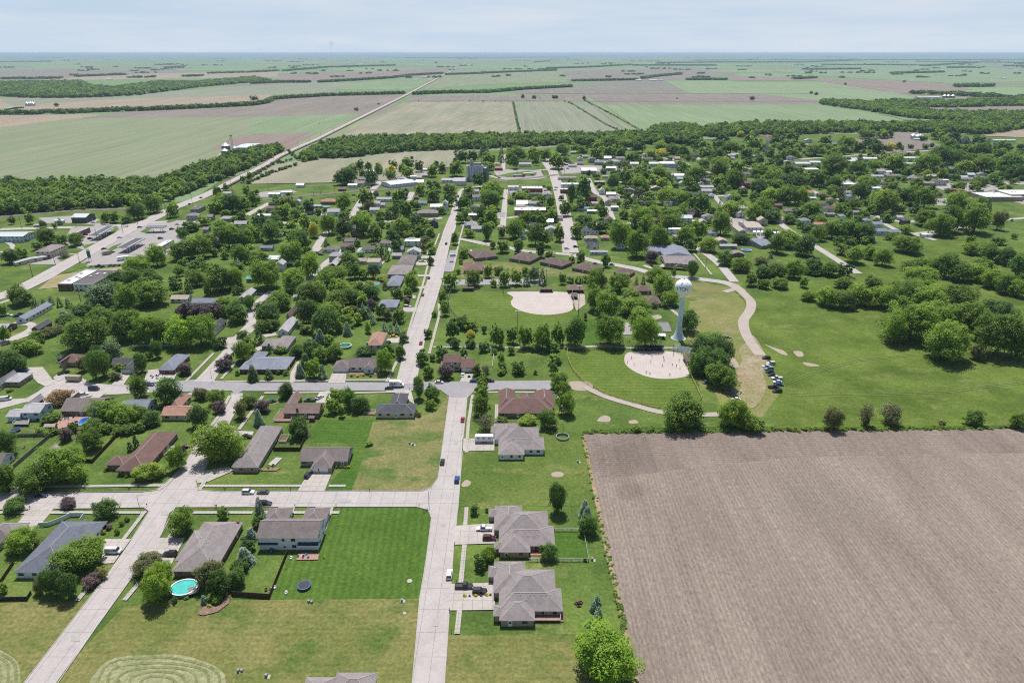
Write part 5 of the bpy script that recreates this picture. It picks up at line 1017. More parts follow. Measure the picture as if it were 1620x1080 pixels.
# quick specs for the rest of town: x, y (eave line, near), width px, depth m, eave, rise, roof, wall, type, description
Q='''668,321,15,8,3,1.6,sl,u,gx,blue-grey garage|693,327,26,14,5,1.6,ms,w,gx,white church hall|704,322,9,8,8,3,lg,w,gy,tall white gabled house|676,337,34,12,4,2.4,tg,t,hip,wide grey-roofed hall|686,352,13,9,5.4,2.6,dk,k,gy,dark blue gabled house|658,312,8,6,3,1.5,br,b,hip,small brown garage
746,356,16,9,5,3.6,lg,g,hip,grey steep-roofed house|755,362,20,8,3,2.2,lg,g,gx,low grey annexe house|749,328,13,6,4,1.2,dk,g,gx,charcoal garage|752,303,12,8,5,2.4,lg,w,gx,white house behind the elevator|754,312,14,8,5,2.6,tg,w,gx,grey-roofed white house
826,374,13,8,3,1.8,sl,u,gy,pale blue garage|793,359,12,7,3,1.6,tn,c,hip,tan garage|871,371,8,10,5.4,2.4,dk,w,gy,white two-storey house|834,366,10,7,2.9,1.4,tn,c,gx,flat tan garage|884,345,14,8,3,2,tg,c,gx,tan bungalow
812,296,17,9,4.5,0,wh,w,flat,white flat-roofed store|842,298.5,33,16,5,0,wh,r,flat,red brick store with white roof|848,307,22,8,3.4,0,fl,g,flat,dark flat-roofed garage|839,333,50,16,5.5,0,wh,b,flat,long brick school-like building|903,292,30,12,5.5,0,wh,w,flat,white-roofed corner store|897,300,20,8,5,0,wh,r,flat,red-fronted store
789,266,13,8,4,2.4,rd,r,hip,small brick house with terracotta roof|786,259,9,7,3,1.6,lg,w,gx,small white shed|831,260,20,10,4,2.6,lg,w,gx,white cottage with grey roof|897,281,30,5,3.5,.8,tn,w,gx,long white railway shed|932,270,24,16,5,2.6,ms,g,gx,big white gabled shed|967,266,15,12,4.5,1.8,ms,g,gx,white metal shed
1004,259,14,12,4.5,1.6,ms,m,gx,white warehouse|1035,259,16,12,4.5,1.6,ms,m,gx,white lumber shed|1056,259,24,16,5,2.2,ms,u,gx,big white-roofed blue warehouse|1067,262,14,8,4.5,1.6,nv,u,gx,blue shed|937,252,12,9,6,2.6,sl,g,gy,tall grey house|948,257,14,9,4,2.2,sl,g,gx,grey house|902,255,8,7,4,2,lg,w,gy,white cottage
906,262,14,7,3,1.6,lg,c,gx,low cream house|918,251,9,8,5,2.4,lg,w,gy,white two-storey house|972,254,9,7,4,2,tn,c,hip,tan cottage|1021,245,8,7,4,2.2,lg,w,gy,white cottage|1099,246,13,8,5,2.4,dk,g,gx,dark two-tone house|1110,253,15,9,4.5,2,tn,w,gx,white house with tan roof|923,330,20,9,3,1.4,sl,u,gx,blue-grey duplex|937,334,16,8,3,.8,wh,g,gx,white-roofed garage
936,312,18,10,5,2.2,db,r,gx,brick house with brown roof|941,322,11,7,3,1.6,tn,c,gx,small tan garage|953,302,10,9,5,3,lg,w,gy,white gabled house|949,288,16,7,4,0,wh,r,flat,red brick shop|963,319,10,9,5,2.6,tn,c,gy,cream gabled house|974,315,13,9,4,2.2,tg,c,hip,tan-roofed bungalow|973,328,12,8,4,.6,wh,g,gx,white flat-roofed house|964,348,14,9,5,2.8,rb,c,gy,brown-gabled cream house|958,279,10,6,3,1.4,lg,w,gx,white garage
1066,277,11,9,4,2.2,lg,g,hip,grey bungalow|1076,283,10,8,4,2,lg,g,gx,grey cottage|1080,290,10,8,4,2.2,lg,w,gy,white cottage|1119,286,11,8,5,2.2,sl,w,gx,white house|1118,296,24,10,3,1.6,lg,w,gx,long white house|1015,322,13,8,3,1.6,dk,k,gx,dark bungalow|1003,312,8,8,5,3,tn,w,gy,narrow white gabled house|1039,349,12,9,4,2.2,rb,c,hip,pinkish bungalow|1128,369,16,9,3,2,sl,w,gx,slate-roofed white house
1143,382,18,10,3,2,tn,g,gy,tan-roofed long house|1153,389,28,6,3,1,lg,g,gx,low grey house|1168,402,22,8,3,1.6,tg,b,gy,long brown-ended house|1113,352,14,9,5,2.4,lg,g,gy,grey gabled house|1181,290,22,12,7,2,db,r,gx,large brown-roofed brick building|1178,300,12,9,5,3,lg,w,gy,white church-like house|1121,302,22,9,3,1.8,lg,w,gx,low white house|1126,310,10,7,3,1.4,sl,u,gx,pale blue garage
1153,313,10,9,7,2.6,sl,w,gy,tall white house with grey roof|1173,338,14,9,5,2.4,lg,w,gy,white two-storey house|1110,290,10,7,4,2,lg,w,gy,white cottage by a purple tree|1208,349,16,9,5,3,tn,c,gy,tan gabled house|1275,349,18,9,4,2,sl,w,hip,blue-grey hip-roofed house|1253,334,20,9,3,2.2,gb,c,hip,grey-brown hip-roofed house|1317,330,22,10,5,2.4,db,w,hip,white house with brown hip roof|1313,339,18,7,3,1.4,tg,g,gx,grey garage
1282,305,14,9,4,2.4,rd,w,gx,pink-roofed white house|1301,308,12,7,3,1.6,rb,b,gx,brown garage|1348,311,12,9,4,2.6,sl,w,hip,slate hip-roofed house|1232,325,14,8,4,1.6,rb,r,gx,brick house with brown roof|1298,355,20,7,3,1.6,rd,c,gx,long pink-roofed house|1286,313,12,5,3,.5,wh,w,gx,white garage|1355,336,12,8,3,1.6,tg,g,gx,grey bungalow|1158,246,12,8,5,2,lg,g,gx,grey house|1107,252,10,8,4,2,lg,w,gy,white gabled cottage
1280,222,12,8,5,2.6,lg,w,gy,white farmhouse|1321,228,9,8,5,2.4,sl,g,gx,grey-blue house|1223,224,8,8,4,2,sl,g,gx,grey cottage|1274,229,10,7,3,1.6,tn,w,gx,tan-roofed garage|1163,244,12,8,4,1.6,lg,w,gx,white bungalow|1158,250,10,7,3,1.4,tn,w,gx,white garage|1188,247,14,7,3,1.4,lg,g,gx,low grey bungalow
1271,259,24,14,5,1.4,ms,m,gx,long silver metal shed|1291,257,18,12,5,1.4,ms,m,gx,silver metal shed|1285,268,22,14,4.5,.6,wh,m,gx,white flat shed|1345,255,20,12,5,1.4,ms,m,gx,white metal shed|1378,251,22,12,5,1.2,wh,m,gx,white commercial shed|1443,250,26,14,5,1.2,ms,m,gx,white grain shed|1441,259,20,10,4,1,ms,g,gx,grey metal shed|1343,292,26,20,5,0,wh,c,flat,white flat-roofed hall|1386,298,20,16,5,0,wh,u,flat,pale flat-roofed hall
1389,279,20,8,3,1.6,lg,w,gx,grey-roofed bungalow|1414,278,22,8,3,1.6,tg,c,gx,tan-grey bungalow|1446,282,20,8,3,1.8,tg,w,hip,grey ranch|1474,290,28,8,3,1.8,tg,t,gx,long grey ranch by the school lot|1475,279,18,8,3,1.6,lg,c,gx,cream bungalow|1531,283,20,8,3,1.6,tg,w,gx,white ranch|1550,281,16,8,3,1.6,gb,c,gx,brown bungalow|1505,278,14,8,3,1.6,tg,g,gx,grey bungalow beside a conifer|1509,268,12,7,4,1.8,tg,g,gx,grey house
1590,312,60,30,5,0,wh,t,flat,long white-roofed school building|1625,308,50,30,6.5,0,wh,t,flat,taller white-roofed school wing|1452,220,12,10,3,1,ms,m,gx,small farm shed|1590,222,36,10,3.5,1.2,ms,m,gx,row of white farm sheds|1533,224,18,10,4,2,gb,c,gx,brown farm building
1374,349,12,8,4,2,sl,g,hip,slate-blue roofed house|1390,355,16,9,4,2,sl,w,gx,blue-grey house|1396,366,18,9,4,2,sl,u,gx,blue-roofed house|1415,367,18,7,3,1.6,sl,g,gx,long blue-grey house|1436,349,12,9,6,1.4,dk,k,hip,dark two-storey house|1468,371,18,5,3,.5,wh,w,gx,white mobile home|1450,332,14,8,3,1.6,tg,g,gx,grey garage behind trees|1425,344,10,8,3,1.6,lg,g,gx,grey cottage
474,293,13,8,3.6,1.8,ms,m,gx,white-roofed workshop|540,299,12,8,3,1.8,br,b,hip,brown hip-roofed garage|557,293,15,10,4,1.2,wh,w,gx,white-fronted shop|568,290,16,12,5,2.2,tg,c,gx,grey-brown hall|663,281,9,8,4,2.2,lg,g,gx,grey cottage|518,319,24,12,3.6,2.4,or,b,hip,tan-roofed house|501,326,14,7,3,1,lg,g,gx,grey garage|526,338,15,9,3,2.2,rd,c,hip,pink-brown bungalow|512,341,10,6,3,1.2,lg,w,gx,white garage
594,322,14,9,5,2.2,lg,w,gx,white two-storey house|605,324,9,7,3.4,1.6,lg,w,gx,white annexe|592,332,16,9,4,2,lg,w,gx,grey-roofed white house|609,315,28,8,3.4,1.6,lg,w,gx,long grey-white house|563,369,18,9,3.4,2.4,br,b,hip,brown-roofed brick house|553,382,18,9,4,2.2,gb,n,gx,brown-grey house|650,382,22,10,4.5,2.6,lg,g,hip,grey hip-roofed house|584,271,15,6,3,1.2,ms,w,gx,white trailer home
331,343,10,8,4,2,tg,n,gx,small green house|356,346,20,8,3.2,2,lg,g,hip,grey hip-roofed bungalow|359,306,14,8,4,1.6,lg,u,gx,pale shed|433,307,19,7,4,1,ms,u,gx,long pale blue trailer shed|453,304,18,6,3.4,.8,wh,w,gx,white trailer shed|427,329,14,8,3.4,1.6,br,c,gx,tan bungalow|417,341,22,7,3,1,wh,w,gx,white long roof|470,319,9,8,4,2,lg,w,gy,white cottage|324,363,10,8,3.4,1.6,tg,g,gx,grey cottage|340,381,10,7,3,1.6,br,g,gx,brown-roofed garage
280,403,14,5,2.8,.3,wh,w,gx,white trailer|92,349,16,4,3,.3,wh,w,gx,white box trailer behind a conifer|58,356,12,5,2.6,.5,lg,g,gx,low grey canopy shed|467,470,8,5,2.6,1.2,lg,g,gx,garden shed|437,250,1,1,1,1,lg,g,gx,x'''
for it in Q.replace('\n','|').split('|'):
    x,y,w_,D,e,ri,ro_,wa,ty,ds=it.split(',')
    if ds=='x': continue
    x,y,w_,D,e,ri=map(float,(x,y,w_,D,e,ri))
    k='house'
    for a_,b_ in (('garage','garage'),('shed','shed'),('warehouse','warehouse'),('store','store'),('shop','shop'),('school','school'),('hall','hall'),('trailer','mobile home'),('mobile home','mobile home'),('building','building')):
        if a_ in ds: k=b_; break
    nm={'mobile home':'mobile_home','school':'school_building','hall':'hall_building','building':'farm_building','store':'store_building','shop':'shop_building'}.get(k,k)
    H(None,None,ro_,wa,[('n',x-w_/2,x+w_/2,y,D,e,ri,ty)],win=.5,cat=k,name=nm,auto=ds)
# far farmsteads: a few white sheds each
for i,(x,y,w_,e) in enumerate(((901,126,10,5),(1010,127,9,6),(1034,127,12,6),(1046,127,7,5),(1457,114,12,5),(1489,118,12,5),(1462,154,18,5),(1480,154,18,5),(1319,112,18,5),(1273,111,6,5),(212,111,8,6),(270,110,12,6),(378,93,9,9),(550,100,7,7),(571,101,8,7),(674,122,12,5),(680,126,8,5),(658,126,8,5),(60,150,8,5),(115,151,8,5),(105,152,10,5),(226,147,10,6),(172,125,7,5),(922,96,8,6),(977,103,5,6),(787,88,4,8),(1440,105,4,7),(1598,108,8,7),(1548,104,3,6),(1590,124,6,6),(1376,108,8,6),(299,107,5,6),(744,97,4,7),(726,100,4,7))):
    p=g(x,y); dp=depth(y)
    H(None,None,'ms' if i%3 else 'lg','m',[('n',x-w_/2,x+w_/2,y,min(40,14+w_/FOC*dp*.3),e,2.4,'gx')],win=0,cat='farm shed',name='farm_shed',auto='white farm shed')
# ---------------------------------------------------------------- details
def bin_(x,y,r,h,label,mat,ref=None):
    X,Y=g(x,y); o=empty('grain_bin',(X,Y,0)); b=MB(); b.lathe([(r,0),(r,h)],20); b.build('bin_wall',mat,o,True)
    b=MB(); b.lathe([(r*1.04,h-.1),(r*.3,h+r*.5),(.3,h+r*.62),(.01,h+r*.64)],20); b.build('bin_roof',ROOF['ms'],o); tag(o,label,'grain bin'); BLD.append((X,Y,r+2))
    if ref: anchor(ref,X,Y)
gm=paint('galvanised_bin',S(120,138,150),.4,.5,.4); wm=paint('white_bin',S(215,222,230),.45,.4,.2)
bin_(358,238,7.5,8.5,'large grey grain bin with white cone roof, beside the tall grain leg',gm,'the large grain bin left of the highway')
bin_(357,248,6,10,'tall grey grain bin in front of the larger one left of the highway',gm); bin_(372,240,4,7,'small grain bin at the foot of the tall grain leg',wm)
for i,(x,y) in enumerate(((1444,220),(1451,221),(1455,221))): bin_(x,y,5.5,7.5,'white grain bin near the far right field, %s of three'%('leftmost','middle','rightmost')[i],wm,'the white grain bins' if i==0 else None)
for i,x in enumerate((44,49,53)): bin_(x,167.5,7,8,'far white grain bin at the farmstead upper left, %s of three'%('leftmost','middle','rightmost')[i],wm)
for i,x in enumerate((1494,1500,1507)): bin_(x,155,8,8,'bluish grain bin by the upper right wood, %s of three'%('leftmost','middle','rightmost')[i],gm)
H('long white shed behind the grain leg, left of the highway','','ms','m',[('c',371,233.5,414,227,5,1.4,'gx')],win=0,cat='shed',name='shed')
H('low green-roofed barn at the upper left farmstead','','tl','k',[('c',11,172,33,169,4,2,'gx')],win=0,cat='barn',name='barn')
X,Y=g(369,240); o=empty('conveyor_tower',(X,Y,0)); b=MB()
for sx in(-1,1):
    for sy in(-1,1): b.tube([(sx*1.2,sy*1.2,0),(sx*1.2,sy*1.2,26)],.16,4)
for z in range(0,26,3): b.tube([(-1.2,-1.2,z),(1.2,-1.2,z+3)],.08,4); b.tube([(1.2,-1.2,z+3),(1.2,1.2,z)],.08,4)
b.build('tower_frame',M['metal'],o); b=MB(); b.box(0,0,26,3,3,2.5); b.tube([(0,0,27),(-9,0,12)],.2,5); b.build('spout_head',M['metal'],o); tag(o,'tall thin steel grain leg tower beside the bins','grain leg')
# water towers
def wtower():
    X,Y=g(1073,535.5); o=empty('water_tower',(X,Y,0)); wp=paint('tank_white',S(236,239,243,1),.35,.5,var=.03,sc=.2)
    pb=paint('tower_pale_blue',S(196,214,230,1),.45,.4,var=.04,sc=.2)
    b=MB(); b.lathe([(3.9,0),(3.6,.6),(2.6,3),(1.9,5.2),(1.55,7.5),(1.45,12),(1.35,26),(1.35,28.5)],28); b.build('pedestal',pb,o,True)
    b=MB(); b.lathe([(4.6,-.02),(4.6,.35),(0.1,.36)],28); b.build('footing',M['conc'],o)
    Rs=5.0; zc=33.2; prof=[(1.36,26.6),(1.9,27.4),(3.1,29.0),(4.3,30.6)]
    prof+=[(Rs*math.cos(a),zc+Rs*.93*math.sin(a)) for a in [rad(q) for q in (-20,-8,4,16,28,40,52,64,75,84,89.5)]]
    b=MB(); b.lathe(prof,40); t=b.build('tank',wp,o,True)
    b=MB(); b.lathe([(.5,0),(.5,.5),(.05,.6)],12); q=b.build('vent',M['metal'],t); q.location=(0,0,zc+Rs*.93-.05)
    b=MB(); b.tube([(.6,-1.5,27.6),(.6,-1.5,29)],.3,6); b.tube([(1.3,0.6,2),(1.3,.6,27)],.12,4); b.build('ladder',M['metal'],o)
    # lettering wrapped round the tank
    def letters(txt,az0,step,z,size,mat):
        for i,ch in enumerate(txt):
            cu=bpy.data.curves.new('txt','FONT'); cu.body=ch; cu.size=size; cu.align_x='CENTER'; cu.align_y='CENTER'; cu.extrude=.0
            to=bpy.data.objects.new('tmp',cu); dgm=bpy.data.meshes.new_from_object(to); bpy.data.objects.remove(to)
            dgb=MB(); az=az0+i*step
            import bmesh
            bm=bmesh.new(); bm.from_mesh(dgm); bmesh.ops.triangulate(bm,faces=bm.faces[:]); bmesh.ops.subdivide_edges(bm,edges=bm.edges[:],cuts=2,use_grid_fill=True)
            for v in bm.verts:
                el=math.asin(max(-1,min(1,(z+v.co.y-zc)/(Rs*.93)))); rr=Rs*math.cos(el)+.06
                a=az+v.co.x/Rs; v.co=Vector((rr*math.sin(a),-rr*math.cos(a),z+v.co.y))
            bm.to_mesh(dgm); bm.free(); dgm.materials.clear(); dgm.materials.append(mat); mk('letter',dgm,t)
    dark=paint('letter_dark_grey',(.05,.05,.06,1),.5)
    letters('ITON',-.98,.37,32.9,3.0,dark)
    b=MB()
    for az,zz,l in ((-.62,36.0,1.6),(-.5,36.2,1.3),(.22,36.4,1.2)):
        pts=[]
        for k in range(3):
            z_=zz-l*.5+l*k/2; el=math.asin((z_-zc)/(Rs*.93)); rr=Rs*math.cos(el)+.05; pts.append((rr*math.sin(az+.05*k),-rr*math.cos(az+.05*k),z_))
        b.tube(pts,.09,4)
    b.build('emblem_stroke',dark,t)
    tag(o,'white ball-shaped water tower on a pale blue flared pedestal beside the ball field','water tower'); anchor('the white water tower',X,Y)
wtower()
X,Y=g(1211,247); o=empty('water_tower',(X,Y,0)); b=MB()
for i in range(4):
    a=math.pi/4+i*math.pi/2; b.tube([(4.2*math.cos(a),4.2*math.sin(a),0),(2.6*math.cos(a),2.6*math.sin(a),25)],.3,5)
    a2=a+math.pi/2
    for z0 in(0,8,16): b.tube([(4.2*math.cos(a)*(1-z0/65),4.2*math.sin(a)*(1-z0/65),z0),(3.9*math.cos(a2)*(1-z0/65),3.9*math.sin(a2)*(1-z0/65),z0+8)],.1,4)
b.tube([(0,0,0),(0,0,25)],.5,6); b.build('leg_frame',paint('tower_silver',S(185,192,200),.4),o)
b=MB(); b.lathe([(.3,24.2),(3.3,25.2),(3.5,26),(3.5,31)],24); tk=b.build('tank',M['white'],o,True)
b=MB(); b.lathe([(3.8,30.9),(2,32.6),(.1,33.6)],24); b.build('cap',paint('cap_red',S(200,60,60),.5),tk)
tag(o,'old white water tower with red cap on four thin legs','water tower'); anchor('the red-capped water tower',X,Y)
# fences
def fence(pts,h,mat,label,cat='fence',kind='board',topm=None,ref=None,name='fence',sp=2.6):
    P=[g(*p) for p in pts]; o=empty(name,(P[0][0],P[0][1],0)); X0,Y0=P[0]; b=MB(); pb=MB(); rb=MB()
    for i in range(len(P)-1):
        a,c=P[i],P[i+1]; l=math.hypot(c[0]-a[0],c[1]-a[1]); an=math.atan2(c[1]-a[1],c[0]-a[0]); mx_,my_=(a[0]+c[0])/2-X0,(a[1]+c[1])/2-Y0
        if kind=='board': b.box(mx_,my_,.05,l,.06,h-.05,ang=an)
        elif kind=='rail':
            for z in(.35,.75,h-.15): b.box(mx_,my_,z,l,.06,.13,ang=an)
        else:
            for z in (.05,h*.5,h-.05): b.box(mx_,my_,z,l,.05,.05,ang=an)
            n=int(l/.45)
            for k in range(n+1): b.box(a[0]-X0+(c[0]-a[0])*k/max(1,n),a[1]-Y0+(c[1]-a[1])*k/max(1,n),.05,.035,.035,h-.1,ang=an)
        n=max(1,int(l/sp))
        for k in range(n+1): pb.box(a[0]-X0+(c[0]-a[0])*k/n,a[1]-Y0+(c[1]-a[1])*k/n,0,.14,.14,h+.12,ang=an)
        rb.box(mx_,my_,h+.001,l,.12,.09 if not topm else .2,ang=an)
    b.build('panel',mat,o); pb.build('post',mat,o); rb.build('top_rail',topm or mat,o); tag(o,label,cat)
    if ref: anchor(ref,X0,Y0)
fence([(455,876),(427,946),(368,942)],1.8,M['brownfence'],'brown board fence running from the white duplex round its backyard')
fence([(86,686),(192,684),(147,732),(131,731)],1.8,M['brownfence'],'dark brown board fence around the yard with the playset',ref='the dark brown fenced yard')
fence([(22,741),(86,686)],1.8,M['greyfence'],'pale grey board fence running diagonally to the dark brown fence')
fence([(19,691),(80,690)],1.5,M['greyfence'],'low grey fence behind the trampoline at the left edge')
fence([(54,843),(63,833),(78,832),(96,825),(112.5,817),(134.7,817),(128,826)],1.8,M['vinyl'],'white vinyl fence bending behind the blue-grey hip-roofed house')
fence([(0,926),(22,893)],1.6,M['brownfence'],'dark fence beside the lawn at the lower left edge')
fence([(0,950),(44,949),(50,940)],1.5,M['black'],'black fence at the back of the lower left lawn')
fence([(433,713),(475,713),(487,685)],1.8,M['brownfence'],'brown fence enclosing the yard beside the long grey ranch')
fence([(1024,415),(1034,425),(1050,426),(1088,429)],1.8,paint('dark_red_boards',S(110,62,58),.8),'dark red board fence beside the curving street',ref='the dark red fence')
fence([(877,840),(917,840),(924,846),(931,888),(837,888)],1.3,M['metal'],'chain-link fence around the small yard beside the plowed field',kind='rail',ref='the chain-link yard')
fence([(210,549),(272,548)],1.3,M['vinyl'],'white rail fence under the two big bright trees',kind='rail')
fence([(705,548),(770,549),(782,557),(779,582)],1.3,M['vinyl'],'white rail fence behind the maroon-roofed house',kind='rail')
fence([(722,457),(711,466),(709,478),(712,490),(722,503),(740,513),(780,522),(840,524),(905,513),(907,500)],2,M['metal'],'chain-link fence around the upper ball field',kind='mesh',sp=4,ref='the upper ball field fence')
fence([(722,460),(850,461)],1.8,M['metal'],'straight chain-link fence between upper ball field and car park',kind='mesh',sp=4)
fence([(990,552),(940,553),(897,554),(899,572),(907,588),(922,604),(955,623),(1000,637),(1045,645)],1.5,M['metal'],'curved outfield fence of the lower ball field with yellow top',kind='mesh',sp=4,topm=M['yellow'])
fence([(1082,562),(1090,590),(1110,633)],1.5,M['metal'],'foul-line fence of the lower ball field with yellow top',kind='mesh',sp=4,topm=M['yellow'])
fence([(1042,552),(1058,552),(1078,560)],4,M['metal'],'tall wire backstop behind home plate of the lower ball field',cat='backstop',kind='mesh',name='backstop',ref='the lower backstop')
fence([(905,466),(908,480),(908,490)],3.5,M['metal'],'tall wire backstop at the right end of the upper infield',cat='backstop',kind='mesh',name='backstop',ref='the upper backstop')
fence([(537,588),(612,588)],.1,M['greyfence'],'low garden kerb in front of the white two-gabled house',cat='kerb')
# dugouts, shelter, bleachers
def shelter(c,w_,d_,h,roofm,label,cat,name,ref=None,rise=.5,back=True,ang=0,wallm=None):
    X,Y=g(*c); o=empty(name,(X,Y,0),ang); b=MB()
    for sx in(-1,0,1):
        for sy in(-1,1): b.box(sx*(w_/2-.4),sy*(d_/2-.4),0,.18,.18,h)
    b.build('post',M['pole'],o); b=MB()
    oh=.5; 
    for s in(-1,1):
        b.face([(-(w_/2+oh)*s,-(d_/2+oh)*s,h),((w_/2+oh)*s,-(d_/2+oh)*s,h),((w_/2-d_/2*.6)*s if rise>1 else (w_/2+oh)*s,0,h+rise),(-(w_/2-d_/2*.6)*s if rise>1 else -(w_/2+oh)*s,0,h+rise)])
        b.face([((w_/2+oh)*s,-(d_/2+oh),h),((w_/2+oh)*s,(d_/2+oh),h),((w_/2-d_/2*.6)*s if rise>1 else (w_/2+oh)*s,0,h+rise)])
    b.face([(-(w_/2+oh),-(d_/2+oh),h-.02),((w_/2+oh),-(d_/2+oh),h-.02),((w_/2+oh),(d_/2+oh),h-.02),(-(w_/2+oh),(d_/2+oh),h-.02)]); b.build('roof',roofm,o)
    if back:
        b=MB(); b.box(0,d_/2-.2,0,w_-.5,.15,h-.1); b.box(-(w_/2-.3),0,0,.12,d_-.6,h-.1); b.box((w_/2-.3),0,0,.12,d_-.6,h-.1); b.build('back_wall',wallm or WALL['b'],o); b=MB(); b.box(0,d_/2-.9,.4,w_-1,.5,.08); b.build('bench',M['wood'],o)
    tag(o,label,cat)
    if ref: anchor(ref,X,Y)
shelter((864,461.5),9,3,2.4,ROOF['db'],'brown-roofed dugout above the upper ball field infield','dugout','dugout','the upper dugout')
shelter((908.5,471),3.4,8,2.4,ROOF['db'],'narrow brown-roofed dugout at the right end of the upper infield','dugout','dugout')
shelter((740,460),8,2.6,2.6,ROOF['db'],'brown shelter at the corner of the upper ball field by the car park','shelter','shelter')
shelter((910,461),11,9,2.8,ROOF['br'],'brown hip-roofed open pavilion beside the upper ball field','pavilion','pavilion','the brown pavilion',rise=2.6,back=False)
shelter((1033,554),11,3,2.5,ROOF['nv'],'dark-roofed dugout along the lower ball field under the trees','dugout','dugout','the lower dugout')
shelter((1088,573),3.6,8,2.5,ROOF['db'],'purple-brown roofed dugout right of the lower infield','dugout','dugout','the right-hand lower dugout')
shelter((1045.5,535),4,3.2,2.4,M['white'],'small white-roofed concession booth beside the water tower','booth','booth')
X,Y=g(1078,557); o=empty('bleachers',(X,Y,0),rad(-35)); b=MB()
for i in range(6): b.box(0,i*.75,.45+i*.4,11,.32,.06); b.box(0,i*.75-.35,.2+i*.4,11,.3,.05)
b.build('seat_boards',paint('aluminium_boards',S(190,205,205),.4,.5,.4),o); b=MB()
for x in(-5,-2.5,0,2.5,5):
    for i in range(0,6,2): b.tube([(x,i*.75,0),(x,i*.75,.42+i*.4)],.04,4)
b.build('frame',M['metal'],o); tag(o,'aluminium bleachers behind home plate of the lower ball field','bleachers'); anchor('the bleachers',X,Y)
# poles
def lightpole(x,y,h,label):
    X,Y=g(x,y); o=empty('field_light_pole',(X,Y,0)); b=MB(); b.tube([(0,0,0),(0,0,h)],[.2,.13],8); b.build('pole',M['pole'],o)
    b=MB(); b.box(0,0,h-.5,3.6,.12,.12); b.build('crossarm',M['metal'],o)
    for i in range(4): b=MB(); b.box(-1.4+i*.93,-.15,h-.35,.55,.4,.5); b.build('floodlight',M['white'],o)
    tag(o,label,'light pole','floodlight poles round the upper ball field')
for i,(x,y,h) in enumerate(((796,463,16),(864,456,15),(915,498,20),(819,533,17),(709,483,15))):
    lightpole(x,y,h,'ball field floodlight pole '+('by the car park fence','behind the upper dugout','at the right end of the upper infield','among the trees below the outfield','at the left corner of the upper field')[i])
def upole(x,y,h,label,arms=1,lean=0):
    X,Y=g(x,y); o=empty('utility_pole',(X,Y,0),R.choice([0,1.57])); b=MB(); b.tube([(0,0,0),(lean,0,h)],[.22,.13],6); b.build('pole',M['pole'],o)
    b=MB()
    for k in range(arms): b.box(lean,0,h-.8-k*1.3,2.6,.14,.14)
    for sx in(-1.1,0,1.1): b.tube([(lean+sx,0,h-.66),(lean+sx,0,h-.36)],.07,5)
    b.build('crossarm',M['pole'],o); tag(o,label,'utility pole','utility poles'); AUTO.append((o,'wooden utility pole with crossarm',X,Y,x,y)) if not label else None
for x,y,h in ((52,438,11),(88,420,9),(128,478,11),(127,419,10),(155,383,12),(195,369,12),(35,362,12),(121,360,12),(202,360,12),(218,355,12),(263,337,12),(305,325,13),(367,300,14),(388.5,279,13),(412,264,12),(433,254.5,12),(452,244,12),(472,235,12),(490,227,12),(508,219,12),(528,210,12),(548,202,12),
   (802,308,13),(808,320,11),(818,273,12),(425,302,10),(497,317,10),(530,306,10),(507,307,10),(1116,425,9),(494,560,1),(803,322,11),(858,272,11),(893,276,11),(889,288,10),(1480,240,11),(1449,232,11),(1498,312,11),(1560,283,11),(61,492,10),(706,263,11),(712,270,11),(1174,365,10),(1197,247,10)):
    if h>2: upole(x,y,h,None)
def lamp(x,y,label,side=1,h=8):
    X,Y=g(x,y); o=empty('street_lamp',(X,Y,0)); b=MB(); b.tube([(0,0,0),(0,0,h-.6),(.4*side,0,h-.1),(1.8*side,0,h)],[.1,.08,.06,.05],6); b.build('post',M['metal'],o)
    b=MB(); b.box(2.1*side,0,h-.06,.8,.3,.14); b.build('lamp_head',M['metal'],o); tag(o,label,'street lamp')
lamp(223,811,'curved-arm street lamp at the corner of the left crossroads')
lamp(679,802,'curved-arm street lamp at the corner of the striped lawn',-1)
lamp(336,604,'curved-arm street lamp at the asphalt street corner on the left')
lamp(1106,424,'street lamp beside the road near the water tower')
lamp(365,519,'street lamp at the bend of the tree-lined street')
# street signs, hydrants, mailboxes, transformer boxes
def mailbox(x,y,col,d):
    X,Y=g(x,y); o=empty('mailbox',(X,Y,0)); b=MB(); b.box(0,0,0,.12,.12,1.05); b.build('post',M['wood'],o); b=MB(); b.box(0,0,1.052,.26,.5,.24); b.tube([(0,-.25,1.29),(0,.25,1.29)],.13,8); b.build('box',col,o)
    tag(o,None,'mailbox'); AUTO.append((o,d,X,Y,x,y))
mb_=paint('mailbox_black',(.02,.02,.022,1),.5); mr_=paint('mailbox_red',S(120,40,40),.6)
for x,y in ((204,775),(206,775.5),(355,775),(357,776),(341,803),(343,803),(460,776),(467,802),(719,863),(722,922),(711,968),(732,714),(233,801),(732,700),(648,617),(585,778),(48,805),(663,802),(419,600)): mailbox(x,y,mb_,'black roadside mailbox')
for x,y in ((532,802),(714,1000)): mailbox(x,y,mr_,'dark red roadside mailbox')
def ubox(x,y,n=1):
    X,Y=g(x,y); o=empty('utility_box',(X,Y,0),R.uniform(-.3,.3)); b=MB(); b.box(0,0,0,1.3,1.2,.1); b.build('pad',M['conc'],o); b=MB()
    for i in range(n): b.box(-.45+i*.9,0.1*i,.122,.7,.7,.9-.2*i)
    b.build('cabinet',paint('cabinet_pale_green',S(150,162,150),.5),o); tag(o,None,'utility box'); AUTO.append((o,'small pale utility box on a pad',X,Y,x,y))
for x,y,n in ((491,953,2),(380,1062,2),(424,1070,1),(638,951,1),(916,731,1),(655,704,1),(650,702,1),(677,808,1),(883,604,1),(939,886,1),(884,602,1),(1018,530,1)): ubox(x,y,n)
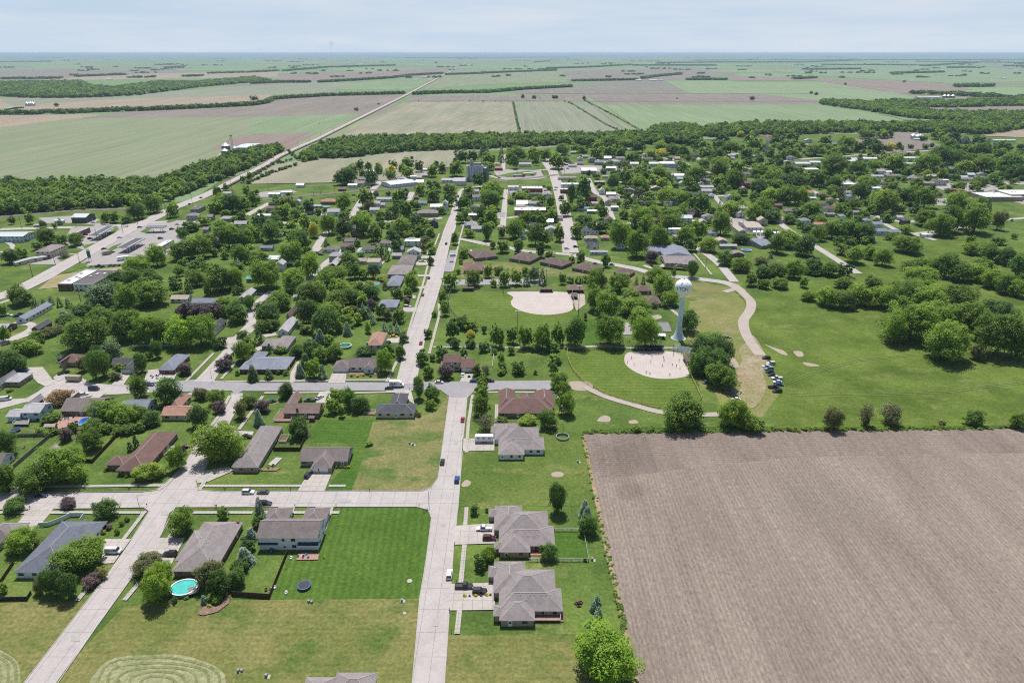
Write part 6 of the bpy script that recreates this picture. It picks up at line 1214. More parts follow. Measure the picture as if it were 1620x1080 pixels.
def cover(x,y,r,label): 
    X,Y=g(x,y); b=MB(); b.lathe([(r,0),(r,.2),(r*.85,.25),(.01,.26)],14); o=b.build('concrete_cover',M['conc']); o.location=(X,Y,0.02); tag(o,label,'concrete cover')
cover(648,919,.9,'small round concrete cover in the striped lawn near the road'); cover(637,951,.8,'round concrete cover with a box, at the end of the striped lawn'); cover(640,970,.6,'round concrete cover in the dry grass beside the road')
# trampolines
def tramp(x,y,r,label,net):
    X,Y=g(x,y,.9); o=empty('trampoline',(X,Y,0)); b=MB(); b.lathe([(r*.86,.93),(.01,.92)],28); b.build('mat',M['black'],o)
    b=MB(); b.lathe([(r*.84,.95),(r*.88,1.0),(r,.98),(r,.88)],28); b.build('pad_ring',paint('trampoline_blue',S(60,110,190),.5),o)
    b=MB()
    for i in range(6):
        a=i*math.pi/3+.3; b.tube([(r*math.cos(a),r*math.sin(a),0),(r*math.cos(a),r*math.sin(a),2.7 if net else .95)],.04,5)
    if net: b.lathe([(r,2.62),(r,2.68)],28)
    b.build('frame',M['metal'],o); tag(o,label,'trampoline')
tramp(481,925,2.15,'round blue-edged trampoline on the lawn behind the white duplex',True); tramp(24,679,2.1,'blue-edged trampoline behind the pale blue split-level house',False)
# pools
def water(name,c):
    t=NT(name); return t.done(t.ramp(t.noise(.8,4),[(.3,hs(c,.85)),(.7,hs(c,1.1))]),.08,.6,t.noise(3,3),bs=.15,bd=.05)
def roundpool(x,y,rx,ry,label,col,h=1.2,deck=None,ref=None):
    X,Y=g(x,y,h); o=empty('pool',(X,Y,0)); b=MB(); b.lathe([(1,0),(1,h)],36,sx=rx,sy=ry); b.build('pool_wall',paint('pool_wall_grey',S(150,160,165),.5),o)
    b=MB(); b.lathe([(1.03,h-.02),(1.03,h+.08),(.93,h+.08),(.93,h-.2)],36,sx=rx,sy=ry); b.build('rim',M['vinyl'],o)
    b=MB(); b.lathe([(.94,h-.15),(.01,h-.15)],36,sx=rx,sy=ry); b.build('water',water('water_'+label.split()[0],col),o)
    if deck: b=MB(); b.box(rx*.82,-ry*.35,h-.1,3,3.4,.12,ang=.5); [b.box(rx*.82+a,-ry*.35+c,0,.12,.12,h) for a in(-1,1) for c in(-1,1)]; b.build('deck',M['greyfence'],o)
    tag(o,label,'pool')
    if ref: anchor(ref,X,Y)
roundpool(291,928,4.3,3.7,'turquoise above-ground round pool with small grey deck',S(90,215,205),deck=True,ref='the turquoise round pool')
roundpool(546,546,3.6,3.6,'green-covered round pool behind the hedges',S(50,130,90)); roundpool(1181,395,4.2,3.6,'bright blue round pool beside the long brown-ended house',S(60,150,215))
roundpool(571,398.5,3.6,3,'teal round pool behind the small houses',S(90,190,170)); roundpool(516,326.5,4.5,3.4,'pale turquoise oval pool beside the tan-roofed house',S(120,205,215))
def flatpool(px,col,label,border,cat='pool'):
    P=[g(*p) for p in blob(px)]; cx_=sum(p[0] for p in P)/len(P); cy_=sum(p[1] for p in P)/len(P); o=empty('pool',(cx_,cy_,0)); 
    b=MB(); b.face([(p[0]-cx_,p[1]-cy_,.45) for p in P]); me=b.mesh('water',water('water_'+label.split()[0],col)); mk('water',me,o)
    b=MB(); n=len(P)
    for i in range(n):
        a,c=P[i],P[(i+1)%n]; q=lambda p,k,z:((p[0]-cx_)*k,(p[1]-cy_)*k,z); b.face([q(a,1,.47),q(c,1,.47),q(c,1.12,.47),q(a,1.12,.47)]); b.face([q(a,1.12,.47),q(c,1.12,.47),q(c,1.12,.1),q(a,1.12,.2)])
    b.build('coping',M['conc'],o); tag(o,label,'pool')
RZ+=.001; road([(88,664),(120,657),(146,656),(148,664),(128,674),(100,677),(84,682),(92,668)],M['paver'],'patio')
flatpool([(125,668),(130,663),(139,661),(142,664),(136,667),(132,671),(125,672)],S(40,130,225),'kidney-shaped bright blue pool on a red paved patio',M['conc'])
flatpool([(590,450),(598,447),(601,449),(594,453)],S(90,190,215),'small blue garden pool beside the orange flower bed',M['conc'])
road([(469,886),(503,886),(505,876),(472,876)],M['paver'],'patio'); road([(421,703),(434,703),(437,697),(427,697)],M['white'],'patio'); road([(433,739),(424,735),(437,724),(447,725)],M['conc'],'patio')
road([(233,594),(262,583),(258,604),(240,605),(228,603)],M['conc'],'patio'); road([(838,879),(858,879),(856,866),(840,866)],M['paver'],'patio'); road([(844,984),(892,984),(892,972),(845,972)],M['deck'],'patio')
road([(312,972),(322,960),(342,960),(350,955),(358,944),(366,940),(362,955),(345,968),(322,974)],M['soil'],'flower_bed'); road([(400,868),(395,850),(405,830),(400,828),(385,855),(372,890),(362,912),(372,915),(390,890)],M['soil'],'flower_bed')
road([(548,590),(612,590),(608,594),(548,594)],M['soil'],'flower_bed'); road([(377,741),(445,740),(438,745),(380,745)],M['soil'],'flower_bed'); road([(585,446),(608,444),(612,447),(586,449)],paint('orange_mulch',S(200,90,50),.9),'flower_bed')
# decks
def deck(px,h,mat,label):
    P=[g(*p,h) for p in px]; cx_=sum(p[0] for p in P)/4; cy_=sum(p[1] for p in P)/4; o=empty('deck',(cx_,cy_,0)); b=MB(); Q=[(p[0]-cx_,p[1]-cy_) for p in P]
    b.face([(x,y,h) for x,y in Q]); 
    for i in range(4): a,c=Q[i],Q[(i+1)%4]; b.face([(a[0],a[1],h),(c[0],c[1],h),(c[0],c[1],h-.25),(a[0],a[1],h-.25)])
    b.build('boards',mat,o); b=MB()
    for i in range(4):
        a,c=Q[i],Q[(i+1)%4]
        for z in (.5,1.0): b.tube([(a[0],a[1],h+z),(c[0],c[1],h+z)],.04,4)
        b.tube([(a[0],a[1],0),(a[0],a[1],h+1.02)],.06,5)
    b.build('railing',M['trim'] ,o); tag(o,label,'deck')
deck([(846,981),(887,981),(886,966),(846,966)],.9,M['deck'],'reddish rear deck with pale railing on the nearest grey-roofed house'); deck([(433,666),(461,666),(461,652),(445,648)],.6,M['deck'],'reddish deck wrapping the brown-roofed house')
deck([(441,699),(453,699),(458,689),(446,689)],.5,M['wood'],'small wooden deck beside the long grey ranch'); deck([(576,655),(594,655),(594,650),(580,649)],.4,M['deck'],'low reddish deck left of the charcoal-roofed corner house'); deck([(20,671),(45,671),(48,660),(30,660)],1.2,M['greyfence'],'raised grey deck behind the pale blue split-level house')
deck([(97,664),(119,664),(126,655),(104,655)],.15,M['greyfence'],'grey patio platform under an awning beside the kidney pool')
def cluster(x,y,label,cat,name,cols,n,sz=.8,sp=1.3):
    X,Y=g(x,y); o=empty(name,(X,Y,.12)); 
    for i in range(n):
        b=MB(); a=i*2.4; k=.35*sp*i; b.box(math.cos(a)*k,math.sin(a)*k*.7,0,sz*R.uniform(.7,1.2),sz*R.uniform(.6,1),.42,ang=a); b.box(math.cos(a)*k,math.sin(a)*k*.7+.25,.422,sz*.8,.14,.4,ang=0); b.build('chair',cols[i%len(cols)],o)
    tag(o,label,cat)
gy=paint('cushion_grey',S(120,122,128),.8); rdc=paint('toy_red',S(190,50,70),.5); blc=paint('toy_blue',S(60,140,200),.5); wc=M['white']
cluster(480,881,'set of grey outdoor sofas and bright toys on the duplex patio','patio furniture','patio_furniture',[gy,wc,rdc,blc,gy],6); cluster(430,933,'heap of pale garden toys and a plank inside the fenced yard','toy heap','toy_heap',[wc,M['wood'],rdc],5,.9); cluster(453,938,'small white and green toy slide on the lawn by the trampoline','toy','toy_slide',[wc,blc],3,.7,.7)
cluster(461,883,'pale blue play table beside the duplex patio','toy','play_table',[wc,blc],3,.8,.6); cluster(247,597,'crowded garden furniture on the patio beside the slate-blue hip-roofed house','patio furniture','patio_furniture',[M['black'],gy,wc],12,.9,1.1); cluster(430,871,'blue and grey chairs behind the left half of the duplex','patio furniture','patio_furniture',[blc,gy],4)
cluster(26,665,'blue umbrella table and chairs on the split-level house deck','patio furniture','patio_furniture',[blc,gy,wc],7,1,1.3); cluster(104,663,'dark chairs under the awning by the kidney pool','patio furniture','patio_furniture',[M['black'],gy],9,.9,1.2); cluster(848,874,'red patio chairs under the pergola by the chain-link yard','patio furniture','patio_furniture',[rdc,M['wood']],5); cluster(38,708,'brick fire pit in the yard near the left edge','fire pit','fire_pit',[WALL['t']],3,1,.6)
cluster(915,956,'square wooden raised bed on the lawn behind the nearest house','raised bed','raised_bed',[M['wood']],4,1.7,.9); cluster(301,941,'dark chairs beside the turquoise pool','patio furniture','patio_furniture',[M['black'],wc],3)
X,Y=g(890,690,.8); o=empty('dog_pen',(X,Y,0)); b=MB(); b.lathe([(2.9,.05),(2.9,1.0)],16); b.build('panel',paint('pen_wire',S(190,205,215),.4,.4,.4),o); b=MB(); b.lathe([(2.95,1.0),(2.95,1.08),(2.7,1.08)],16); b.build('rim',M['metal'],o); tag(o,'round pale play pen on the lawn behind the camper house','play pen')
def playset(x,y,label,c):
    X,Y=g(x,y); o=empty('playset',(X,Y,0)); b=MB()
    for sx in(-.9,.9):
        for sy in(-.7,.7): b.box(sx,sy,0,.12,.12,3)
    b.box(0,0,1.3,1.9,1.5,.1); b.build('tower',M['wood'],o); b=MB(); b.box(0,0,3.002,2.2,1.9,.9,top=.02,topy=1); b.build('canopy',c,o); b=MB(); b.box(-1.6,0,.7,1.9,.5,.08); b.build('slide',paint('slide_green',S(50,170,130),.4),o)
    b=MB(); b.tube([(1,0,2.6),(4,0,2.6)],.07,5); b.tube([(4,-1,0),(4,0,2.6)],.07,5); b.tube([(4,1,0),(4,0,2.6)],.07,5); b.build('swing_bar',M['wood'],o); tag(o,label,'playset')
playset(126,694,'wooden playset with green slide in the dark brown fenced yard',M['wood']); playset(877,679,'wooden swing set behind the red-brown roofed duplex',M['wood'])
H('small dark garden shed beside the long drive, left','','dk','k',[('n',88,97,567,3,2.4,.8,'gx')],win=0,cat='garden shed',name='garden_shed')
H('low brown garden shed inside hedges below the paved patio','','tn','b',[('n',68,86,675,3,2.4,.8,'gx')],win=0,cat='garden shed',name='garden_shed')
H('small brown shed against the brown-roofed house','','br','r',[('n',487,497,661,2.5,2.2,.6,'gx')],win=0,cat='garden shed',name='garden_shed')
# fuel canopies and sign
def canopy(p1,p2,wid,label,ref,n):
    a,c=Vector(g(*p1,5.5)),Vector(g(*p2,5.5)); m=(a+c)/2; d=c-a; an=math.atan2(d.y,d.x); o=empty('fuel_canopy',(m.x,m.y,0),an); l=d.length
    b=MB(); b.box(0,0,4.8,l,wid,.9); r=b.build('canopy_roof',paint('canopy_grey_white',S(205,208,214),.4,var=.05),o); b=MB()
    for i in range(n): b.box(-l/2+(i+.5)*l/n,0,5.702,l/n*.72,wid*.7,.12)
    b.build('roof_deck',paint('canopy_dark_panel',S(92,86,90),.5),r); b=MB()
    for i in range(max(2,n//3)):
        for s in(-1,1): b.box(-l/2+(i+.5)*l/max(2,n//3),s*wid*.3,0,.35,.35,4.79)
    b.build('column',M['white'],o)
    for i in range(max(2,n//3)): b=MB(); b.box(-l/2+(i+.5)*l/max(2,n//3)+1.2,0,0,1,.6,1.6); b.build('fuel_pump',M['white'],o)
    tag(o,label,'fuel canopy'); anchor(ref,m.x,m.y)
canopy((149,371.5),(175,357.5),9,'long fuel station canopy left of the highway','the left fuel canopy',9); canopy((194,391),(221,377),10,'long fuel station canopy right of the highway, nearest the shop','the middle fuel canopy',11); canopy((232,358.8),(262,358),8,'smaller fuel canopy near the highway junction','the right fuel canopy',8)
X,Y=g(143,414); o=empty('pole_sign',(X,Y,0)); b=MB(); b.tube([(-1,0,0),(-1,0,8)],.15,6); b.tube([(1,0,0),(1,0,8)],.15,6); b.build('post',M['metal'],o); b=MB(); b.box(0,0,4.5,2.8,.4,4.6); b.build('green_panel',paint('sign_green',S(30,130,90),.4),o); b=MB(); b.box(0,0,9.11,2.8,.4,2); b.build('white_panel',M['white'],o); b=MB(); b.box(0,0,3.2,2.4,.4,1.2); b.build('blue_panel',blc,o); tag(o,'tall green and white fuel price sign beside the highway','pole sign'); anchor('the green pole sign',X,Y)
# rail beside: round tank
X,Y=g(637,292); b=MB(); b.lathe([(3,0),(3,3),(1.5,4.2),(.01,4.6)],18); o=b.build('round_tank',M['white'],None,True); o.location=(X,Y,0); tag(o,'small white domed tank in front of the long white metal shed','tank')
# smoke on the horizon
X,Y=g(524,97); b=MB(); n=9
b.tube([(i*i*.9+R.uniform(-6,6),0,CAMH+10+i*26) for i in range(n)],[9+i*7 for i in range(n)],12); o=b.build('smoke_plume',None); o.data.materials.clear()
sm=bpy.data.materials.new('thin_smoke'); sm.use_nodes=True; sn=sm.node_tree; sn.nodes.clear(); so_=sn.nodes.new('ShaderNodeOutputMaterial'); pv=sn.nodes.new('ShaderNodeVolumePrincipled'); pv.inputs['Color'].default_value=(.45,.47,.5,1); pv.inputs['Density'].default_value=.0016; sn.links.new(pv.outputs[0],so_.inputs['Volume']); o.data.materials.append(sm); o.location=(X,Y,0); tag(o,'faint grey smoke plume rising on the horizon','smoke',kind='stuff')
# ---------------------------------------------------------------- vehicles
def prof(mb,pts,w,mi=0,inset=.0):
    """extrude a side outline (x,z) to width w"""
    n=len(mb.v); k=len(pts)
    for s in(-1,1):
        for x,z in pts: mb.v.append((x,s*w/2,z))
    mb.f.append(tuple(n+i for i in range(k))); mb.m.append(mi); mb.f.append(tuple(n+k+i for i in reversed(range(k)))); mb.m.append(mi)
    for i in range(k): j=(i+1)%k; mb.f.append((n+j,n+i,n+k+i,n+k+j)); mb.m.append(mi)
def cabin(mb,x0,x1,x2,x3,zb,zt,w,wt,mi):
    a=[(x0,-w/2,zb),(x3,-w/2,zb),(x3,w/2,zb),(x0,w/2,zb)]; c=[(x1,-wt/2,zt),(x2,-wt/2,zt),(x2,wt/2,zt),(x1,wt/2,zt)]
    for i in range(4): j=(i+1)%4; mb.face([a[i],a[j],c[j],c[i]],mi)
    mb.face(c,mi)
CM={}
DIM={'sedan':(4.7,1.82,1.45),'suv':(4.8,1.95,1.75),'pickup':(5.8,2.0,1.85),'van':(5.3,2.0,2.1),'minivan':(5.0,1.95,1.75)}
def carparts(kind):
    if kind in CM: return CM[kind]
    L_,W_,H_=DIM[kind]; h=L_/2; P=[]
    b=MB(); zb=.95 if kind!='sedan' else .85
    if kind=='van': zb=1.15
    prof(b,[(-h,.35),(-h+.05,zb-.1),(-h+.2,zb),(h*.45,zb),(h-.3,zb-.18),(h,zb-.35),(h,.35),(h-.5,.25),(-h+.5,.25)],W_)
    s={'sedan':(-h*.78,-h*.48,h*.12,h*.48),'suv':(-h*.97,-h*.86,h*.1,h*.42),'pickup':(-h*.18,-h*.08,h*.28,h*.5),'van':(-h*.99,-h*.96,h*.5,h*.75),'minivan':(-h*.96,-h*.84,h*.2,h*.62)}[kind]
    cabin(b,s[0]+.12,s[1]-.02,s[2]+.02,s[3]-.12,zb,H_,W_*.86,W_*.74,0)
    for x in (s[1]+.05,(s[1]+s[2])/2,s[2]-.05):
        for y in(-1,1): b.box(x,y*W_*.40,zb,.12,.06,(H_-zb)*.97)
    if kind=='pickup':
        b.box((-h+s[0])/2,0,zb-.28,abs(-h-s[0])-.3,W_*.8,.02,1)
        for y in(-1,1): b.box((-h+s[0])/2,y*W_*.45,zb,abs(-h-s[0]),.14,.18)
        b.box(-h+.08,0,zb,.12,W_*.86,.18)
    P.append(('body',b.mesh('car_body',[M['black'],M['black']]),'P'))
    b=MB(); k=.18
    def lerp(a,c,t): return a+(c-a)*t
    for t0,t1 in ((.08,.88),):
        x0,x1,x2,x3=s; xa,xb,xc,xd=lerp(x0,x1,t0),lerp(x0,x1,t1),lerp(x3,x2,t1),lerp(x3,x2,t0); za,zc=lerp(zb,H_,t0),lerp(zb,H_,t1); wa,wc=lerp(W_*.90,W_*.78,t0),lerp(W_*.90,W_*.78,t1)
        a=[(xa,-wa/2,za),(xd,-wa/2,za),(xd,wa/2,za),(xa,wa/2,za)]; c=[(xb,-wc/2,zc),(xc,-wc/2,zc),(xc,wc/2,zc),(xb,wc/2,zc)]
        for i in range(4):
            if kind=='van' and i in(0,2): 
                j=(i+1)%4
                continue
            b.face([a[i],a[(i+1)%4],c[(i+1)%4],c[i]])
        if kind=='van':
            for y in(-1,1): b.box(h*.42,y*W_*.43,zb+.1,1.1,.05,.6)
    P.append(('windows',b.mesh('car_glass',M['glass']),None))
    for sx in(-1,1):
        for sy in(-1,1):
            b=MB(); x=sx*h*.62; b.tube([(x,sy*(W_/2-.22),.34),(x,sy*(W_/2+.01),.34)],.34,14); P.append(('wheel',b.mesh('wheel',M['tyre']),None))
            b=MB(); b.tube([(x,sy*(W_/2+.0),.34),(x,sy*(W_/2+.03),.34)],.19,10); P.append(('rim',b.mesh('rim',M['rim']),'R'))
    for sy in(-1,1):
        b=MB(); b.box(h-.02,sy*W_*.36,zb-.42,.1,.36,.16); P.append(('headlight',b.mesh('headlight',M['lamp']),None))
        b=MB(); b.box(-h+.0,sy*W_*.40,zb-.35,.08,.26,.2); P.append(('tail_light',b.mesh('tail_light',M['redlamp']),None))
    CM[kind]=P
    b=MB(); allm=MB()
    for nm,me,fl in P:
        mi={'P':0}.get(fl,1 if nm=='windows' else 2)
        for p in me.polygons: allm.face([tuple(me.vertices[v].co) for v in p.vertices],mi)
    CM[kind+'_small']=allm.mesh('small_car',[M['black'],M['glass'],M['tyre']])
    return P
PC={n:paint('car_paint_'+n.replace(' ','_'),c,.28,.6,m_,var=.03) for n,c,m_ in (('white',S(240,242,245),0),('silver',S(185,190,196),.5),('grey',S(110,114,120),.4),('dark grey',S(62,66,72),.3),('black',(.012,.013,.016,1),0),('red',S(176,30,50),0),('maroon',S(96,24,48),.1),('blue',S(34,84,160),.2),('dark blue',S(40,58,100),.2),('yellow',S(235,195,40),0),('tan',S(190,175,150),0),('green',S(30,80,60),0),('pale blue',S(150,175,205),.3),('purple',S(88,60,92),.2),('orange',S(205,110,40),0))}
TYP={'sedan':'car','suv':'sport utility car','pickup':'pickup truck','van':'van','minivan':'minivan'}
def car(kind,x,y,hd,col,small=False,group=None):
    P=carparts(kind); X,Y=g(x,y,.4)
    if small:
        o=mk('car' if kind!='pickup' else 'pickup_truck',CM[kind+'_small'],None,(X,Y,topz(X,Y))); o.rotation_euler=(0,0,rad(hd)); setmat(o,PC[col])
    else:
        o=empty({'sedan':'car','suv':'car','pickup':'pickup_truck','van':'van','minivan':'minivan'}[kind],(X,Y,topz(X,Y)),rad(hd)); last=None
        for nm,me,fl in P:
            c=mk(nm,me,o if fl!='R' else last); 
            if nm=='wheel': last=c
            if fl=='P': setmat(c,PC[col])
    tag(o,None,{'pickup':'pickup truck','van':'van','minivan':'minivan'}.get(kind,'car'),group)
    AUTO.append((o,col+' '+{'sedan':'saloon car','suv':'tall estate car','pickup':'pickup truck','van':'van','minivan':'minivan'}[kind],X,Y,x,y)); return o
for e in '''sedan,732,664,90,red|sedan,700,731,90,dark grey|suv,723,759,90,blue|suv,711,909,90,white|pickup,734,928,0,black|suv,759,936,0,black|pickup,766,837,180,white|suv,774,852,0,maroon|minivan,488,752,80,dark grey|suv,393,779,0,white|sedan,416,779,180,grey|suv,420,797,0,black
sedan,455,816,60,pale blue|van,180,873,0,white|suv,269,877,180,black|sedan,28,776,20,white|sedan,66,784,0,dark blue|sedan,390,691,0,black|pickup,490,633,180,grey|sedan,506,629,60,white|sedan,430,635,30,blue|sedan,616,615,0,black|sedan,695,605,0,white|sedan,732,593,90,white|sedan,750,603.5,0,blue|suv,775,603,0,black
sedan,666,543,90,red|sedan,623,533,0,yellow|sedan,669,467,90,red|sedan,678.5,440,90,purple|suv,645,485,0,white|pickup,668,414,0,white|van,717,405,0,white|sedan,715,414.5,0,white|suv,706,386,90,black|van,149,616,0,dark blue|sedan,132,624,30,white|pickup,101,590,50,black|van,9,632,20,white|pickup,37,586,10,blue
suv,236,609,0,blue|sedan,1107,526,20,white|sedan,1114,528.5,10,grey|sedan,1138,537,10,blue|sedan,1150.5,533.5,0,silver'''.replace('\n','|').split('|'):
    k,x,y,h_,c=e.split(','); car(k,float(x),float(y),float(h_),c)
for e in '''suv,1212,566.8,180,dark grey|suv,1219.5,575,180,white|sedan,1212.5,579.5,180,white|suv,1216.5,583.5,180,pale blue|sedan,1218,588.5,180,black|sedan,1221.5,593,180,dark grey|pickup,1229,598,180,white|sedan,1230,604,180,white|sedan,1232.5,608.5,0,blue|pickup,1224,612.5,0,black|suv,1229.5,619,180,black
sedan,1151,608.5,180,dark blue|suv,1154,615.5,180,white|suv,1156,620.5,180,silver|sedan,1161,627,180,black|sedan,1164,632,180,white|sedan,1147,603,180,red|sedan,1118,604.5,20,silver'''.replace('\n','|').split('|'):
    k,x,y,h_,c=e.split(','); car(k,float(x),float(y),float(h_),c,group='cars parked on the grass by the lower ball field')
for e in '''sedan,164.6,394,55,dark blue|suv,177,399.5,50,dark grey|sedan,221,360,50,dark grey|sedan,189,376.5,60,white|sedan,143.5,421.5,70,white|pickup,156,421,70,dark grey|sedan,162.5,422,70,blue|suv,175,420,80,silver|suv,181,420,80,silver|sedan,190,419.5,60,grey|suv,272,363,40,dark grey|suv,254,377.5,20,black
sedan,281,355.5,0,white|sedan,299,345,20,silver|suv,304,337,40,black|suv,309,333,30,dark blue|sedan,318,313.5,80,black|sedan,300,323,80,dark blue|sedan,863,302,10,red|suv,861,295,0,black|sedan,880,297,0,silver|sedan,879,301,10,white|sedan,863,306.5,10,silver|suv,860,310,10,white|pickup,845,276,20,green|sedan,942,417,-20,silver
sedan,968,419,-30,silver|suv,911,391,0,black|sedan,818,398,20,dark grey|sedan,840,400,-20,white|sedan,1072,421.5,0,white|pickup,68,411,30,black|sedan,62,410,60,silver|sedan,76,410,60,dark grey|sedan,96,399,40,silver|sedan,14,498.5,0,white|sedan,27,500,30,dark blue|sedan,33,497,30,dark blue|sedan,411,466,0,blue|sedan,503,400.5,0,silver
sedan,508,403,0,dark blue|sedan,100,495,10,pale blue|sedan,711,339,50,white|sedan,704,338,50,grey|sedan,560,319.5,80,red|sedan,417,334,0,red|suv,424,336,0,dark grey|sedan,432,336,0,green|sedan,1504,290,10,white|sedan,898,267,0,dark grey|sedan,889,267,0,silver|sedan,785,279,-30,dark grey|sedan,790,282,-30,grey|sedan,776,276,30,dark blue
sedan,1168,362,60,black|sedan,1183,371,10,white|sedan,165,355.5,0,white|sedan,148,352.5,20,white|sedan,135,372,50,black|sedan,131,376,50,dark blue|suv,143,378,50,dark grey|sedan,30,381,0,silver|sedan,42,381,0,dark grey|sedan,568,288,30,black|sedan,583,297,30,black|suv,505,195.5,83,black|sedan,549,195.5,83,black|pickup,560,309,0,dark grey
sedan,1220,366,80,white|suv,897,394,0,white|sedan,1035,350,0,white|sedan,1206,308,10,silver|sedan,957,281,0,silver|sedan,1250,352,10,grey|sedan,545,349,20,blue'''.replace('\n','|').split('|'):
    k,x,y,h_,c=e.split(','); car(k,float(x),float(y),float(h_),c,small=float(y)<405)
def trailer(x,y,hd,l,w_,h,col,label,cat,name,win=0,stripe=None,curve=False,zb=.7,ref=None,auto=None):
    X,Y=g(x,y,1); o=empty(name,(X,Y,topz(X,Y)),rad(hd)); b=MB(); prof(b,[(-l/2,zb-.2),(-l/2,zb+h-.3),(-l/2+.4,zb+h),(l/2-.5,zb+h),(l/2,zb+h-.5),(l/2,zb-.2)],w_); b.build('body',col,o)
    b=MB(); b.tube([(l/2,0,.5),(l/2+1.1,0,.5)],.08,6); b.build('hitch',M['black'],o)
    for sx in(-.5,.5):
        for sy in(-1,1): b=MB(); b.tube([(sx-.3,sy*(w_/2-.25),.36),(sx-.3,sy*(w_/2+.02),.36)],.36,12); b.build('wheel',M['tyre'],o)
    for i in range(win):
        for sy in(-1,1): b=MB(); b.box(-l/2+(i+.7)*l/(win+.3),sy*w_/2,zb+h*.5,1.1,.05,.6); b.build('window',M['glass'],o)
    if stripe:
        b=MB(); b.box(0,-w_/2-.01,zb+.35,l*.96,.03,.16); b.box(0,w_/2+.01,zb+.35,l*.96,.03,.16); b.build('stripe',stripe,o)
        for q in(-.25,.2): b=MB(); b.box(l*q,0,zb+h+.002,.7,.7,.25); b.build('roof_unit',M['trim'],o)
    tag(o,label,cat)
    if ref: anchor(ref,X,Y)
    if auto: AUTO.append((o,auto,X,Y,x,y))
trailer(766,696,180,8.2,2.4,2.6,M['white'],'long white camper trailer with purple stripe on a concrete drive','camper trailer','camper_trailer',3,PC['purple'])
trailer(117,600,-3,7.5,2.4,2.4,PC['tan'],'tan box trailer parked on the cul-de-sac','trailer','box_trailer',0); trailer(195,410,35,9,2.5,2.6,M['white'],'white box trailer beside the highway fuel station','trailer','box_trailer')
trailer(169,401.5,40,7,2.4,2.5,PC['tan'],'tan camper behind a dark car on the highway verge','camper trailer','camper_trailer',2)
for i in range(7): trailer(1193+i*6.3,369.5+i*.35,75,7.5,2.5,2.6,M['white'],None,'camper trailer','camper_trailer',1,PC['orange'],auto='white parked camper with orange stripe')
trailer(1085,421,0,6,2.3,2.2,PC['silver'],'small silver camper behind the dark red fence','camper trailer','camper_trailer',1)
# delivery truck with lettering
X,Y=g(628,609,1); o=empty('delivery_truck',(X,Y,topz(X,Y)),0); b=MB(); b.box(-1.1,0,.7,5.4,2.4,2.7); b.build('cargo_box',M['white'],o)
b=MB(); prof(b,[(1.62,.45),(1.62,2.75),(2.3,2.7),(2.9,1.7),(3.7,1.35),(3.75,.45)],2.2); b.build('cab',M['white'],o); b=MB(); b.box(2.25,0,1.75,.9,2.24,.62); b.box(2.62,0,1.8,.1,1.8,.6); b.build('windows',M['glass'],o)
for sx in(-2.3,2.7):
    for sy in(-1,1): b=MB(); b.tube([(sx,sy*.95,.42),(sx,sy*1.2,.42)],.42,12); b.build('wheel',M['tyre'],o)
for txt,x_,c in (('Fed',-1.75,S(75,35,130)),('Ex',.0,S(240,110,30))):
    cu=bpy.data.curves.new('t','FONT'); cu.body=txt; cu.size=1.5; cu.extrude=.02; cu.align_x='CENTER'; cu.align_y='CENTER'; cu.offset=.02; to=bpy.data.objects.new('tmp',cu); me=bpy.data.meshes.new_from_object(to); bpy.data.objects.remove(to)
    me.materials.clear(); me.materials.append(paint('letter_'+txt.lower(),c,.5)); q=mk('lettering',me,o,(x_-.25,-1.23,2.1)); q.rotation_euler=(rad(90),0,0)
tag(o,'white delivery truck with purple and orange lettering at the asphalt crossroads','delivery truck'); anchor('the delivery truck',X,Y)
# tanker and buses
def semi(x,y,hd,label,body,cab):
    X,Y=g(x,y,1); o=empty('semi_truck',(X,Y,topz(X,Y)),rad(hd)); b=MB(); b.tube([(-9,0,2.1),(-8.8,0,2.1),(2.8,0,2.1),(3,0,2.1)],[.9,1.25,1.25,.9],14); b.build('tank_trailer',body,o); b=MB(); prof(b,[(3.5,.5),(3.5,3.2),(5.4,3.3),(6,2.1),(7.6,1.8),(7.7,.5)],2.4); b.build('cab',cab,o)
    for sx in(-8,-6.8,2.2,3.5,6.8):
        for sy in(-1,1): b=MB(); b.tube([(sx,sy*.95,.5),(sx,sy*1.25,.5)],.5,12); b.build('wheel',M['tyre'],o)
    tag(o,label,'semi truck')
semi(822,279,4,'silver tanker semi truck with red cab on the oval drive by the railway',paint('tank_silver_blue',S(160,180,205),.35,.5,.4),PC['red']); semi(838,276,8,'white tanker truck behind the silver tanker on the oval drive',M['white'],M['white'])
yl=paint('bus_yellow_white',S(225,195,140),.4); 
for i,(x,c,d) in enumerate(((1503,PC['red'],'red bus at the left of three'),(1511,yl,'cream-topped bus in the middle of three'),(1519,yl,'cream-topped bus at the right of three'))):
    X,Y=g(x,302,1); o=empty('bus',(X,Y,topz(X,Y)),rad(95)); b=MB(); prof(b,[(-5,.5),(-5,3),(3.8,3),(4,1.6),(5.2,1.4),(5.2,.5)],2.4); b.build('body',c,o); b=MB(); b.box(-.6,0,1.9,8.2,2.44,.7); b.build('windows',M['glass'],o)
    for sx in(-3,4):
        for sy in(-1,1): b=MB(); b.tube([(sx,sy*.95,.5),(sx,sy*1.25,.5)],.5,12); b.build('wheel',M['tyre'],o)
    tag(o,d+' parked in the school lot','bus')
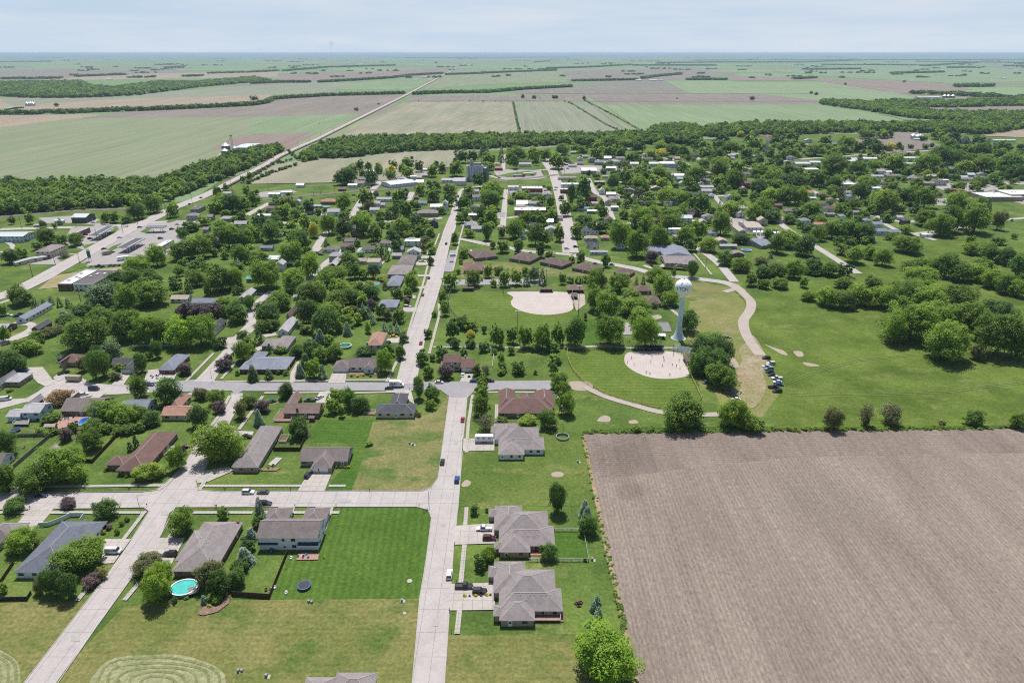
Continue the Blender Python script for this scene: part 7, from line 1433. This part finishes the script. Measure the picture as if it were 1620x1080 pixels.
# ---------------------------------------------------------------- people
def body_mesh(pose,seed):
    r=random.Random(seed); J={}; 
    lean={'stand':0,'ready':.22,'walk':.06,'swing':.12,'sit':.05}[pose]; hipz={'stand':.95,'ready':.78,'walk':.93,'swing':.86,'sit':.5}[pose]
    st={'stand':.11,'ready':.3,'walk':.1,'swing':.33,'sit':.12}[pose]
    V=[(0,0,hipz),(0,lean*.4,hipz+.22),(0,lean*.9,hipz+.46),(0,lean*1.1,hipz+.58),(0,lean*1.3,hipz+.68),(0,lean*1.35+.02,hipz+.78)]
    Rd=[(.17,.12),(.15,.11),(.18,.12),(.07,.07),(.095,.105),(.075,.09)]; E=[(0,1),(1,2),(2,3),(3,4),(4,5)]
    def add(p,q,rr): V.append(p); Rd.append(rr); E.append((q,len(V)-1)); return len(V)-1
    for s in(-1,1):
        hp=add((s*.1,0,hipz-.06),0,(.10,.10))
        ph={'walk':s*.28,'sit':.42}.get(pose,0); kf={'ready':.16,'sit':.44,'swing':.08}.get(pose,ph*.5)
        kz=hipz-.46 if pose!='sit' else hipz-.04
        kn=add((s*(.1+st*.5),kf,kz*.98),hp,(.07,.07)); ft={'walk':s*.26-.1,'sit':.46}.get(pose,.0)
        an=add((s*(.1+st),ft,.09),kn,(.045,.045)); add((s*(.11+st),ft+.17,.05),an,(.045,.035))
        sh=add((s*.2,lean*.95,hipz+.50),2,(.065,.065))
        if pose=='ready': el=(s*.33,lean+.12,hipz+.26); ha=(s*.2,lean+.34,hipz+.16)
        elif pose=='swing': el=(s*.22+.1,lean+.2,hipz+.42); ha=(.3,lean+.3,hipz+.5+s*.03)
        elif pose=='sit': el=(s*.27,.14,hipz+.24); ha=(s*.16,.36,hipz+.12)
        elif pose=='walk': el=(s*.27,-s*.12,hipz+.24); ha=(s*.26,-s*.14+.14,hipz+.04)
        else: el=(s*.27,-.02,hipz+.24); ha=(s*.27,.06,hipz+.0)
        e_=add(el,sh,(.048,.048)); hn_=add(ha,e_,(.034,.034)); d=(Vector(ha)-Vector(el)).normalized()
        pm=add(tuple(Vector(ha)+d*.07),hn_,(.03,.018))
        for k in range(4): add(tuple(Vector(ha)+d*(.15-.01*abs(k-1))+Vector(((k-1.5)*.02,0,0))),pm,(.008,.008))
        add(tuple(Vector(ha)+d*.06+Vector((0,.045,0))),pm,(.009,.009))
    me=bpy.data.meshes.new('body_'+pose); me.from_pydata(V,E,[]); o=bpy.data.objects.new('tmp',me); C.objects.link(o)
    o.modifiers.new('skin','SKIN'); o.modifiers.new('sub','SUBSURF').levels=1
    if not me.skin_vertices: me.skin_vertices.new() if hasattr(me.skin_vertices,'new') else None
    sv=me.skin_vertices[0].data if len(me.skin_vertices) else None
    if sv:
        for i,rr in enumerate(Rd): sv[i].radius=rr; sv[i].use_root=(i==0)
    dg=bpy.context.evaluated_depsgraph_get(); dg.update(); out=bpy.data.meshes.new_from_object(o.evaluated_get(dg)); bpy.data.objects.remove(o)
    return out,hipz
SKIN=paint('skin',(.42,.26,.19,1),.6); HAIR=paint('hair_brown',(.05,.03,.02,1),.7)
BM={}
def person(x,y,pose,shirt,pants,hd,label,cap=None,group=None,auto=None):
    key=(pose,shirt,pants)
    if pose not in BM: BM[pose]=body_mesh(pose,1)
    if key not in BM:
        me,hz_=BM[pose]; m2=me.copy(); m2.materials.clear()
        cm={'black':(.02,.02,.022,1),'red':S(190,35,50),'white':S(230,230,232),'grey':S(120,122,128),'navy':S(35,45,80),'blue':S(60,110,190),'lime':S(190,230,60),'pink':S(225,120,160),'khaki':S(150,140,115),'skin':(.42,.26,.19,1)}
        for m in (paint('shirt_'+shirt,cm[shirt],.8),paint('trousers_'+pants,cm[pants],.8),SKIN,HAIR,M['black']): m2.materials.append(m)
        for p in m2.polygons:
            c=p.center; i=0
            if c.z>hz_+.60: i=2 if (c.z<hz_+.74 and c.y>0) else 3
            elif c.z<.1: i=4
            elif c.z<hz_-.02 and abs(c.x)<.6: i=1
            elif abs(c.x)>.24 and c.z<hz_+.34: i=2
            if pose=='sit' and c.z<hz_+.02 and c.z>=.1: i=1
            p.material_index=i; p.use_smooth=True
        BM[key]=m2
    X,Y=g(x,y); o=mk('person',BM[key],None,(X,Y,topz(X,Y))); o.rotation_euler=(0,0,rad(hd)); tag(o,label,'person',group)
    if cap:
        pose_z=BM[pose][1]; b=MB(); b.lathe([(.105,0),(.1,.06),(.05,.1),(.01,.11)],10); b.box(0,.13,0,.13,.12,.02); c=b.build('cap',cap,o); ln={'ready':.3,'swing':.17}.get(pose,.08); c.location=(0,ln,pose_z+.80)
    if auto: AUTO.append((o,auto,X,Y,x,y))
capk=paint('cap_black',(.02,.02,.02,1),.8); capr=paint('cap_red',S(200,60,60),.5)
for x,y,pose,s,p,hd,lab in ((998.3,568,'ready','grey','white',-60,'softball player in grey top standing alone at the far left edge of the infield'),(991.7,575.5,'ready','black','white',-70,'softball player in black top at the lower left rim of the infield'),(1003,579,'stand','grey','white',-80,'softball player in grey, just inside the left rim of the infield'),
 (1031.3,566,'stand','black','white',-40,'player in black near the dugout side of the infield'),(1029.3,573.8,'walk','grey','grey',-60,'player in grey in the middle of the left half of the infield'),(1049.5,567.5,'stand','red','grey',-30,'player in red shirt near the pitching circle'),(1050.3,572,'walk','grey','black',-30,'grey-shirted player directly in front of the red-shirted player'),
 (1048,580.8,'ready','grey','white',-20,'player in grey below the pitching circle'),(1064,579.5,'ready','grey','white',20,'player in grey, left one of the pair at the right of the infield'),(1070,581,'stand','grey','black',10,'player in grey and black, right one of the pair at the right of the infield'),(1075.6,584.3,'stand','red','black',60,'red-shirted player alone near the right dugout'),
 (1074,572,'stand','grey','grey',10,'player in grey between home plate and the right dugout'),(1066,558.5,'ready','black','black',150,'catcher in black crouching behind the batter'),(1064.8,563.5,'swing','red','black',-90,'batter in red top and black trousers at home plate'),(1022,590.8,'stand','black','grey',-20,'player in black at the lower rim of the infield, left of two'),
 (1028,593.5,'ready','grey','white',-10,'player in grey at the lower rim of the infield, right of two'),(1059.5,595,'stand','grey','black',0,'player in grey standing alone at the bottom right rim of the infield')):
    person(x,y,pose,s,p,hd,lab,capr if s=='red' else capk)
cols=['pink','navy','white','red','black','blue','grey','lime']
for i,(x,y) in enumerate(((983,552.5),(987,552),(992,551.5),(995,551.5),(1000,551.3),(1005,551.3),(1009,551.5),(1013,551.4),(1018,551.5),(1024,548.5),(1033,548),(1037,548.3),(1045.5,551.5),(1066,551),(1069,551.2),(1091,554),(1092.5,560),(1094,562),(1087,564.5),(993,542.5),(996,542),(1059,534),(1101,603),(1103,605),(1107,603),(1103,609),(1105,611),(1094,580),(1096,584),(1099,588),(1100,592),(1098,577))):
    person(x,y,'sit' if i%3==1 and 9<i<13 or x>1093 and i%2 else 'stand',cols[(i*5)%8],['black','khaki','navy','grey'][i%4],(180+i*37%60-30) if y<556 else 90,None,None,'spectators around the lower ball field','%s-shirted spectator'%cols[(i*5)%8])
for i,(x,y) in enumerate(((1028,555.5),(1034,555),(1037,555.2))): person(x,y,'stand','lime' if i<2 else 'black','black',180,('player in lime top at the left inside the lower dugout','player in lime top at the middle of the lower dugout','player in black inside the lower dugout, right of the lime tops')[i])
# ---------------------------------------------------------------- trees deep in town
# more of the small houses that show between the trees
def nearb0(x,y,e): return any((a-x)**2+(b_-y)**2<(r+e)**2 for a,b_,r in BLD)
FH=[]; n_try=0; R2=random.Random(11)
ZON=[[(450,335),(640,318),(700,330),(690,400),(560,470),(470,430),(330,380),(330,345)],[(735,300),(900,300),(880,380),(740,370)],[(960,262),(1110,236),(1360,240),(1440,300),(1400,345),(1250,360),(1090,380),(960,350),(940,300)],[(1360,262),(1560,262),(1590,290),(1440,290)],[(560,265),(700,262),(700,300),(560,300)],[(880,240),(1000,235),(1030,256),(900,262)]]
while len(FH)<120 and n_try<6000:
    n_try+=1; zi=R2.choice([0,0,1,2,2,2,2,3,4,5]); P=ZON[zi]; x=R2.uniform(min(p[0] for p in P),max(p[0] for p in P)); y=R2.uniform(min(p[1] for p in P),max(p[1] for p in P))
    if not inpoly(x,y,P): continue
    X,Y=g(x,y); w_=R2.uniform(9,15); D=R2.uniform(7,10)
    if nearb0(X,Y+D/2,6) or nearroad(X,Y+D/2,5): continue
    if any(abs(T['sx']-x)<T['px']*.4+3 and y-4<T['sy']<y+T['px']*.45 for T in TL): continue
    hw=w_/2/depth(y)*FOC; FH.append(1)
    ro_=R2.choice(['lg','lg','sl','tn','tg','ms','br','dk','gb','wh']); wl=R2.choice('wwwwcgtu'); e=R2.choice([2.9,2.9,3.2,5.2])
    H(None,None,ro_,wl,[('n',x-hw,x+hw,y,D,e,0.5 if ro_=='wh' else R2.uniform(1.8,2.8),R2.choice(['gx','gx','gy','hip']) if ro_ not in('ms','wh') else 'gx')],win=.5,cat='house',name='house',
      auto={'lg':'light grey-roofed','sl':'slate-roofed','tn':'tan-roofed','tg':'taupe-roofed','ms':'white metal-roofed','br':'brown-roofed','dk':'charcoal-roofed','gb':'grey-brown-roofed','wh':'white flat-roofed'}[ro_]+(' two-storey' if e>5 else ' small')+' house')
    RZ+=.0002; dx=R2.choice([-1,1])*(w_/2+2); road_=sheet('driveway',[(X+dx-1.6,Y-7),(X+dx+1.6,Y-7),(X+dx+1.6,Y+D*.7),(X+dx-1.6,Y+D*.7)],conc2,px=False,z=RZ)
for T in TL:
    if T['sy']<480 and T['k'] in 'bdlBo':
        for hx,hy,hw in HPX:
            if abs(T['sx']-hx)<(T['px']+hw)*.33 and T['sy']>hy-1 and T['sy']-T['px']*.5<hy: k=.78 if T['sy']<380 else .88; T['r']*=k; T['H']*=k; break
bro=sorted([T for T in TL if T['k'] in 'bdlBD'],key=lambda T:-T['px'])
indiv=set(id(T) for T in bro[:292])
REST=[T for T in bro[292:]]
for T in TL:
    if T['k'] not in 'bdlBD' or id(T) in indiv: tree(T)
keep=[]
bk={}
for x,y,r in BLD: bk.setdefault((int(x//40),int(y//40)),[]).append((x,y,r))
def nearb(x,y,e):
    for i in(-1,0,1):
        for j in(-1,0,1):
            for a,b_,r in bk.get((int(x//40)+i,int(y//40)+j),()):
                if (a-x)**2+(b_-y)**2<(r+e)**2: return True
    return False
tk={}
for T in TL: tk.setdefault((int(T['x']//30),int(T['y']//30)),[]).append(T)
def neart(x,y):
    return any((T['x']-x)**2+(T['y']-y)**2<(T['r']*.8)**2 for i in(-1,0,1) for j in(-1,0,1) for T in tk.get((int(x//30)+i,int(y//30)+j),()))
for p in TOWNFILL:
    if nearb(p[0],p[1],p[2]*.2) or nearb(p[0],p[1]+11,1) or neart(p[0],p[1]): continue
    keep.append(p)
scatter('town_trees','mass of smaller trees filling the streets deep in the town','trees',[(T['x'],T['y'],T['r'],T['H'],{'b':0,'d':1,'l':3,'B':2,'D':1}[T['k']]) for T in REST]+keep)
# ---------------------------------------------------------------- labels
ORD=['nearest','second nearest','third nearest','fourth nearest','fifth nearest','sixth nearest','seventh nearest','eighth nearest','ninth nearest','tenth nearest','eleventh nearest','twelfth nearest','thirteenth nearest','fourteenth nearest']
ANX=[('the upper infield',*g(858,480)),('the lower infield',*g(1040,578)),('the left crossroads',*g(262,790)),('the street corner above the striped lawn',*g(700,790)),('the striped lawn',*g(600,870)),('the dry grass lot',*g(630,710)),('the asphalt crossroads',*g(710,612)),
 ('the bottom edge cut by the right road',*g(680,1060)),('the corner of the plowed field',*g(930,690)),('the two-track path',*g(1420,566)),('the gravel lane bend',*g(1185,478)),('the end of the gravel road',*g(1210,575)),('the grass island of the oval drive',*g(820,274)),('the highway junction',*g(270,338)),
 ('the railway crossing on the main shopping street',*g(872,280)),('the school car park',*g(1520,297)),('the white-roofed school',*g(1590,308)),('the parked campers',*g(1212,371)),('the round cul-de-sac',*g(100,615)),('the cul-de-sac behind the green trees',*g(420,470)),('the dead-end lane in the meadow',*g(1290,392)),('the far end of the meadow hedge',*g(1610,440)),('the thicket in the meadow',*g(1440,500)),('the lone trees at the field edge',*g(1390,660)),
 ('the row of trees below the outfield',*g(840,545)),('the row of purple trees',*g(315,497)),('the grassy field among the houses',*g(330,415)),('the stubble field behind town',*g(600,265)),('the town main street top',*g(725,310)),('the pond-side farm sheds upper right',*g(1490,155)),('the far left farmstead',*g(50,168)),('the horizon end of the highway',*g(745,96)),('the far highway hamlet',*g(675,123)),('the farm with white sheds in mid distance',*g(1030,127)),('the right-hand bend of the far street',*g(1385,345)),('the railway at the right',*g(1350,250)),('the T-junction by the curving street',*g(1100,440))]
ALLA=ANCH+[a for a in ANX]
groups={}
for o,d,X,Y,_a,_b in AUTO:
    D=sorted((((X-a[1])**2+(Y-a[2])**2)**.5,k) for k,a in enumerate(ALLA))
    dist,k=D[0]; a=ALLA[k]; dx,dy=X-a[1],Y-a[2]
    rel='beside' if dist<6 else ('right of' if abs(dx)>abs(dy) and dx>0 else 'left of' if abs(dx)>abs(dy) else 'beyond' if dy>0 else 'in front of')
    groups.setdefault((d,rel,a[0]),[]).append((dist,o))
for (d,rel,ref),L_ in groups.items():
    L_.sort(key=lambda q:q[0])
    for i,(ds,o) in enumerate(L_):
        o['label']=(d+' '+rel+' '+ref) if len(L_)==1 else (d+' '+rel+' '+ref+', '+(ORD[i] if i<len(ORD) else 'number %d nearest'%(i+1)))
        w_=o['label'].split()
        if len(w_)>16: w_=[q for q in w_ if q not in('the','a','with','of') or len(w_)<=16]
        o['label']=' '.join(w_[:16]) if len(w_)<=16 else ' '.join([q for q in w_ if q not in ('medium','bushy','green','grey')][:16])
        if len(L_)>0 and 'group' not in o.keys():
            o['group']={'tree':'trees of the town and fields','house':'houses of the town','car':'cars about the town','shrub':'garden shrubs'}.get(o.get('category'),o.get('category','')+'s of the town')
seen={}
for o in bpy.data.objects:
    if 'label' in o.keys() and o.parent is None: seen.setdefault(o['label'],[]).append(o)
for l,L_ in seen.items():
    if len(L_)>1: print('DUP LABEL',l,len(L_))
print('objects',len(bpy.data.objects),'trees',len(TL),'rest',len(REST),'fill',len(keep))
